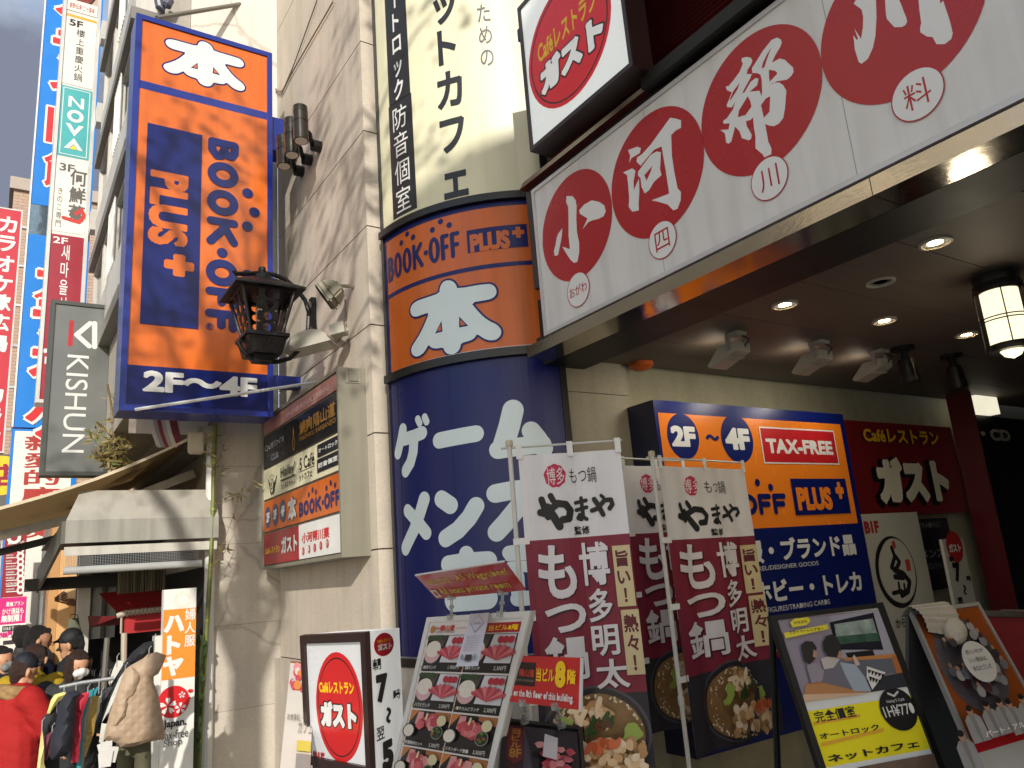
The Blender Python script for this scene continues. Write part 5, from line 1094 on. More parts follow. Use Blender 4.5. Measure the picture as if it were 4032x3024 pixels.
# black menu stand with its red floor card
qk = Quad((1981, 2833), (2290, 2868), (2318, 3180), (1955, 3150), 3.75)
t = thing('menu_stand', 'black framed menu stand with gold lettering cut by the bottom of the picture', 'menu board', (qk.BL.x, qk.BL.y, 0))
b = MB(); b.slab(qk, 0, -.9, 1, 1, -.03, -.003, BLK); b.slab(qk, 0, -.9, .045, 1, -.003, .008, BLK); b.slab(qk, .955, -.9, 1, 1, -.003, .008, BLK); b.slab(qk, .045, .955, .955, 1, -.003, .008, BLK); b.build('frame', t, bevel=.004)
b = MB(); b.rectuv(qk, .045, -.9, .955, .955, M('3a3a44', .2), -.002); b.rectuv(qk, .045, -.9, .27, .955, M('2a1012', .3), -.0012); b.flat(qk, [[(.27, .955), (.955, .955), (.955, .3), (.40, .3)]], M('1c1b22', .25), -.0012)
b.w = -.0005; b.flat(qk, [[(.07, .5), (.165, .42), (.26, .5), (.26, .9), (.07, .9)]], M('5b1218', .3))
b.vtext(qk, '当ビル', None, None, gld, .03, ((.1, .9), (.24, .62))); b.text(qk, '8F', None, None, gld, .03, 0, ((.1, .62), (.24, .5))); b.disc(qk, (.15, .2), .11, .16, gld, None, 24, .85)
for k in range(40): x, y = .42 + .48 * rg.random(), -.3 + 1.05 * rg.random(); b.flat(qk, [[(x + .06 * math.cos(z) * (.7 + .6 * rg.random()), y + .05 * math.sin(z) * (.7 + .6 * rg.random())) for z in (0, 1, 2, 3, 4, 5)]], meat[k % 5])
b.flat(qk, [[(.5, .78), (.66, .74), (.64, .45), (.47, .48)]], M('c9c4c8', .4)); b.build('poster', t)
q8 = Quad((2006, 2580), (2287, 2589.5), (2281, 2796), (1994, 2760), 3.7)
t = thing('card_sign', 'red card with a big yellow 8 clipped on the black menu stand', 'sign', q8.BL)
b = MB(); b.slab(q8, 0, 0, 1, 1, -.004, 0, M('bf2a2a', .3)); b.slab(q8, 1.0, 0, 1.025, 1, -.005, .003, M('cfcac8', .3)); b.build('card', t)
b = MB(); b.w = .001; b.rectuv(q8, .03, .36, .41, .86, M('261a18', .3)); b.text(q8, '陽山道', None, None, M('b03a2a', .4), .03, 0, ((.18, .72), (.40, .55))); b.text(q8, 'YAKINIKU YANSANDO', None, None, M('8d8478', .4), .0, 0, ((.10, .5), (.40, .45))); b.disc(q8, (.075, .62), .03, .1, gld)
b.text(q8, '当ビル', None, None, YEL, .03, 0, ((.43, .76), (.68, .47))); b.text(q8, '8', None, None, YEL, .07, 0, ((.69, .92), (.83, .38))); b.text(q8, '階', None, None, YEL, .02, 0, ((.85, .76), (.96, .47)))
b.text(q8, 'It’s on the 8th floor of this building.', None, None, M('dcd6d2', .4), .025, 0, ((.03, .28), (.94, .08))); b.build('lettering', t)
clip_arm('clip_stalk', t, q8.at(.27, .02, 0), qk.at(.25, .98, .01)); clip_arm('clip_stalk', t, q8.at(.72, .02, 0), qk.at(.72, .98, .01))
# ================================================================== net cafe board with the room picture
qt = Quad(KN(155, 690), KN(872, 603), KN(1219, 1524), KN(470, 1659), 3.75)
t = thing('a_board', 'black framed board with a private theatre picture and yellow price poster', 'sign board', (qt.BL.x, qt.BL.y, 0))
lo_ = -qt.BL.z / (qt.TL.z - qt.BL.z); lo_ = max(lo_, -.9)
b = MB(); b.slab(qt, 0, lo_, 1, 1, -.025, -.003, BLK); tu, tv = .05, .035
b.slab(qt, 0, lo_, tu, 1, -.003, .012, BLK); b.slab(qt, 1 - tu, lo_, 1, 1, -.003, .012, BLK); b.slab(qt, tu, 1 - tv, 1 - tu, 1, -.003, .012, BLK); b.build('frame', t)
b = MB(); pic = lambda *p: [qt.uv(KN(*q_)) for q_ in p]
b.rectuv(qt, tu, lo_, 1 - tu, 1 - tv, M('d4d6d4', .15, var=.02), -.002)
yt = qt.uv(KN(390, 1300))[1]; yb_ = qt.uv(KN(490, 1640))[1]; py = qt.uv(KN(368, 1240))[1]
b.rectuv(qt, tu, yb_ - .02, 1 - tu, yt, M('e6d92a', .15, var=.05), -.0012); b.build('poster', t)
b = MB(); b.w = -.0008
def pp(m, *p): b.tri(qt, pic(*p), m)
pp(M('8d8390', .3, var=.08), (200, 715), (855, 645), (1065, 1135), (368, 1240))
pp(M('9c98a2', .3), (540, 690), (855, 645), (960, 930), (600, 960)); pp(M('23222a', .2), (540, 730), (820, 668), (885, 905), (585, 905)); pp(M('8d9a92', .2, var=.5, scale=18), (570, 742), (815, 705), (858, 845), (590, 870)); pp(M('3d5a4a', .2, var=.5, scale=22), (585, 820), (848, 795), (860, 848), (592, 868))
pp(M('1a1a1c', .3), (640, 925), (815, 905), (830, 945), (660, 960)); pp(M('b87a44', .3), (600, 960), (960, 930), (1000, 935), (1005, 955), (640, 975)); pp(M('5c6068', .3), (640, 980), (950, 960), (1000, 1050), (700, 1080)); pp(M('a9683a', .3), (930, 945), (1005, 935), (1030, 1090), (980, 1110))
pp(M('2f3036', .3), (760, 1100), (1000, 1050), (1060, 1135), (800, 1175)); pp(M('b07c52', .3), (385, 1125), (480, 1100), (780, 1180), (368, 1238)); pp(M('c9a98c', .3), (368, 1190), (780, 1178), (700, 1195), (368, 1238))
pp(M('6d6a74', .3), (480, 1010), (560, 940), (640, 975), (720, 1080), (690, 1160), (480, 1110)); pp(M('9aa4ae', .3), (600, 985), (700, 1000), (760, 1080), (800, 1170), (690, 1170), (640, 1080)); pp(M('bcb2ac', .3), (478, 965), (540, 940), (600, 965), (560, 1020), (500, 1030))
pp(M('b9a898', .3), (690, 935), (730, 1000), (700, 1010), (680, 950)); pp(M('d8d4cc', .3), (770, 1010), (890, 1050), (805, 1160), (770, 1080))
for k in range(5): pp(BLK, (775 + 22 * k, 1030 + 7 * k), (797 + 22 * k, 1037 + 7 * k), (782 + 20 * k, 1062 + 6 * k))
for k in range(4): pp(BLK, (780 + 20 * k, 1075 + 7 * k), (802 + 18 * k, 1080 + 7 * k), (790 + 16 * k, 1110 + 6 * k))
pp(M('161412', .5), (485, 860), (505, 820), (540, 808), (575, 825), (598, 870), (600, 930), (575, 955), (520, 950), (490, 910)); pp(M('a87f66', .5), (590, 910), (608, 930), (600, 960), (575, 958))
pp(M('1c1614', .5), (345, 880), (375, 850), (420, 855), (445, 890), (440, 960), (400, 1000), (365, 980)); pp(M('a87f66', .5), (425, 905), (450, 920), (440, 960), (420, 950)); pp(M('8d828c', .4), (380, 1005), (440, 985), (490, 1040), (480, 1105), (410, 1120))
pp(M('d8c93a', .3), (275, 735), (300, 710), (390, 700), (405, 725), (380, 750), (290, 765)); pp(M('d8c93a', .3), (235, 800), (510, 745), (520, 775), (245, 835)); b.text(qt, 'ひろびろ', KN(295, 728), KN(385, 735), ik, .02); b.text(qt, 'プライベートシアター', KN(262, 790), KN(490, 780), ik, .02); b.text(qt, 'private theater', KN(310, 830), KN(485, 812), M('b85a4a', .4), .0)
b.build('room_picture', t)
b = MB(); b.w = .0006
for (p0, p1) in (((435, 1375), (735, 1335)), ((485, 1510), (885, 1425))): pp(M('d9a63a', .2), (p0[0], p0[1] - 10), (p1[0], p1[1] - 22), p1, (p0[0] + 5, p0[1] + 12))
b.text(qt, '完全個室', KN(432, 1300), KN(715, 1330), ik, .012); b.text(qt, 'オートロック', KN(470, 1440), KN(862, 1415), ik, .025); b.text(qt, 'ネットカフェ', KN(520, 1580), KN(1115, 1525), ik, .035)
c = qt.uv(KN(977, 1283)); ru = qt.uv(KN(1090, 1272))[0] - c[0]; rv = qt.uv(KN(940, 1147))[1] - c[1]
b.disc(qt, c, ru, rv, BLK); b.text(qt, '1H¥770', None, None, WHT, .008, 0, ((c[0] - ru * .85, c[1] + rv * .22), (c[0] + ru * .85, c[1] - rv * .3))); b.text(qt, 'Hailey’5 Café', None, None, M('bdbdb8', .4), .01, 0, ((c[0] - ru * .5, c[1] + rv * .48), (c[0] + ru * .5, c[1] + rv * .3)))
for sg in (-1, 1): b.strokes(qt, [([(c[0], c[1] + rv * .62), (c[0] + sg * ru * .28, c[1] + rv * .78)], .014)], M('bdbdb8', .4))
b.rectuv(qt, .3, yb_ - .35, .95, yb_ - .05, M('6d5a4c', .3, var=.4, scale=9)); b.build('lettering', t)
for u in (.04, .96):
    b = MB(); p, q_ = qt.at(u, .97, -.03), qt.at(u, lo_, -.03); W2 = qt.W; b.tube([p, (q_.x - W2.x * .75 , q_.y - W2.y * .75, .0)], .017, BLK, 8); b.build('rear_leg', t)
# ================================================================== orange recruiting board with a knit cap on it
qo = Quad(KN(1058, 662), KN(1490, 603), KN(1956, 1426), KN(1453, 1575), 4.25)
t = thing('a_board', 'orange recruiting board of white shirted staff with a knitted cap on its corner', 'sign board', (qo.BL.x, qo.BL.y, 0))
lo_ = max(-qo.BL.z / (qo.TL.z - qo.BL.z), -.8); gy = M('7d7c7a', .5)
b = MB(); b.slab(qo, 0, lo_, 1, 1, -.02, -.003, gy); b.border(qo, 0, lo_, 1, 1, .03, -.003, .006, gy); b.build('front_panel', t)
b = MB(); bk = [qo.at(0, lo_, -.03), qo.at(1, lo_, -.03)]; off = Vector((-qo.W.x, -qo.W.y, 0)).normalized() * -0
back = Vector((-qo.W.x, -qo.W.y, 0)).normalized() * .62
T0, T1 = qo.at(0, 1, -.022), qo.at(1, 1, -.022); g0, g1 = bk[0] + back, bk[1] + back; g0.z = g1.z = 0; th = Vector((back.x, back.y, 0)).normalized() * .02
b.hexa([g0, g1, g1 + th, g0 + th, T0, T1, T1 + th, T0 + th], M('2f3032', .6)); b.build('back_panel', t)
b = MB(); b.rectuv(qo, .03, lo_ + .03, .97, .97, M('a9a6a0', .3), -.0018); pz = lambda *p: [qo.uv(KN(*q_)) for q_ in p]
yr = qo.uv(KN(1440, 1500))[1]; b.rectuv(qo, .03, yr, .97, .97, M('7d3f1a', .2, var=.1), -.001); yr2 = qo.uv(KN(1460, 1572))[1]; b.rectuv(qo, .03, yr2, .97, yr + .0, M('9c1c22', .2), -.0006); b.build('poster', t)
b = MB(); b.w = .0
c = qo.uv(KN(1440, 980)); b.disc(qo, c, .40, .36, M('4a4448', .3, var=.3, scale=14))
rg = random.Random(23)
for k in range(46):
    a = rg.random() * 6.28; q_ = rg.random() ** .5; x, y = c[0] + .34 * q_ * math.cos(a), c[1] + .31 * q_ * math.sin(a)
    b.disc(qo, (x, y - .03), .05, .04, M(rg.choice(['8d8a88', '77757c', '5d5b62', '2a282c', '4d2a2e']), .4), None, 9); b.disc(qo, (x, y + .015), .022, .018, M(rg.choice(['8d6a54', '9c7860', '2a201c']), .4), None, 9)
for x, y in ((1395, 1380), (1500, 1350), (1580, 1330), (1640, 1340), (1720, 1310), (1330, 1560)):
    u, v = qo.uv(KN(x, y)); b.flat(qo, [[(u - .10, v - .16), (u + .10, v - .16), (u + .095, v - .03), (u + .05, v - .0), (u - .05, v - .0), (u - .095, v - .03)]], M('8d8a88', .4, var=.2, scale=12)); b.flat(qo, [[(u - .012, v - .16), (u + .012, v - .16), (u + .03, v - .0), (u - .03, v - .0)]], M('77726c', .4)); b.disc(qo, (u, v + .02), .035, .03, M('9c7860', .4), None, 10); b.disc(qo, (u, v + .036), .036, .02, M('1c1614', .4), None, 10)
c = qo.uv(KN(1440, 1050)); b.disc(qo, c, .19, .15, M('b9b6b0', .4))
for k, s in enumerate(('居心地が', 'いい理由は、', 'あなたでした')): b.text(qo, s, None, None, M('4a4038', .4), .0, 0, ((c[0] - .12, c[1] + .09 - .06 * k), (c[0] + .12, c[1] + .055 - .06 * k)))
b.text(qo, 'パート・アルバイト募集', None, None, M('d8d0cc', .4), .03, 0, ((.06, yr - .012), (.95, yr2 + .012))); b.build('print', t)
# knit cap: a ribbed cuff folded over the corner and a soft crown hanging down the front
t = thing('knit_cap', 'cream ribbed knit cap hanging over the corner of the orange board', 'cap', qo.TL)
kn = M('a39d90', .95, var=.1, scale=30, bump=.4, bscale=90)
def kq(u, v, w_): return qo.at(u, v, w_)
b = MB(); nu, nv = 20, 26; G = []
for i in range(nu + 1):
    row = []
    for j in range(nv + 1):
        s_ = j / nv; x = i / nu
        ripple = .006 * math.sin(s_ * 60)
        if s_ < .3: p = kq(-.03 + .52 * x, 1.0 + .012, -.10 * (1 - s_ / .3) + .02) + Vector((0, 0, .02 + ripple))
        else:
            q_ = (s_ - .3) / .7; p = kq(-.03 + .1 * q_ + (.52 - .16 * q_ * q_) * x, 1.0 - .20 * q_ - .08 * q_ * x, .022 + .03 * math.sin(math.pi * q_)) + Vector((0, 0, .014 * (1 - q_))) + qo.W * ripple
        row.append(p)
    G.append(row)
for i in range(nu):
    for j in range(nv): b.face([G[i][j], G[i][j + 1], G[i + 1][j + 1], G[i + 1][j]], kn)
b.build('cuff', t, smooth=True)
b = MB(); c0 = kq(.36, .74, .05)
for i in range(10):
    a0, a1 = math.pi * i / 10, math.pi * (i + 1) / 10
    for j in range(18):
        t0, t1 = 2 * math.pi * j / 18, 2 * math.pi * (j + 1) / 18
        def sp(a, t_): return c0 + qo.Ux.normalized() * (.085 * math.sin(a) * math.cos(t_)) + qo.Vx.normalized() * (.095 * math.cos(a)) + qo.W * (.05 * math.sin(a) * math.sin(t_))
        b.face([sp(a0, t0), sp(a1, t0), sp(a1, t1), sp(a0, t1)], kn)
b.build('crown', t, smooth=True)
# chrome poster stands at the right edge
chm = M('9c9a94', .15, metal=1)
for (x0, y0, x1, y1, x2, y2), d, lab in (((1530, 655, 1620, 650, 1700, 1100), 5.0, 'chrome edged poster stand behind the orange board'), ((1640, 650, 1750, 660, 1900, 1100), 4.9, 'chrome edged poster stand at the right edge of the picture')):
    tl, tr = onD(KN(x0, y0), d), onD(KN(x1, y1), d - .1); ft = onD(KN(x2, y2), d - .1); 
    t = thing('poster_stand', lab, 'sign board', (tl.x, tl.y, 0), 'chrome poster stands'); U = Vector((tr.x - tl.x, tr.y - tl.y, 0)).normalized(); Wn = U.cross(Vector((0, 0, 1)))
    for sg, nm in ((1, 'front_frame'), (-1, 'back_frame')):
        fr = Plane(tl, U, Vector((Wn.x * -.25 * sg, Wn.y * -.25 * sg, 1))); b = MB(); hh = tl.z / fr.V.z; b.border(fr, 0, -hh, .5, 0, .035, -.012, .012, chm); b.build(nm, t)
        b = MB(); b.slab(fr, .036, -hh + .036, .464, -.036, -.006, .004, M('6a1a1e', .3, var=.3, scale=3)); b.build('poster', t)
# ================================================================== neighbouring building on the left
CRK = stone('cracked_plaster', 'b5ada0', .08, .25, cracks=True, tiles=(1.3, .8, (math.pi / 2, 0, 0), .004, 0)); PLW = stone('pale_plaster', 'cfc8bb', .06, .2, cracks=True); PLG = stone('grey_plaster', '9f998e', .08, .3)
nb = thing('neighbour_building', 'grey and white plaster building with cracked walls and stacked windows left of the stone wall', 'building', (1.8, 10, 0))
b = MB(); b.box(1.885, 8.325, -1, 4, 12.5, 3.7, CRK); b.build('cracked_wall', nb)
xa = onY(P(412, 30), 8.33).x
b = MB(); b.box(1.02, 8.33, 3.703, xa, 12, 14, PLG); b.build('upper_wall', nb)
b = MB(); b.box(xa + .004, 8.318, 3.703, 2.54, 12, 14, PLW); b.build('upper_wall', nb)
b = MB(); b.tube([(1.83, 8.28, -1), (1.83, 8.28, 3.6)], .05, M('c9c7c0', .4), 10); b.build('white_downpipe', nb)
NX = .965
zA, zB = onX(KS(752, 320), NX).z, onX(KS(738, 985), NX).z; fh = zA - zB
wglass = M('26323c', .06, var=.2); wtrim = M('c4c1b9', .45, dirt=.3); dkb = M('77736a', .5)
for k in range(-1, 4):
    z = zB + fh * k
    b = MB(); b.box(NX - .02, 8.3, z, 1.2, 11.8, z + .62, wtrim); b.build('spandrel', nb)
    b = MB(); b.box(NX - .07, 8.25, z - .16, 1.2, 11.9, z - .003, dkb); b.build('floor_slab', nb)
    for j in range(3):
        y0 = 8.36 + j * 1.2
        f = MB(); f.border(Plane((NX + .03, 0, 0), (0, -1, 0), (0, 0, 1)), -y0 - 1.14, z + .64, -y0, z + fh - .17, .05, -.05, .03, wtrim); fo = f.build('window', nb)
        f = MB(); f.box(NX + .05, y0 + .052, z + .69, NX + .07, y0 + 1.088, z + fh - .222, wglass); f.build('pane', fo)
    b = MB()
    for j in range(7): b.tube([(NX - .03, 9.3 + j * .09, z + fh - .17), (NX - .03, 9.3 + j * .09, z + .63)], .011, M('d0cec8', .4), 6)
    b.build('grille_bars', nb)
b = MB(); p = [onY(KT(*q), 8.2) for q in ((760, 10), (775, 80), (800, 110), (850, 60), (880, 0))]
b.tube(p, .05, M('4d4f5c', .4), 10); b.build('hooked_vent', nb)
# curved painted stripes on the wall under the blade sign
KP = K(0, 1000); b = MB(); fw = FY(8.31); b.w = .004
for k, c_ in enumerate(('b9b2a6', '8d8a86', '7c3038', 'a8a098', 'c9c2b6', '6d2a33')):
    x = 900 + 24 * k; b.strokes(fw, [([fw.uv(KP(x, 930)), fw.uv(KP(x + 6, 990)), fw.uv(KP(x + 22, 1060)), fw.uv(KP(x + 48, 1130))], .07)], M(c_, .5))
b.build('painted_stripes', nb)
b = MB(); b.rectuv(fw, 1.05, 3.52, 1.8, 3.70, M('b9ada0', .5, var=.15), .002); b.build('painted_panel', nb)
# bamboo pole and dry bamboo sprays
BAM = M('5d6628', .45, var=.25, scale=8); LEAF = M('8a7a48', .6, var=.3, scale=9); TW = M('6d5a38', .7)
def spray(b, p, q, n, s, rg, lf=1):
    p, q = Vector(p), Vector(q); pts = [p + (q - p) * (i / 5) + Vector((0, 0, -.04 * math.sin(i * .8))) for i in range(6)]; b.tube(pts, .004, TW, 5, .0015)
    for i in range(n):
        t = .25 + .75 * rg.random(); c = p + (q - p) * t; d = Vector((rg.uniform(-1, 1), rg.uniform(-.8, .8), rg.uniform(-1, .5))).normalized(); L_ = s * rg.uniform(.6, 1.3)
        sd_ = d.cross(Vector((rg.uniform(-1, 1), 1, rg.uniform(-1, 1)))).normalized() * L_ * .10
        e = c + d * L_; m_ = c + d * L_ * .4 + Vector((0, 0, -.01)); b.face([c, m_ + sd_, e, m_ - sd_], LEAF if rg.random() < .8 else BAM)
rg = random.Random(31)
t = thing('bamboo_plant', 'tall green bamboo pole with dry leaf sprays against the cracked wall', 'plant', (1.84, 8.1, -.5))
b = MB(); pts = [onY(P(x, y), 8.12) for x, y in ((466, 900), (462, 1000), (460, 1100), (455, 1220), (448, 1340), (440, 1460), (432, 1600), (428, 1700))]
b.tube(pts, .022, BAM, 8)
for p in pts[1:-1]: b.tube([p - Vector((0, 0, .012)), p + Vector((0, 0, .012))], .027, M('7d8238', .5), 8)
b.build('stem', t)
b = MB()
for (x0, y0), (x1, y1), n in (((462, 1000), (440, 930), 10), ((460, 1010), (490, 950), 8), ((461, 1040), (485, 1005), 5), ((455, 1230), (505, 1160), 12), ((452, 1240), (530, 1045), 6), ((462, 960), (470, 900), 6), ((460, 1030), (455, 960), 7), ((461, 1090), (562, 1040), 18)):
    b = MB(); spray(b, onY(P(x0, y0), 8.1), onY(P(x1, y1), 8.0), n, .09, rg); b.build('leaf_spray', t)
t = thing('bamboo_plant', 'bushy dry bamboo spray hanging behind the corner of the dark vertical sign', 'plant', onY(P(255, 1000), 9.2))
b = MB()
for k in range(16):
    x0, y0 = 240 + rg.random() * 40, 960 + rg.random() * 60; spray(b, onY(P(250 + rg.random() * 15, 1010), 9.2), onY(P(190 + rg.random() * 85, 830 + rg.random() * 170), 9.0 + rg.random() * .3), 14, .13, rg)
b.build('leaf_spray', t); b = MB(); b.tube([onY(P(250, 1020), 9.25), onY(P(245, 900), 9.25), onY(P(232, 830), 9.2)], .012, TW, 6); b.build('stem', t)
b = MB()
pts = [onY(P(x, y), 8.05) for x, y in ((418, 1659), (424, 1560), (428, 1470), (433, 1400))]
for p, q in zip(pts[:-1], pts[1:]):
    for k in range(60): a = p + (q - p) * rg.random(); b.face([a, a + Vector((rg.uniform(-.06, .06), rg.uniform(-.05, .05), .10 + .08 * rg.random())), a + Vector((rg.uniform(-.06, .06), rg.uniform(-.05, .05), .05))], M('2f3d18', .7, var=.3))
b.tube(pts, .035, M('2a3614', .8), 8)
b.build('pine_garland', None, label='dark green pine garland standing beside the white pipe below the bamboo', cat='plant')
# ------------------------------------------------------------------ big slanted awning
t = thing('awning', 'brown folding arm awning sloping out over the pavement above the clothes racks', 'awning', (.6, 10, 2.8))
aw = bpy.data.materials.new('awning_cloth'); aw.use_nodes = True; an = aw.node_tree.nodes; al = aw.node_tree.links; tr_ = an.new('ShaderNodeBsdfTranslucent'); tr_.inputs[0].default_value = lin('b89460'); mxs = an.new('ShaderNodeMixShader'); mxs.inputs[0].default_value = .18
ap = an['Principled BSDF']; ap.inputs['Base Color'].default_value = lin('9a8660'); ap.inputs['Roughness'].default_value = .8; wv_ = an.new('ShaderNodeTexNoise'); wv_.inputs['Scale'].default_value = 5; rp_ = an.new('ShaderNodeValToRGB'); rp_.color_ramp.elements[0].color = lin('6d5c3e'); rp_.color_ramp.elements[1].color = lin('8a7855'); al.new(wv_.outputs['Fac'], rp_.inputs[0]); al.new(rp_.outputs[0], ap.inputs['Base Color'])
al.new(ap.outputs[0], mxs.inputs[1]); al.new(tr_.outputs[0], mxs.inputs[2]); al.new(mxs.outputs[0], an['Material Output'].inputs[0])
n0, n1 = onY(P(430, 935), 8.2), onY(P(-40, 1105), 8.2); f0_ = onY(P(404, 1060), 12.0); f1 = Vector((n1.x, 12.4, n1.z)); f0_ = Vector((n0.x, 12.4, n0.z))
def lerp(a, c, k): return a + (c - a) * k
b = MB(); sag = []
for i in range(9):
    a, c = lerp(n0, n1, i / 8), lerp(f0_, f1, i / 8); dz_ = -.07 * math.sin(math.pi * i / 8); sag.append((a + Vector((0, 0, dz_)), c + Vector((0, 0, dz_))))
for (a, c), (e, g_) in zip(sag[:-1], sag[1:]):
    b.face([a, e, g_, c], aw); hem = Vector((0, -.004, -.03)); b.face([a, a + hem, e + hem, e], M('b9ab90', .7))
b.build('canopy', t, smooth=False)
arm = M('a8a294', .4, metal=.3, dirt=.2)
for k, (yy, cols_) in enumerate(((9.0, arm), (11.7, M('2a2723', .5)))):
    A_ = Vector((n0.x + .12, yy, n0.z - .30)); E_ = Vector((n0.x - .86, yy - .05, n0.z - .72)); F_ = Vector((n1.x - .0, yy + .4, n1.z - .16))
    b = MB()
    for p, q in ((A_, E_), (E_, F_)):
        d = (q - p).normalized(); sdv = Vector((0, .028, 0)); upv = d.cross(sdv).normalized() * .045
        b.hexa([p - sdv - upv, q - sdv - upv, q + sdv - upv, p + sdv - upv, p - sdv + upv, q - sdv + upv, q + sdv + upv, p + sdv + upv], cols_)
    b.build('folding_arm', t); b = MB(); b.tube([E_ - Vector((0, .05, 0)), E_ + Vector((0, .05, 0))], .06, cols_, 10); b.build('elbow_joint', t)
b = MB(); b.box(n0.x - .02, 8.18, n0.z - .10, n0.x + .18, 12.45, n0.z + .06, arm); b.build('cassette', t, bevel=.01)
b = MB(); p, q = n1, f1; b.box(n1.x - .06, 8.17, n1.z - .10, n1.x - .001, 12.44, n1.z + .03, M('b8ad94', .5)); b.build('front_bar', t)
b = MB(); pv = onY(P(417, 960), 8.14); b.hexa([(pv.x - .05, 8.10, pv.z - .10), (pv.x + .10, 8.10, pv.z - .10), (pv.x + .10, 8.17, pv.z - .10), (pv.x - .05, 8.17, pv.z - .10), (pv.x - .05, 8.10, pv.z + .12), (pv.x + .10, 8.10, pv.z + .12), (pv.x + .10, 8.17, pv.z + .12), (pv.x - .05, 8.17, pv.z + .12)], M('b3aa96', .5)); b.build('end_cap', t, bevel=.015)
# ------------------------------------------------------------------ fixed metal hood of the clothes shop
t = thing('shop_hood', 'stained grey metal hood with rolled clear sheet and net over the clothes shop', 'hood', (1.2, 9, 2.4))
K6 = K(0, 2000, .61728); fh_ = FY(8.1); mh = M('8f8d84', .5, dirt=.45)
A_, B_, C_, D_ = [onY(K6(*p), 8.1) for p in ((415, 90), (1312, 52), (1310, 182), (418, 236))]
zt_, zb_ = (A_.z + B_.z) / 2, (C_.z + D_.z) / 2; x0, x1 = (A_.x + D_.x) / 2, 1.87
b = MB(); b.box(x0, 8.1, zb_, x1, 8.14, zt_, mh); b.face([(x0, 8.1, zt_ + .001), (x1, 8.1, zt_ + .001), (x1, 8.32, zt_ + .30), (x0 + .12, 8.32, zt_ + .30)], M('a19d92', .5, dirt=.3)); b.build('front_panel', t)
b = MB(); b.hexa([(x0 - .001, 8.141, zb_), (x0 - .001, 12, zb_ - .35), (x0 - .03, 12, zb_ - .35), (x0 - .03, 8.141, zb_), (x0 + .0, 8.141, zt_), (x0, 12, zt_ - .25), (x0 - .03, 12, zt_ - .25), (x0 - .03, 8.141, zt_)], M('57544c', .5, dirt=.3)); b.build('side_panel', t)  # shade of this side put into a darker grey than the front
p1_, p2_ = onY(K6(415, 250), 8.12), onY(K6(415, 308), 8.12); b = MB(); b.box(x0, 8.115, p2_.z, x1 - .01, 8.135, p1_.z, M('b4b1a6', .45, dirt=.35)); b.build('lower_strip', t)
b = MB(); b.tube([(x0 + .0, 8.09, p2_.z - .13), (x1 - .16, 8.09, p2_.z - .13)], .035, M('a9aaa6', .2, alpha=.85), 12); b.build('rolled_sheet', t, smooth=True)
b = MB(); nm = M('8d8f90', .5); z = p2_.z
for k in range(9): b.tube([(x0 + .02, 8.11, z - .014 * k), (x1 - .18, 8.11, z - .014 * k)], .0016, nm, 4)
for k in range(46): b.tube([(x0 + .02 + k * .021, 8.112, z), (x0 + .02 + k * .021, 8.112, z - .115)], .0016, nm, 4)
b.build('net', t)
b = MB(); b.box(x0, 8.141, zt_ - .02, x1, 12, zt_, M('3d3a34', .6)); b.build('roof_sheet', t)
p1_, p2_ = onY(K6(160, 455), 11.6), onY(K6(745, 495), 11.6); b = MB(); b.box(p1_.x, 11.6, p2_.z, p2_.x, 11.75, p1_.z, M('2c2a26', .5)); b.build('rear_beam', t)
# ------------------------------------------------------------------ clothes shop front behind the racks
t = thing('clothes_shop', 'open clothes shop front with a dark interior and pale slatted shutters', 'shop', (1.8, 11, -.5))
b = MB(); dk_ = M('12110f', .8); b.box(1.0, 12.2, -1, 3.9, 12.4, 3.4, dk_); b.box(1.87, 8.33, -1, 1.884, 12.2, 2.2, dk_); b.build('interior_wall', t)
xs0, xs1 = onY(K6(580, 500), 11.9).x, onY(K6(745, 500), 11.9).x; zs0, zs1 = onY(K6(660, 830), 11.9).z, onY(K6(660, 400), 11.9).z
b = MB(); sl = M('9fa3a4', .5, dirt=.3)
for k in range(26):
    z = zs0 + (zs1 - zs0) * k / 26; b.hexa([(xs0, 11.9, z), (xs1, 11.9, z), (xs1, 11.95, z), (xs0, 11.95, z), (xs0, 11.93, z + .05), (xs1, 11.93, z + .05), (xs1, 11.96, z + .05), (xs0, 11.96, z + .05)], sl)
b.box(xs0 - .15, 11.85, zs0 - .6, xs0 - .003, 12, zs1 + .2, M('b9b6ae', .5)); b.box((xs0 + xs1) / 2 - .02, 11.86, zs0, (xs0 + xs1) / 2 + .02, 11.899, zs1, M('4d4b46', .5)); b.build('slatted_shutter', t)
b = MB()
for k in range(34): x = onY(K6(755 + k * 9, 500), 10.5).x; z = onY(K6(755, 410), 10.5).z; L_ = .25 + .35 * rg.random(); b.tube([(x, 10.5, z), (x + .02 * rg.uniform(-1, 1), 10.5, z - L_)], .012, M(rg.choice(['4d4638', '5d5648', '3a3a34', '6a6450']), .7), 5)
b.build('hanging_straps', t)
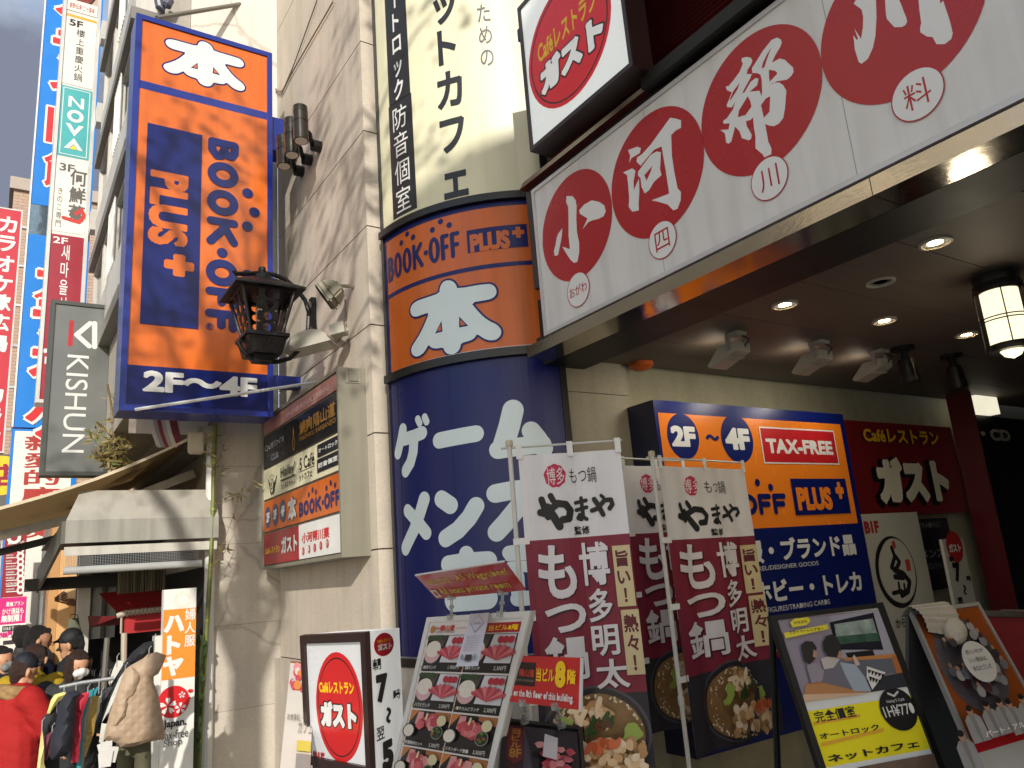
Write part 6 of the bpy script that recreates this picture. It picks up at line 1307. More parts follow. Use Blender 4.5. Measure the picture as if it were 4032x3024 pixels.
# red awning
t = thing('awning', 'small red cloth awning with a white rope wound bar inside the clothes shop', 'awning', onY(K6(800, 700), 9.6))
rd = M('a31c20', .6, var=.1); fr9 = FY(9.6); pq = lambda Y, *p: [onY(K6(*q), Y) for q in p]
a = pq(9.6, (770, 690), (1060, 660), (1060, 735), (775, 770)); bk_ = pq(10.6, (560, 690), (1060, 640))
b = MB(); b.face([a[0], a[1], bk_[1] + Vector((0, 0, .25)), bk_[0] + Vector((.1, 0, .25))], rd); c = pq(9.6, (775, 805), (1060, 778)); b.face([a[0], c[0], c[1], a[1]], rd)
e = pq(10.5, (570, 762), (775, 700), (775, 745)); b.face([e[0], a[0], bk_[0]], M('6d1216', .6)); b.face([e[0], e[2], a[0]], rd); b.build('cloth', t)
b = MB(); p_ = pq(9.55, (745, 690), (790, 672), (1045, 645)); b.tube(p_, .028, M('b3a898', .6), 8)
for k in range(10): q = lerp(p_[1], p_[2], k / 10); b.tube([q - Vector((.01, 0, .034)), q + Vector((.03, -.034, .0)), q + Vector((.02, 0, .034))], .008, M('8d8272', .7), 5)
p_ = pq(9.56, (775, 670), (772, 800)); b.tube(p_, .012, M('a89c8a', .6), 6); b.build('rope_bar', t)
t = thing('shopping_bag', 'grey green paper bag hung beside the red awning', 'bag', onY(K6(470, 760), 10.4)); fr10 = FY(10.4)
b = MB(); puff(b, fr10, [fr10.uv(K6(*p)) for p in ((440, 705), (500, 700), (525, 805), (470, 815), (420, 815))], .05, M('5f6252', .7), .04, .006); b.build('bag_body', t, smooth=True)
b = MB(); b.tube(pq(10.4, (440, 705), (455, 680), (490, 680), (500, 702)), .006, TW, 5); b.build('handle', t)
# upright shop board
Y_ = 7.9; f7 = FY(Y_); pass
K5 = K(400, 2250, .46642); K4 = K(0, 2250, .46642)
t = thing('shop_board', 'tall white and orange clothes shop board with white katakana beside the bamboo', 'sign board', onY(K5(600, 1600), Y_))
pl, pr_ = f7.uv(K5(535, 155)), f7.uv(K5(803, 142)); bl_ = f7.uv(K5(412, 1659)); u0, u1 = f7.uv(K5(498, 900))[0], f7.uv(K5(785, 880))[0]; u0 = (pl[0] + u0) / 2; u1 = (pr_[0] + u1) / 2
b = MB(); b.slab(f7, u0 - .0, -.8, u1, pl[1], -.10, 0, M('d2d1cb', .4)); b.slab(f7, u0 - .06, -.8, u0 - .002, f7.uv(K5(480, 545))[1], -.16, -.02, M('cbc9c0', .4)); b.build('panel', t)
b = MB(); zo1, zo0 = f7.uv(K5(660, 315))[1], f7.uv(K5(640, 905))[1]; b.rectuv(f7, u0, zo0, u1, zo1, M('d9822a', .4, var=.05)); b.w += .001
W7 = u1 - u0
b.vtext(f7, 'ハトヤ', None, None, WHT, .07, ((u0 + W7 * .0, zo1 - .03), (u0 + W7 * .66, zo0 + .02))); b.vtext(f7, '婦人服', None, None, WHT, .015, ((u0 + W7 * .64, zo1), (u1, zo1 - (zo1 - zo0) * .57)))
c = f7.uv(K5(605, 1100)); r = .135; b.disc(f7, c, r, r, M('c01820', .4)); b.w += .0005
def blossom(x, y, s):
    for k in range(5):
        a = math.pi / 2 + k * 2 * math.pi / 5; b.union(f7, [[(x + s * .15 * math.cos(a), y + s * .15 * math.sin(a)), (x + s * .7 * math.cos(a - .38), y + s * .7 * math.sin(a - .38)), (x + s * math.cos(a - .2), y + s * math.sin(a - .2)), (x + s * .85 * math.cos(a), y + s * .85 * math.sin(a)), (x + s * math.cos(a + .2), y + s * math.sin(a + .2)), (x + s * .7 * math.cos(a + .38), y + s * .7 * math.sin(a + .38))]], WHT)
blossom(c[0] - .045, c[1] - .03, .075); blossom(c[0] + .06, c[1] - .06, .05); blossom(c[0] + .07, c[1] + .05, .03)
for dx, dy in ((.14, .075), (.12, .015)): b.disc(f7, (c[0] + dx, c[1] + dy), .025, .014, M('c01820', .4), None, 10)
b.text(f7, 'Japan.', None, None, BLK, .035, 0, ((u0 + .02, f7.uv(K5(540, 1255))[1]), f7.uv(K5(712, 1310)))); b.text(f7, 'Tax-free', None, None, M('3a3a3a', .4), .0, 0, ((u0 + .0, f7.uv(K5(540, 1345))[1]), f7.uv(K5(724, 1390)))); b.text(f7, 'Shop', K5(522, 1425), K5(675, 1470), M('3a3a3a', .4), .0)
c = f7.uv(K5(672, 235))
for k in range(18): a = 2 * math.pi * k / 18; b.flat(f7, [[(c[0] + .05 * math.cos(a - .04), c[1] + .05 * math.sin(a - .04)), (c[0] + .1 * math.cos(a), c[1] + .1 * math.sin(a)), (c[0] + .05 * math.cos(a + .04), c[1] + .05 * math.sin(a + .04))]], M('d8c98a', .5))
b.build('lettering', t)
# ------------------------------------------------------------------ clothes rack and garments
KK4 = lambda *p: [K4(*q) for q in p]; KK5 = lambda *p: [K5(*q) for q in p]
t = thing('clothes_rack', 'chrome clothes rail crowded with hanging garments below the awnings', 'clothes rack', onY(K4(760, 1300), 6.7))
b = MB(); b.tube([onY(K4(500, 980), 6.75), onY(K4(690, 940), 6.75), onY(K4(960, 902), 6.75)], .014, ALU, 8)
b.tube([onY(K4(905, 560), 6.95), onY(K4(880, 890), 6.95), onY(K4(860, 1659), 6.95)], .02, M('5d5a52', .5), 8); b.tube([onY(K4(1048, 520), 6.95), onY(K4(1040, 1100), 6.95), onY(K4(1035, 1800), 6.95)], .022, M('a89c8a', .5), 8); b.build('rail_frame', t)
def quilt(hexc):
    m = bpy.data.materials.new('quilted_cloth'); m.use_nodes = True; n = m.node_tree.nodes; l = m.node_tree.links; p = n['Principled BSDF']
    p.inputs['Base Color'].default_value = lin(hexc); p.inputs['Roughness'].default_value = .6
    tcn = n.new('ShaderNodeTexCoord'); w1 = n.new('ShaderNodeTexWave'); w1.inputs['Scale'].default_value = 5; w1.inputs['Distortion'].default_value = 1.2; mp1 = n.new('ShaderNodeMapping'); mp1.inputs['Rotation'].default_value = (0, .8, 0)
    w2 = n.new('ShaderNodeTexWave'); w2.inputs['Scale'].default_value = 5; mp2 = n.new('ShaderNodeMapping'); mp2.inputs['Rotation'].default_value = (0, -.8, 0); ad = n.new('ShaderNodeMath'); ad.operation = 'MINIMUM'
    l.new(tcn.outputs['Object'], mp1.inputs[0]); l.new(mp1.outputs[0], w1.inputs['Vector']); l.new(tcn.outputs['Object'], mp2.inputs[0]); l.new(mp2.outputs[0], w2.inputs['Vector']); l.new(w1.outputs['Fac'], ad.inputs[0]); l.new(w2.outputs['Fac'], ad.inputs[1])
    bp = n.new('ShaderNodeBump'); bp.inputs['Strength'].default_value = .4; bp.inputs['Distance'].default_value = .010; l.new(ad.outputs[0], bp.inputs['Height']); l.new(bp.outputs[0], p.inputs['Normal']); return m
def garment(name, label, Y, outline, hexc, th=.05, seed=1, wr=.006, extra=(), mat=None, cat='garment'):
    fr = FY(Y); m = mat or M(hexc, .75, var=.12, bump=.15, bscale=20)
    g_ = [fr.uv(p) for p in outline]; lo = min(p[1] for p in g_); cu = sum(p[0] for p in g_) / len(g_)
    t = thing(name, label, cat, fr.at(cu, lo), 'garments hanging on the racks')
    b = MB(); puff(b, fr, g_, th, m, .04, wr, seed); b.build('body', t, smooth=True)
    for nm, pts, th2, base, hx in extra:
        b = MB(); puff(b, fr, [fr.uv(p) for p in pts], th2, M(hx, .7, var=.1) if hx else m, .03, wr, seed + 2, base); b.build(nm, t, smooth=True)
    top = max(g_, key=lambda p: p[1]); b = MB(); tp_ = fr.at(top[0], top[1]); b.tube([tp_ - Vector((0, 0, .05)), tp_ + Vector((0, 0, .03)), tp_ + Vector((.015, 0, .05))], .004, ALU, 5); b.build('hanger_hook', t)
    return t
garment('coat', 'beige quilted hooded coat hanging at the front of the clothes rack', 6.55, KK5((400, 690), (350, 735), (250, 790), (195, 830), (150, 960), (90, 1130), (40, 1300), (15, 1425), (80, 1430), (130, 1450), (160, 1485), (260, 1480), (400, 1440), (538, 1412), (530, 1330), (505, 1180), (470, 1010), (440, 940), (440, 870), (450, 760)), 'a08a72', .075, 1, .004,
    (('hood', KK5((400, 690), (450, 676), (532, 704), (505, 780), (465, 860), (405, 892), (352, 870), (345, 820), (368, 745)), .06, .07, None), ('sleeve', KK5((235, 800), (320, 850), (305, 960), (265, 1040), (225, 1085), (205, 1200), (130, 1310), (85, 1290), (110, 1120), (160, 930)), .04, .06, None)), quilt('a08a72'), 'coat')
garment('coat', 'black hooded coat hanging right behind the beige quilted coat', 6.8, KK5((440, 585), (360, 600), (260, 680), (200, 760), (130, 900), (50, 1100), (0, 1250), (-60, 1350), (-30, 1365), (60, 1280), (130, 1040), (200, 860), (330, 760), (440, 690)), '1c1d20', .08, 3, .008, (('hood', KK5((300, 740), (360, 700), (250, 720), (215, 760), (230, 790)), .05, .06, None),), None, 'coat')
garment('coat', 'white coat seen edge on between the black coat and the beige coat', 6.68, KK5((200, 830), (150, 900), (80, 1060), (0, 1280), (-22, 1440), (10, 1462), (60, 1270), (120, 1060), (185, 890)), 'c4c4bb', .05, 5, .006, (), None, 'coat')
garment('shirt', 'white shirt shoulder hanging left of the black coat', 6.9, KK5((130, 750), (95, 830), (58, 940), (70, 965), (120, 890), (180, 790), (182, 757)), 'c9c6be', .03, 6, .004, (), None, 'shirt')
garment('trousers', 'olive trousers hanging under the beige quilted coat', 6.75, KK5((130, 1430), (415, 1400), (418, 1560), (412, 1760), (280, 1760), (268, 1560), (255, 1760), (125, 1760)), '4f4d38', .05, 7, .006, (), None, 'trousers')
garment('coat', 'navy puffer coat hanging nearest the red jacket shopper', 6.5, KK4((560, 1020), (640, 1000), (690, 1030), (645, 1080), (632, 1280), (612, 1480), (600, 1600), (540, 1560), (440, 1592), (413, 1560), (430, 1380), (470, 1300), (490, 1130)), '1d1f2a', .09, 8, .012, (), None, 'coat')
for nm, lab, Y, o, h_ in (('shirt', 'crimson top hanging between the navy puffer and the teal top', 6.56, ((690, 1030), (740, 1015), (757, 1032), (700, 1200), (682, 1400), (662, 1610), (600, 1615), (620, 1400), (635, 1180), (650, 1060)), 'b3263c'),
    ('shirt', 'teal top hanging beside the crimson top', 6.64, ((740, 1010), (810, 985), (835, 968), (805, 1045), (752, 1070), (712, 1250), (695, 1500), (680, 1690), (645, 1690), (662, 1400), (690, 1170), (715, 1040)), '2a8591'),
    ('shirt', 'grey top hanging beside the teal top', 6.68, ((735, 1075), (770, 1048), (748, 1200), (725, 1450), (705, 1690), (665, 1690), (680, 1400), (712, 1170)), '8d8a78'),
    ('shirt', 'mustard top hanging beside the grey top', 6.72, ((760, 1050), (800, 1040), (832, 1060), (816, 1180), (792, 1370), (725, 1560), (690, 1592), (715, 1380), (735, 1180)), 'b3964e'),
    ('shirt', 'cream blouse edge hanging between mustard top and dark coat', 6.78, ((828, 1062), (856, 1045), (838, 1180), (790, 1320), (768, 1340), (788, 1200)), 'cfcba8'),
    ('shirt', 'pale yellow top hanging at the left end of the rack', 6.62, ((460, 1040), (540, 1016), (580, 1030), (490, 1105), (420, 1200), (396, 1200), (430, 1085)), 'c9bd72'),
    ('shirt', 'black top hanging under the pale yellow top', 6.66, ((360, 1230), (480, 1140), (492, 1290), (440, 1340), (405, 1590), (370, 1590), (352, 1380)), '17161a'),
    ('shirt', 'maroon top hanging low at the left end of the rack', 6.60, ((372, 1400), (440, 1345), (425, 1480), (402, 1595), (374, 1592)), '5d1a2c'),
    ('shirt', 'pale lemon top lowest at the left end of the rack', 6.55, ((305, 1720), (330, 1500), (355, 1300), (372, 1480), (372, 1620), (402, 1720)), 'c6bd7e'),
    ('shirt', 'dark grey blouse between mustard top and white coat', 6.85, ((860, 1030), (930, 960), (960, 970), (900, 1150), (840, 1370), (745, 1350), (800, 1240)), '2b2d31')):
    garment(nm, lab, Y, KK4(*o), h_, .028, len(lab), .004, (), None, 'shirt')
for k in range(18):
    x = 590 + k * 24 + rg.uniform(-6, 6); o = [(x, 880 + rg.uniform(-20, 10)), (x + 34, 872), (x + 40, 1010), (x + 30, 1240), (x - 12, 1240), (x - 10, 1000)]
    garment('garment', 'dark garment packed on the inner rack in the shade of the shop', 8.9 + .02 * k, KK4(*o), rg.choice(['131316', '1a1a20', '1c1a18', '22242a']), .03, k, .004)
t = thing('price_tags', 'bundle of white price tags hanging under the coats', 'tags', onY(K5(60, 1560), 6.5))
for k in range(6):
    b = MB(); c = onY(K5(20 + 22 * (k % 4), 1500 + 45 * (k // 2) + rg.uniform(-10, 10)), 6.5 - .01 * k); a = rg.uniform(-.3, .3); U = Vector((math.cos(a), .2, math.sin(a))).normalized(); V = Vector((-math.sin(a), 0, math.cos(a))).normalized()
    b.slab(Plane(c, U, V), -.035, -.05, .035, .05, -.0015, .0015, M('cfcdc8', .5)); b.build('paper_tag', t)
# ------------------------------------------------------------------ dark vertical blade sign
Y_ = 10.0; f = FY(Y_); a, c, e = f.uv(KS2(305, 272)), f.uv(KS2(685, 312)), f.uv(KS2(232, 1316)); u0, u1, v0, v1 = (a[0] + e[0]) / 2, c[0], e[1], (a[1] + c[1]) / 2
t = thing('blade_sign', 'dark grey blade sign with pale vertical Latin lettering and a small red bar', 'sign', (u1, Y_, v0))
kg = M('3a3c38', .45)
b = MB(); b.slab(f, u0, v0, u1, v1, -.2, -.01, kg); b.border(f, u0, v0, u1, v1, .045, -.0095, .02, kg); b.build('cabinet', t)
b = MB(); b.rectuv(f, u0 + .045, v0 + .045, u1 - .045, v1 - .045, M('6a6c69', .2, var=.25, scale=1), .0); b.build('face', t)
b = MB(); b.w = .001; kw = M('c9cac6', .3); q = lambda *p: [f.uv(KS2(*z)) for z in p]
b.rect(f, KS2(412, 393), KS2(430, 548), M('a8202a', .3)); b.strokes(f, [(q((562, 412), (562, 552)), .055), (q((536, 412), (455, 480), (530, 548)), .055)], kw)
b.text(f, 'KISHUN', None, None, kw, .0, 1, ((f.uv(KS2(400, 600))[0], f.uv(KS2(470, 602))[1]), (f.uv(KS2(530, 602))[0], f.uv(KS2(455, 1180))[1]))); b.build('lettering', t)
b = MB(); b.box(u1 - .02, Y_ - .15, (v0 + v1) / 2 + .5, u1 + .2, Y_ - .05, (v0 + v1) / 2 + .8, kg); b.build('bracket', t)
# ------------------------------------------------------------------ tall stack sign
Y_ = 13.0; f = FY(Y_); e0, e1 = f.uv(KS(365, 0)), f.uv(KS(580, 0)); g0, g1 = f.uv(KS(275, 1640)), f.uv(KS(535, 1640)); u0, u1 = (e0[0] + g0[0]) / 2, (e1[0] + g1[0]) / 2
vb = f.uv(KS2(205, 882))[1]; vt = f.uv(KS(440, -700))[1]
t = thing('stack_sign', 'tall white blade sign of stacked shop panels in front of the blue karaoke sign', 'sign', ((u0 + u1) / 2, Y_, vb))
b = MB(); b.slab(f, u0, vb, u1, vt, -.3, -.006, M('c8c6c0', .4, metal=.2)); b.border(f, u0, vb, u1, vt, .05, -.0055, .02, M('c0bfba', .35, metal=.3)); b.build('cabinet', t)
u0 += .045; u1 -= .045; W8 = u1 - u0
def prow(y0, y1, m): 
    va, vc = f.uv(KS(450, y0))[1], f.uv(KS(450, y1))[1]; b = MB(); b.rectuv(f, u0 + .01, vc + .02, u1 - .01, va - .02, m, 0); o = b.build('floor_panel', t); return o, va, vc
def pl_(o, fn): b = MB(); b.w = .001; fn(b); b.build('lettering', o)
WP = M('d3d0c6', .4, var=.03); dr = M('8f1a2c', .35)
o, va, vc = prow(-300, 75, M('b39a86', .4, var=.15)); 
def f1_(b): b.disc(f, (u0 + W8 * .5, vc + .55), W8 * .46, .38, BLK); b.disc(f, (u0 + W8 * .5, vc + .55), W8 * .42, .34, M('7a2a1c', .4, var=.5, scale=12)); b.rectuv(f, u0 + .01, vc + .02, u1 - .01, vc + .24, WP); b.text(f, '創新伝承 二十周年', None, None, M('9c1c22', .4), .01, 0, ((u0 + .05, vc + .18), (u1 - .05, vc + .07)))
pl_(o, f1_)
o, va, vc = prow(85, 515, WP)
def f2_(b): b.rectuv(f, u0 + .01, va - .07, u1 - .01, va - .021, M('d99a2a', .4)); b.text(f, '5F', None, None, BLK, .03, 0, ((u0 + .06, va - .11), (u0 + .26, va - .24))); b.vtext(f, '樓上重慶火鍋', None, None, BLK, .0, ((u0 + W8 * .34, va - .26), (u0 + W8 * .66, vc + .1)), .9)
pl_(o, f2_)
o, va, vc = prow(515, 945, M('3d9c9e', .4))
def f3_(b):
    b.border(f, u0 + .04, vc + .05, u1 - .04, va - .05, .012, .001, .002, WHT); cx_ = (u0 + u1) / 2; s = W8 * .24; h_ = (va - vc) / 5.6
    ys = [va - h_ * (1.25 + 1.08 * k) for k in range(4)]; wd = s * .42; St = lambda *p: list(p)
    y = ys[0]; b.union(f, [[(cx_ - s, y - h_ * .42), (cx_ - s + wd, y - h_ * .42), (cx_ - s + wd, y + h_ * .42), (cx_ - s, y + h_ * .42)], [(cx_ + s - wd, y - h_ * .42), (cx_ + s, y - h_ * .42), (cx_ + s, y + h_ * .42), (cx_ + s - wd, y + h_ * .42)], [(cx_ - s, y + h_ * .42), (cx_ - s + wd, y + h_ * .42), (cx_ + s, y - h_ * .42), (cx_ + s - wd, y - h_ * .42)]], WHT)
    b.disc(f, (cx_, ys[1]), s * 1.05, h_ * .48, WHT, None, 32, .52)
    y = ys[2]; b.flat(f, [[(cx_ - s * 1.15, y + h_ * .42), (cx_ - s * .55, y + h_ * .42), (cx_, y - h_ * .05), (cx_, y - h_ * .5)], [(cx_ + s * 1.15, y + h_ * .42), (cx_ + s * .55, y + h_ * .42), (cx_, y - h_ * .05), (cx_, y - h_ * .5)]], WHT)
    y = ys[3]; b.flat(f, [[(cx_ - s * 1.2, y - h_ * .42), (cx_ - s * .6, y - h_ * .42), (cx_, y + h_ * .0), (cx_, y + h_ * .45)], [(cx_ + s * 1.2, y - h_ * .42), (cx_ + s * .6, y - h_ * .42), (cx_, y + h_ * .0), (cx_, y + h_ * .45)]], WHT); b.flat(f, [[(cx_ - s * .45, y - h_ * .42), (cx_ + s * .45, y - h_ * .42), (cx_, y - h_ * .08)]], YEL)
pl_(o, f3_)
o, va, vc = prow(955, 1395, WP)
def f4_(b):
    gk = M('55524c', .4); b.text(f, '3F', None, None, gk, .03, 0, ((u0 + .06, va - .08), (u0 + .27, va - .22))); b.vtext(f, '何鮮菇', None, None, gk, .02, ((u0 + W8 * .44, va - .14), (u0 + W8 * .98, vc + .22)), .96); b.vtext(f, 'きのこ専門', None, None, gk, .0, ((u0 + W8 * .1, vc + .78), (u0 + W8 * .3, vc + .08)))
    b.strokes(f, [([(u0 + W8 * .35, vc + .26), (u0 + W8 * .55, vc + .24), (u0 + W8 * .8, vc + .22), (u0 + W8 * .95, vc + .34), (u0 + W8 * .85, vc + .44), (u0 + W8 * .7, vc + .36)], .06)], M('b32a24', .4))
pl_(o, f4_)
o, va, vc = prow(1400, 2090, dr)
def f5_(b): b.text(f, '2F', None, None, WHT, .02, 0, ((u0 + .04, va - .06), (u0 + .24, va - .17))); b.vtext(f, '새마을식당', None, None, WHT, .01, ((u0 + W8 * .32, va - .16), (u0 + W8 * .62, vc + .3)), .95); b.strokes(f, [([(u0 + W8 * .34, vc + .06), (u0 + W8 * .34, vc + .18), (u0 + W8 * .47, vc + .28), (u0 + W8 * .60, vc + .18), (u0 + W8 * .60, vc + .06)], .02), ([(u0 + W8 * .47, vc + .22), (u0 + W8 * .40, vc + .10)], .016), ([(u0 + W8 * .47, vc + .2), (u0 + W8 * .55, vc + .10)], .016)], WHT)
pl_(o, f5_)
va = vc - .03; b = MB(); b.rectuv(f, u0 + .01, vb + .06, u1 - .01, va - .02, M('98182a', .35), 0); o = b.build('floor_panel', t); pl_(o, lambda b: b.text(f, '1F', None, None, WHT, .02, 0, ((u0 + .04, va - .08), (u0 + .2, va - .19))))
for y in (200, 690, 1320):
    p = onY(KS(585, y), Y_); b = MB(); b.box(u1 + .051, Y_ - .25, p.z - .25, u1 + .4, Y_ - .02, p.z + .1, M('b9b6ae', .4, metal=.2)); b.build('bracket', t)
# ------------------------------------------------------------------ blue karaoke sign, white sign under it, red karaoke banner
Y_ = 16.5; f = FY(Y_); u0 = (f.uv(KS(262, 0))[0] + f.uv(KS2(95, 1030))[0]) / 2; u1 = u0 + 1.05; BLUE = M('1273c4', .3, var=.05)
vb = f.uv(KS2(95, 1028))[1]; vt = f.uv(KS(262, -500))[1]; m0_, m1_ = f.uv(KS(200, 1210))[1], f.uv(KS(200, 1390))[1]
t = thing('karaoke_sign', 'tall bright blue blade sign with red white edged katakana behind the stack sign', 'sign', (u0 + .6, Y_, vb))
b = MB(); b.slab(f, u0, vb, u1, m1_, -.35, 0, BLUE); b.slab(f, u0, m0_, u1, vt, -.35, 0, BLUE); b.build('panel', t); b = MB(); b.slab(f, u0, m1_ + .003, u1, m0_ - .003, -.35, -.01, M('8a9aa0', .12, metal=.9, bump=.3, bscale=3)); b.build('mirror_band', t)
b = MB(); b.slab(f, u0 - .03, vb, u0 - .001, vt, -.36, .02, WHT); b.build('edge_trim', t)
b = MB(); kr = M('c02428', .35); cw = u1 - u0
for y, s in ((-30, 'カ'), (260, 'ラ'), (490, 'イ'), (740, '旧'), (1000, '館'), (1680, 'カ'), (1900, 'ラ'), (2150, 'オ'), (2480, 'ケ')):
    c = f.uv(KS(300, y)); bb = ((u0 + cw * .16, c[1] + .40), (u0 + cw * .9, c[1] - .40)); b.text(f, s, None, None, WHT, .10 if s not in '館旧' else .06, 0, ((bb[0][0] - .04, bb[0][1] + .04), (bb[1][0] + .04, bb[1][1] - .04))); b.text(f, s, None, None, kr, .04 if s not in '館旧' else .02, 0, bb)
b.build('lettering', t)
t = thing('restaurant_banner', 'white blade sign with dark red Chinese characters under the blue karaoke sign', 'sign', (u0 + .6, Y_, .5)); v1 = vb - .03
b = MB(); b.slab(f, u0 - .02, .2, u1, v1, -.3, 0, BLUE); b.rectuv(f, u0 + .03, .25, u0 + cw * .92, v1 - .04, WP, .002); b.build('panel', t)
b = MB(); b.w = .003; hh = f.uv(KS2(150, 1050))[1] - f.uv(KS2(150, 1350))[1]; b.vtext(f, '親愛的麻辣燙', None, None, M('9c2a24', .4), .02, ((u0 + cw * .16, v1 - .1), (u0 + cw * .80, v1 - .1 - hh * 2.05)), .95); b.build('lettering', t)
Y_ = 20; f = FY(Y_); u1 = (f.uv(KS(135, 1245))[0] + f.uv(KS2(25, 1180))[0]) / 2; u0 = u1 - .54; v1 = f.uv(KS(80, 1242))[1]; v0 = f.uv(KS2(20, 1182))[1]
t = thing('karaoke_banner', 'long red karaoke banner with white characters at the left edge of the picture', 'sign', (u1 - .5, Y_, v0))
b = MB(); b.slab(f, u0, v0, u1, v1, -.25, 0, M('b51e2e', .4, var=.05)); b.build('panel', t); b = MB(); b.w = .002
for y, s in ((1335, 'カ'), (1450, 'ラ'), (1570, 'オ'), (1690, 'ケ'), (1800, '歌'), (1920, '広'), (2045, '場'), (2345, 'カ'), (2480, 'ラ'), (2600, 'オ')):
    c = f.uv(KS(60, y)); b.text(f, s, None, None, WHT, .035, 0, ((u1 - .44, c[1] + .20), (u1 - .09, c[1] - .20)))
b.build('lettering', t)
b = MB(); b.border(f, u0, v0, u1, v1, .03, -.005, .006, M('c9c4c0', .4)); b.build('edge', t)
for k in range(6): z = v0 + (v1 - v0) * (k + .5) / 6; b = MB(); b.box(u1 + .001, Y_ - .1, z, u1 + .35, Y_, z + .05, ALU); b.build('bracket', t)
t = thing('shop_sign', 'small white sign with a yellow disc at the foot of the red banner', 'sign', (u1 - .4, Y_ - .5, v0 - 2)); f = FY(Y_ - .5); vq = f.uv(KS2(20, 1190))[1]
b = MB(); b.slab(f, u0, vq - 2.4, u1 + .15, vq, -.2, 0, M('57534e', .5)); b.rectuv(f, u0, vq - 2.4, u1 + .1, vq - 1.35, WP, .002); b.build('panel', t); b = MB(); c = f.uv(KS2(5, 1315)); b.w = .004; b.disc(f, c, .42, .42, M('e0b81a', .4)); b.text(f, '店', None, None, dr, .04, 0, ((c[0] - .2, c[1] + .25), (c[0] + .3, c[1] - .25))); b.text(f, 'Salon', None, None, BLK, .0, 0, ((u1 - .6, vq - 1.6), (u1 + .05, vq - 1.8))); b.build('lettering', t)
# ------------------------------------------------------------------ buildings further down the street
BR = stone('pink_brick', 'b59a86', .08, .15, tiles=(.24, .09, (math.pi / 2, 0, 0), .010, .5))
Y_ = 23.0; f = FY(Y_); tp = f.uv(KS(160, 1140))
bb_ = thing('brick_building', 'narrow pinkish brick building between the red banner and the blue sign', 'building', (2, Y_, -1))
b = MB(); b.box(tp[0] - .3, Y_, -1, 6, Y_ + 12, tp[1], BR); b.build('brick_wall', bb_); b = MB(); b.box(tp[0] - .4, Y_ - .1, tp[1] + .003, 6, Y_ + 12.1, tp[1] + .35, M('a89a8c', .6)); b.build('parapet', bb_)
for k in range(9):
    z = 2 + k * 1.9; fo = MB(); fo.border(f, tp[0] + .25, z, tp[0] + 1.2, z + 1.2, .06, -.02, .03, M('8d877e', .5)); o = fo.build('window', bb_); fo = MB(); fo.rectuv(f, tp[0] + .31, z + .06, tp[0] + 1.14, z + 1.14, wglass, .004); fo.build('pane', o)
Y_ = 14.2; f = FY(Y_); xl, xr_ = f.uv(K6(300, 700))[0], f.uv(K6(495, 700))[0]
tb = thing('tan_building', 'tan wood panelled shop front in full sun beyond the clothes shop', 'building', (xl + .5, Y_, -1)); tan_ = M('c99c66', .55, var=.1, stretch=(6, 1, .6)); grw = M('6d6a64', .5)
b = MB(); b.box(xl + .13, Y_, -1, 2.5, Y_ + 5, 3.3, tan_); b.build('tan_panel', tb); b = MB(); b.box(xl, Y_ + .02, -1, xl + .127, Y_ + 5.5, 3.3, M('b08552', .5)); b.box(xl - .02, Y_ + .6, 2.3, xl - .003, Y_ + 5.4, 3.2, grw); b.build('side_wall', tb)
for k in range(4):
    y0 = Y_ + .7 + k * 1.15; fo = MB(); fo.box(xl - .03, y0, -.5, xl - .004, y0 + 1.0, 2.2, M('4a4844', .4)); o = fo.build('window', tb); fo = MB(); fo.box(xl - .036, y0 + .08, -.4, xl - .031, y0 + .92, 2.1, M('8d9694', .1)); fo.build('pane', o)
b = MB(); b.box(xl + .15, Y_ - .35, f.uv(K6(330, 590))[1], xl + .5, Y_ - .003, f.uv(K6(330, 520))[1], M('c9a678', .5)); b.build('entrance_box', tb, bevel=.01)
b = MB()
for k in range(5): p = onY(K6(350, 575 + 4 * k), Y_ - .4); q = onY(K6(480, 600 + 6 * k), Y_ - .3); b.tube([p, lerp(p, q, .4) + Vector((0, 0, .12 - .03 * k)), q], .012, M('6d4a30', .6), 5)
b.build('cable_bundle', None, label='bundle of drooping brown cables on the sunlit tan shop front', cat='cable')
Y_ = 15.5; f = FY(Y_); a, c = f.uv(K6(35, 170)), f.uv(K6(190, 560)); t = thing('pawn_sign', 'dark red sign with white goods icons under the big awning', 'sign', (a[0] + .4, Y_, c[1]))
b = MB(); b.slab(f, a[0], c[1], c[0] - .1, a[1], -.15, 0, M('8a1a28', .4)); b.build('panel', t); b = MB(); b.w = .002; b.text(f, '買取専門店', K6(50, 212), K6(155, 232), WHT, .01)
for k, s in enumerate(('WATCH', 'GOLD', 'JEWELRY', 'CAMERA', 'MOBILE', 'INSTRUMENT', 'LIQUOR')): b.text(f, s, K6(38, 298 + 36 * k), K6(38 + 9 * len(s), 308 + 36 * k), WHT, .01); b.rect(f, K6(38, 317 + 36 * k), K6(105, 319 + 36 * k), WHT)
for k in range(8): c_ = f.uv(K6(130, 272 + 36 * k)); b.disc(f, c_, .055, .07, WHT, None, 14 if k % 2 else 6); b.disc(f, (c_[0], c_[1] + .0), .025, .03, M('8a1a28', .4), None, 10)
c_ = f.uv(K6(90, 192)); b.disc(f, c_, .1, .1, WHT); b.disc(f, c_, .05, .05, M('8a1a28', .4)); b.build('lettering', t)
a, c = f.uv(K6(15, 575)), f.uv(K6(155, 870)); t = thing('phone_poster', 'pink and white phone plan poster below the dark red sign', 'poster', (a[0] + .4, Y_, c[1]))
b = MB(); b.slab(f, a[0] - .3, c[1] - .3, c[0], a[1], -.1, 0, WP); zm = f.uv(K6(80, 740))[1]; b.rectuv(f, a[0] - .3, zm, c[0] - .01, a[1], M('c01a72', .4), .002); b.build('panel', t)
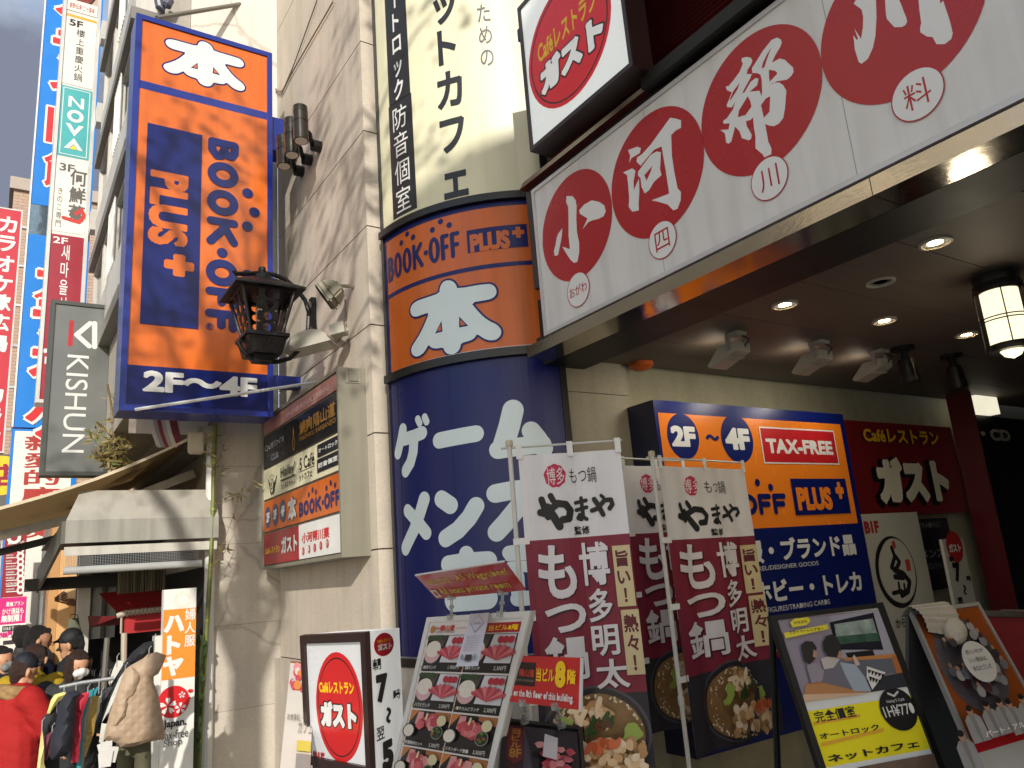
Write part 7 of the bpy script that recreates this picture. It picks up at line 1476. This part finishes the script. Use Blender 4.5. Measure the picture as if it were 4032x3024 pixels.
b = MB(); b.w = .004; b.text(f, '最強プラン', K6(40, 600), K6(152, 622), WHT, .02); b.text(f, 'かけ通話も', K6(15, 642), K6(150, 672), WHT, .02); b.text(f, '無制限！', K6(8, 685), K6(138, 722), WHT, .04); b.rect(f, K6(15, 755), K6(130, 780), M('2a262c', .4)); b.text(f, '3GBまで', K6(20, 760), K6(88, 776), WHT, .01); b.text(f, '980円/月', K6(0, 790), K6(112, 825), M('c01a72', .4), .02); b.rect(f, K6(20, 848), K6(100, 866), M('2a262c', .4)); b.build('lettering', t)
b = MB(); b.box(-.6, 17, -1, .15, 18, 3.2, M('b3afa8', .5)); b.build('white_kiosk', None, label='pale street cabinet behind the pink poster at the left edge', cat='cabinet', bevel=.02)
# ------------------------------------------------------------------ the other side of the street and a street tree (out of the picture; they shade and are mirrored)
ob = thing('opposite_building', 'cream office building across the street', 'building', (-14, 15, -1)); ow = stone('opposite_render', 'cfc0a4', .08, .2)
b = MB(); b.box(-26, 9, -1, -8, 34, 17, ow); b.build('wall', ob)
for k in range(5):
    for j in range(6): fo = MB(); fo.box(-24 + j * 2.7, 8.96, 2 + k * 3, -22.4 + j * 2.7, 8.995, 3.8 + k * 3, wglass); fo.build('window', ob)
# street tree behind the photographer's left shoulder: it dapples the blade sign and the stone wall
rg = random.Random(77); bark = M('4a4036', .85, var=.3, scale=9, bump=.5, bscale=20); leafm = M('5d6a2c', .6, var=.3, scale=4)
t = thing('street_tree', 'half bare street tree beside the photographer casting dappled shade on the wall', 'tree', (-2.45, .0, 0))
b = MB(); b.tube([(-2.45, .0, 0), (-2.4, .03, 2), (-2.32, .1, 4), (-2.25, .2, 5.3), (-2.3, .1, 6.6), (-2.5, -.2, 8)], .20, bark, 10, .10); tips = []
for (p, q, r) in (((-2.27, .2, 5.2), (-3.4, .9, 7.6), .10), ((-2.25, .2, 5.4), (-1.1, -.5, 7.9), .10), ((-2.3, .1, 6.4), (-3.6, -1.2, 8.8), .08), ((-2.3, .1, 6.5), (-1.6, 1.0, 8.9), .08), ((-2.5, -.2, 8), (-2.2, -1.0, 10.6), .08), ((-2.5, -.2, 7.9), (-3.3, .4, 10.2), .07), ((-2.4, -.1, 7.2), (-1.2, -1.4, 9.6), .07), ((-2.25, .2, 4.9), (-1.5, .8, 6.3), .06), ((-2.26, .2, 5.0), (-3.2, -.7, 6.6), .07)):
    p, q = Vector(p), Vector(q); m_ = (p + q) / 2 + Vector((rg.uniform(-.15, .15), rg.uniform(-.15, .15), .15)); b.tube([p, m_, q], r, bark, 7, r * .4)
    for k in range(5):
        s_ = m_ + (q - m_) * rg.random() if k else q; e = s_ + Vector((rg.uniform(-1, 1), rg.uniform(-1, 1), rg.uniform(-.2, 1.0))).normalized() * rg.uniform(.7, 1.2); b.tube([s_, (s_ + e) / 2 + Vector((0, 0, .08)), e], .03, bark, 5, .01); tips.append(((s_ + e) / 2, e))
b.build('trunk', t)
b = MB()
for s_, e in tips:
    for k in range(34):
        c = s_ + (e - s_) * rg.uniform(.1, 1.25) + Vector((rg.gauss(0, .2), rg.gauss(0, .2), rg.gauss(0, .17))); u = Vector((rg.uniform(-1, 1), rg.uniform(-1, 1), rg.uniform(-1, 1))).normalized(); v = u.cross(Vector((rg.uniform(-1, 1), rg.uniform(-1, 1), rg.uniform(-1, 1)))).normalized(); s2 = rg.uniform(.05, .085)
        b.face([c - u * s2, c - v * s2 * .6, c + u * s2, c + v * s2 * .6], leafm)
b.build('crown', t)
# ================================================================== shoppers
SKIN = M('b98a6c', .55, var=.08); SKIN2 = M('a97b60', .55, var=.08); HAIR = M('17120f', .6, var=.4, scale=40, bump=1, bscale=110, stretch=(3, 3, .5)); HAIRB = M('3a241a', .6, var=.4, scale=40, bump=1, bscale=110, stretch=(3, 3, .5)); GRD = lambda y: 0 if y < 4 else -.06 * (y - 4)
def person(label, px, d, fwd, jacket, pants, hair=HAIR, arms=None, bow=0, jr=1.0, cap=None, mask=False, longhair=False, fur=None, strap=None, hood=None, skin=SKIN, gloves=None):
    hd = onD(px, d); fy = Vector((fwd[0], fwd[1], 0)).normalized(); rx_ = Vector((fy.y, -fy.x, 0)); g0 = GRD(hd.y); hh = hd.z - g0; k = hh / 1.5
    base = Vector((hd.x, hd.y, g0)) - fy * (bow * .25)
    t = thing('person', label, 'person', base); W = lambda x, y, z: rx_ * (x * k) + fy * (y * k) + Vector((0, 0, z * k))
    hx = Vector((0, bow * .25, 0)); ht = bow * .6  # head forward and tipped down
    def Hd(x, y, z):
        y2, z2 = y * math.cos(ht) + z * math.sin(ht), z * math.cos(ht) - y * math.sin(ht); return W(x, y2 + bow * .25, 1.5 + z2)
    sh = 1.30; A = arms or (((-.20, .0, sh), (-.25, -.02, 1.05), (-.22, .12, .82)), ((.20, .0, sh), (.25, -.02, 1.05), (.22, .12, .82)))
    c = [(Hd(0, -.005, .025), Hd(0, .01, .02), .085 * k, .082 * k), (Hd(0, .02, -.02), Hd(0, .04, -.072), .068 * k, .042 * k), (Hd(0, .08, .0), Hd(0, .105, -.025), .008 * k, .014 * k), (Hd(-.085, 0, .0), Hd(-.085, -.005, -.03), .018 * k, .012 * k), (Hd(.085, 0, .0), Hd(.085, -.005, -.03), .018 * k, .012 * k), (Hd(0, -.01, -.06), W(0, bow * .1, 1.30), .05 * k, .058 * k),
         (W(0, bow * .08, 1.25), W(0, 0, .90), .12 * k, .12 * k), (W(-.12, bow * .08, 1.28), W(.12, bow * .08, 1.28), .07 * k, .07 * k)]
    for sg in (-1, 1): c += [(W(.09 * sg, 0, .90), W(.10 * sg, .03, .48), .085 * k, .058 * k), (W(.10 * sg, .03, .48), W(.10 * sg, -.01, .08), .055 * k, .038 * k), (W(.10 * sg, -.02, .05), W(.11 * sg, .12, .04), .035 * k, .03 * k)]
    for (s_, e, h_) in A:
        s2, e2, h2 = W(*s_), W(*e), W(*h_); c += [(s2, e2, .05 * k, .042 * k), (e2, h2, .04 * k, .027 * k)]
        dr_ = (h2 - e2).normalized(); sd_ = dr_.cross(Vector((0, 0, 1))); sd_ = sd_.normalized() if sd_.length > .1 else rx_; nn = sd_.cross(dr_)
        pm = h2 + dr_ * .075 * k; c.append((h2 + sd_ * .016 * k, pm + sd_ * .022 * k, .017 * k, .016 * k)); c.append((h2 - sd_ * .016 * k, pm - sd_ * .022 * k, .017 * k, .016 * k))
        for q, ln in ((-.033, .062), (-.011, .074), (.011, .07), (.033, .056)):
            a = pm + sd_ * q * k; m_ = a + (dr_ - nn * .2).normalized() * ln * .55 * k; c += [(a, m_, .0095 * k, .0088 * k), (m_, m_ + (dr_ - nn * .7).normalized() * ln * .5 * k, .0088 * k, .007 * k)]
        th = h2 + dr_ * .02 * k + sd_ * .03 * k; c += [(th, th + (dr_ + sd_ * .9).normalized() * .035 * k, .011 * k, .0095 * k), (th + (dr_ + sd_ * .9).normalized() * .035 * k, th + (dr_ + sd_ * .9).normalized() * .035 * k + dr_ * .028 * k, .0095 * k, .008 * k)]
    caps(c, 'body', skin, t, .0095 if d < 8 else .014, 1)
    for sg in (-1, 1):
        b = MB(); p = Hd(.03 * sg, .078, .008); b.lathe(p + t.location, Hd(0, 1, 0) - Hd(0, 0, 0), [(0, .011 * k), (.008 * k, .0)], M('1a1310', .3), 8); b.build('eye', t)
    # jacket: body and sleeves grown together
    r = jr; j = [(W(0, bow * .08, 1.22), W(0, .0, .80), .165 * k * r, .185 * k * r), (W(-.07, 0, 1.0), W(-.08, 0, .72), .14 * k * r, .14 * k * r), (W(.07, 0, 1.0), W(.08, 0, .72), .14 * k * r, .14 * k * r), (W(-.14, bow * .08, 1.27), W(.14, bow * .08, 1.27), .085 * k * r, .085 * k * r), (W(0, bow * .1, 1.3), W(0, bow * .12, 1.37), .09 * k, .075 * k)]
    for (s_, e, h_) in A: s2, e2, h2 = W(*s_), W(*e), W(*h_); j += [(s2, e2, .088 * k * r, .078 * k * r), (e2, e2 + (h2 - e2) * .93, .076 * k * r, .056 * k * r)]
    if hood: j.append((W(-.06, bow * .05 - .09, 1.36), W(.06, bow * .05 - .09, 1.36), .075 * k, .075 * k))
    caps(j, 'jacket', jacket, t, .018, 2, None, .0018)
    tr = []
    for sg in (-1, 1): tr += [(W(.085 * sg, 0, .88), W(.10 * sg, .03, .48), .10 * k, .078 * k), (W(.10 * sg, .03, .48), W(.10 * sg, -.01, .10), .075 * k, .06 * k)]
    caps(tr, 'trousers', pants, t, .022, 2)
    for sg in (-1, 1): caps([(W(.10 * sg, -.03, .045), W(.11 * sg, .15, .035), .05 * k, .042 * k)], 'shoe', M('1d1c1c', .5), t, .014, 2)
    hc = [(Hd(0, -.022, .045), Hd(0, -.012, .03), .088 * k, .085 * k), (Hd(0, -.06, .0), Hd(0, -.055, -.05), .06 * k, .05 * k), (Hd(-.066, -.02, .03), Hd(-.07, -.035, -.02), .026 * k, .018 * k), (Hd(.066, -.02, .03), Hd(.07, -.035, -.02), .026 * k, .018 * k), (Hd(-.03, .05, .085), Hd(.03, .05, .085), .024 * k, .024 * k)]
    if longhair: hc += [(Hd(0, -.05, 0), Hd(0, -.06, -.16), .085 * k, .08 * k), (Hd(-.075, .02, .03), Hd(-.075, .035, -.13), .035 * k, .03 * k), (Hd(.075, .02, .03), Hd(.075, .035, -.13), .035 * k, .03 * k)]
    caps(hc, 'hair', hair, t, .012, 2, None, .002)
    if cap: caps([(Hd(0, -.01, .065), Hd(0, .0, .06), .092 * k, .092 * k), (Hd(-.05, .09, .055), Hd(.05, .09, .055), .016 * k, .016 * k), (Hd(-.035, .15, .04), Hd(.035, .15, .04), .012 * k, .012 * k), (Hd(-.05, .09, .055), Hd(-.035, .15, .04), .012 * k, .01 * k), (Hd(.05, .09, .055), Hd(.035, .15, .04), .012 * k, .01 * k), (Hd(0, .09, .055), Hd(0, .155, .04), .012 * k, .01 * k)], 'cap', cap, t, .009, 1)
    if mask: caps([(Hd(-.035, .075, -.045), Hd(.035, .075, -.045), .035 * k, .035 * k), (Hd(0, .085, -.03), Hd(0, .07, -.075), .036 * k, .03 * k)], 'face_mask', mask, t, .009, 2)
    if fur:
        rr = []
        for q in range(12): a = 2 * math.pi * q / 12; a2 = 2 * math.pi * (q + 1) / 12; f_ = lambda z: W(.135 * math.cos(z), bow * .1 - .02 + .12 * math.sin(z), 1.345 - .02 * math.sin(z)); rr.append((f_(a), f_(a2), .052 * k, .052 * k))
        caps(rr, 'fur_collar', fur, t, .010, 1, None, .008)
    if strap:
        b = MB(); pts = [W(.2 * math.cos(a) , .2 * math.sin(a) * 1.05, 1.33 - .42 * (.5 - .5 * math.cos(a))) for a in [math.pi * q / 10 - math.pi * 1.0 for q in range(11)]]; b.tube([p + t.location for p in pts], .018, strap, 6); b.build('bag_strap', t)
    return t
redj = M('98201f', .8, var=.12, bump=.6, bscale=9, spec=.2); yelj = M('9a8020', .8, var=.12, bump=.6, bscale=9, spec=.2); dkj = M('24272b', .8, var=.2, bump=.6, bscale=9, spec=.2); nvj = M('1b2130', .8, var=.2, bump=.6, bscale=9, spec=.2); blk = M('15151a', .7, var=.2)
person('person in a bright red jacket, fur collar and navy cap reaching to the rack', K4(205, 845), 7.0, (.9, .25), redj, blk, HAIRB, (((-.20, .0, 1.30), (-.27, .0, 1.03), (-.26, .06, .78)), ((.20, .03, 1.30), (.24, .16, 1.06), (.2, .42, 1.02))), .15, 1.18, cap=M('121521', .7), fur=M('8d7048', .9, var=.3, scale=30))
person('person in a mustard yellow jacket with a bag strap standing behind the red jacket', K4(300, 745), 7.5, (.55, .8), yelj, nvj, HAIRB, None, .15, 1.1, strap=M('6d5a20', .6))
person('woman with long brown hair and white mask in a grey puffer jacket', K4(655, 790), 7.45, (.35, -.9), M('3a3d3e', .8, var=.2, bump=.6, bscale=9, spec=.2), blk, HAIRB, (((-.20, .0, 1.30), (-.26, .06, 1.06), (-.16, .26, .98)), ((.20, .0, 1.30), (.27, .05, 1.06), (.2, .24, .9))), .5, 1.15, mask=M('c9c9c8', .7), longhair=True, hood=True)
person('dark haired man in a navy coat standing tallest behind the yellow jacket', K4(318, 590), 8.3, (.95, -.1), nvj, blk, HAIR, None, .2, 1.1, skin=SKIN2)
person('person in a black peaked cap and dark coat facing left beside the tan wall', K4(600, 625), 8.6, (-.9, .2), dkj, blk, HAIR, None, .1, 1.1, cap=M('17171a', .7))
person('person in a grey mask and dark clothes cut by the left edge', K4(5, 760), 7.6, (.7, -.6), nvj, blk, HAIR, None, .1, 1.1, mask=M('6d7270', .7))
person('short haired person in dark clothes under the pink poster', K4(190, 560), 11.5, (.3, .9), M('2c2a2c', .7), blk, HAIR)
person('small figure furthest down the street below the pink poster', K4(42, 610), 13.2, (.2, -.9), M('33303a', .7), blk, HAIR)
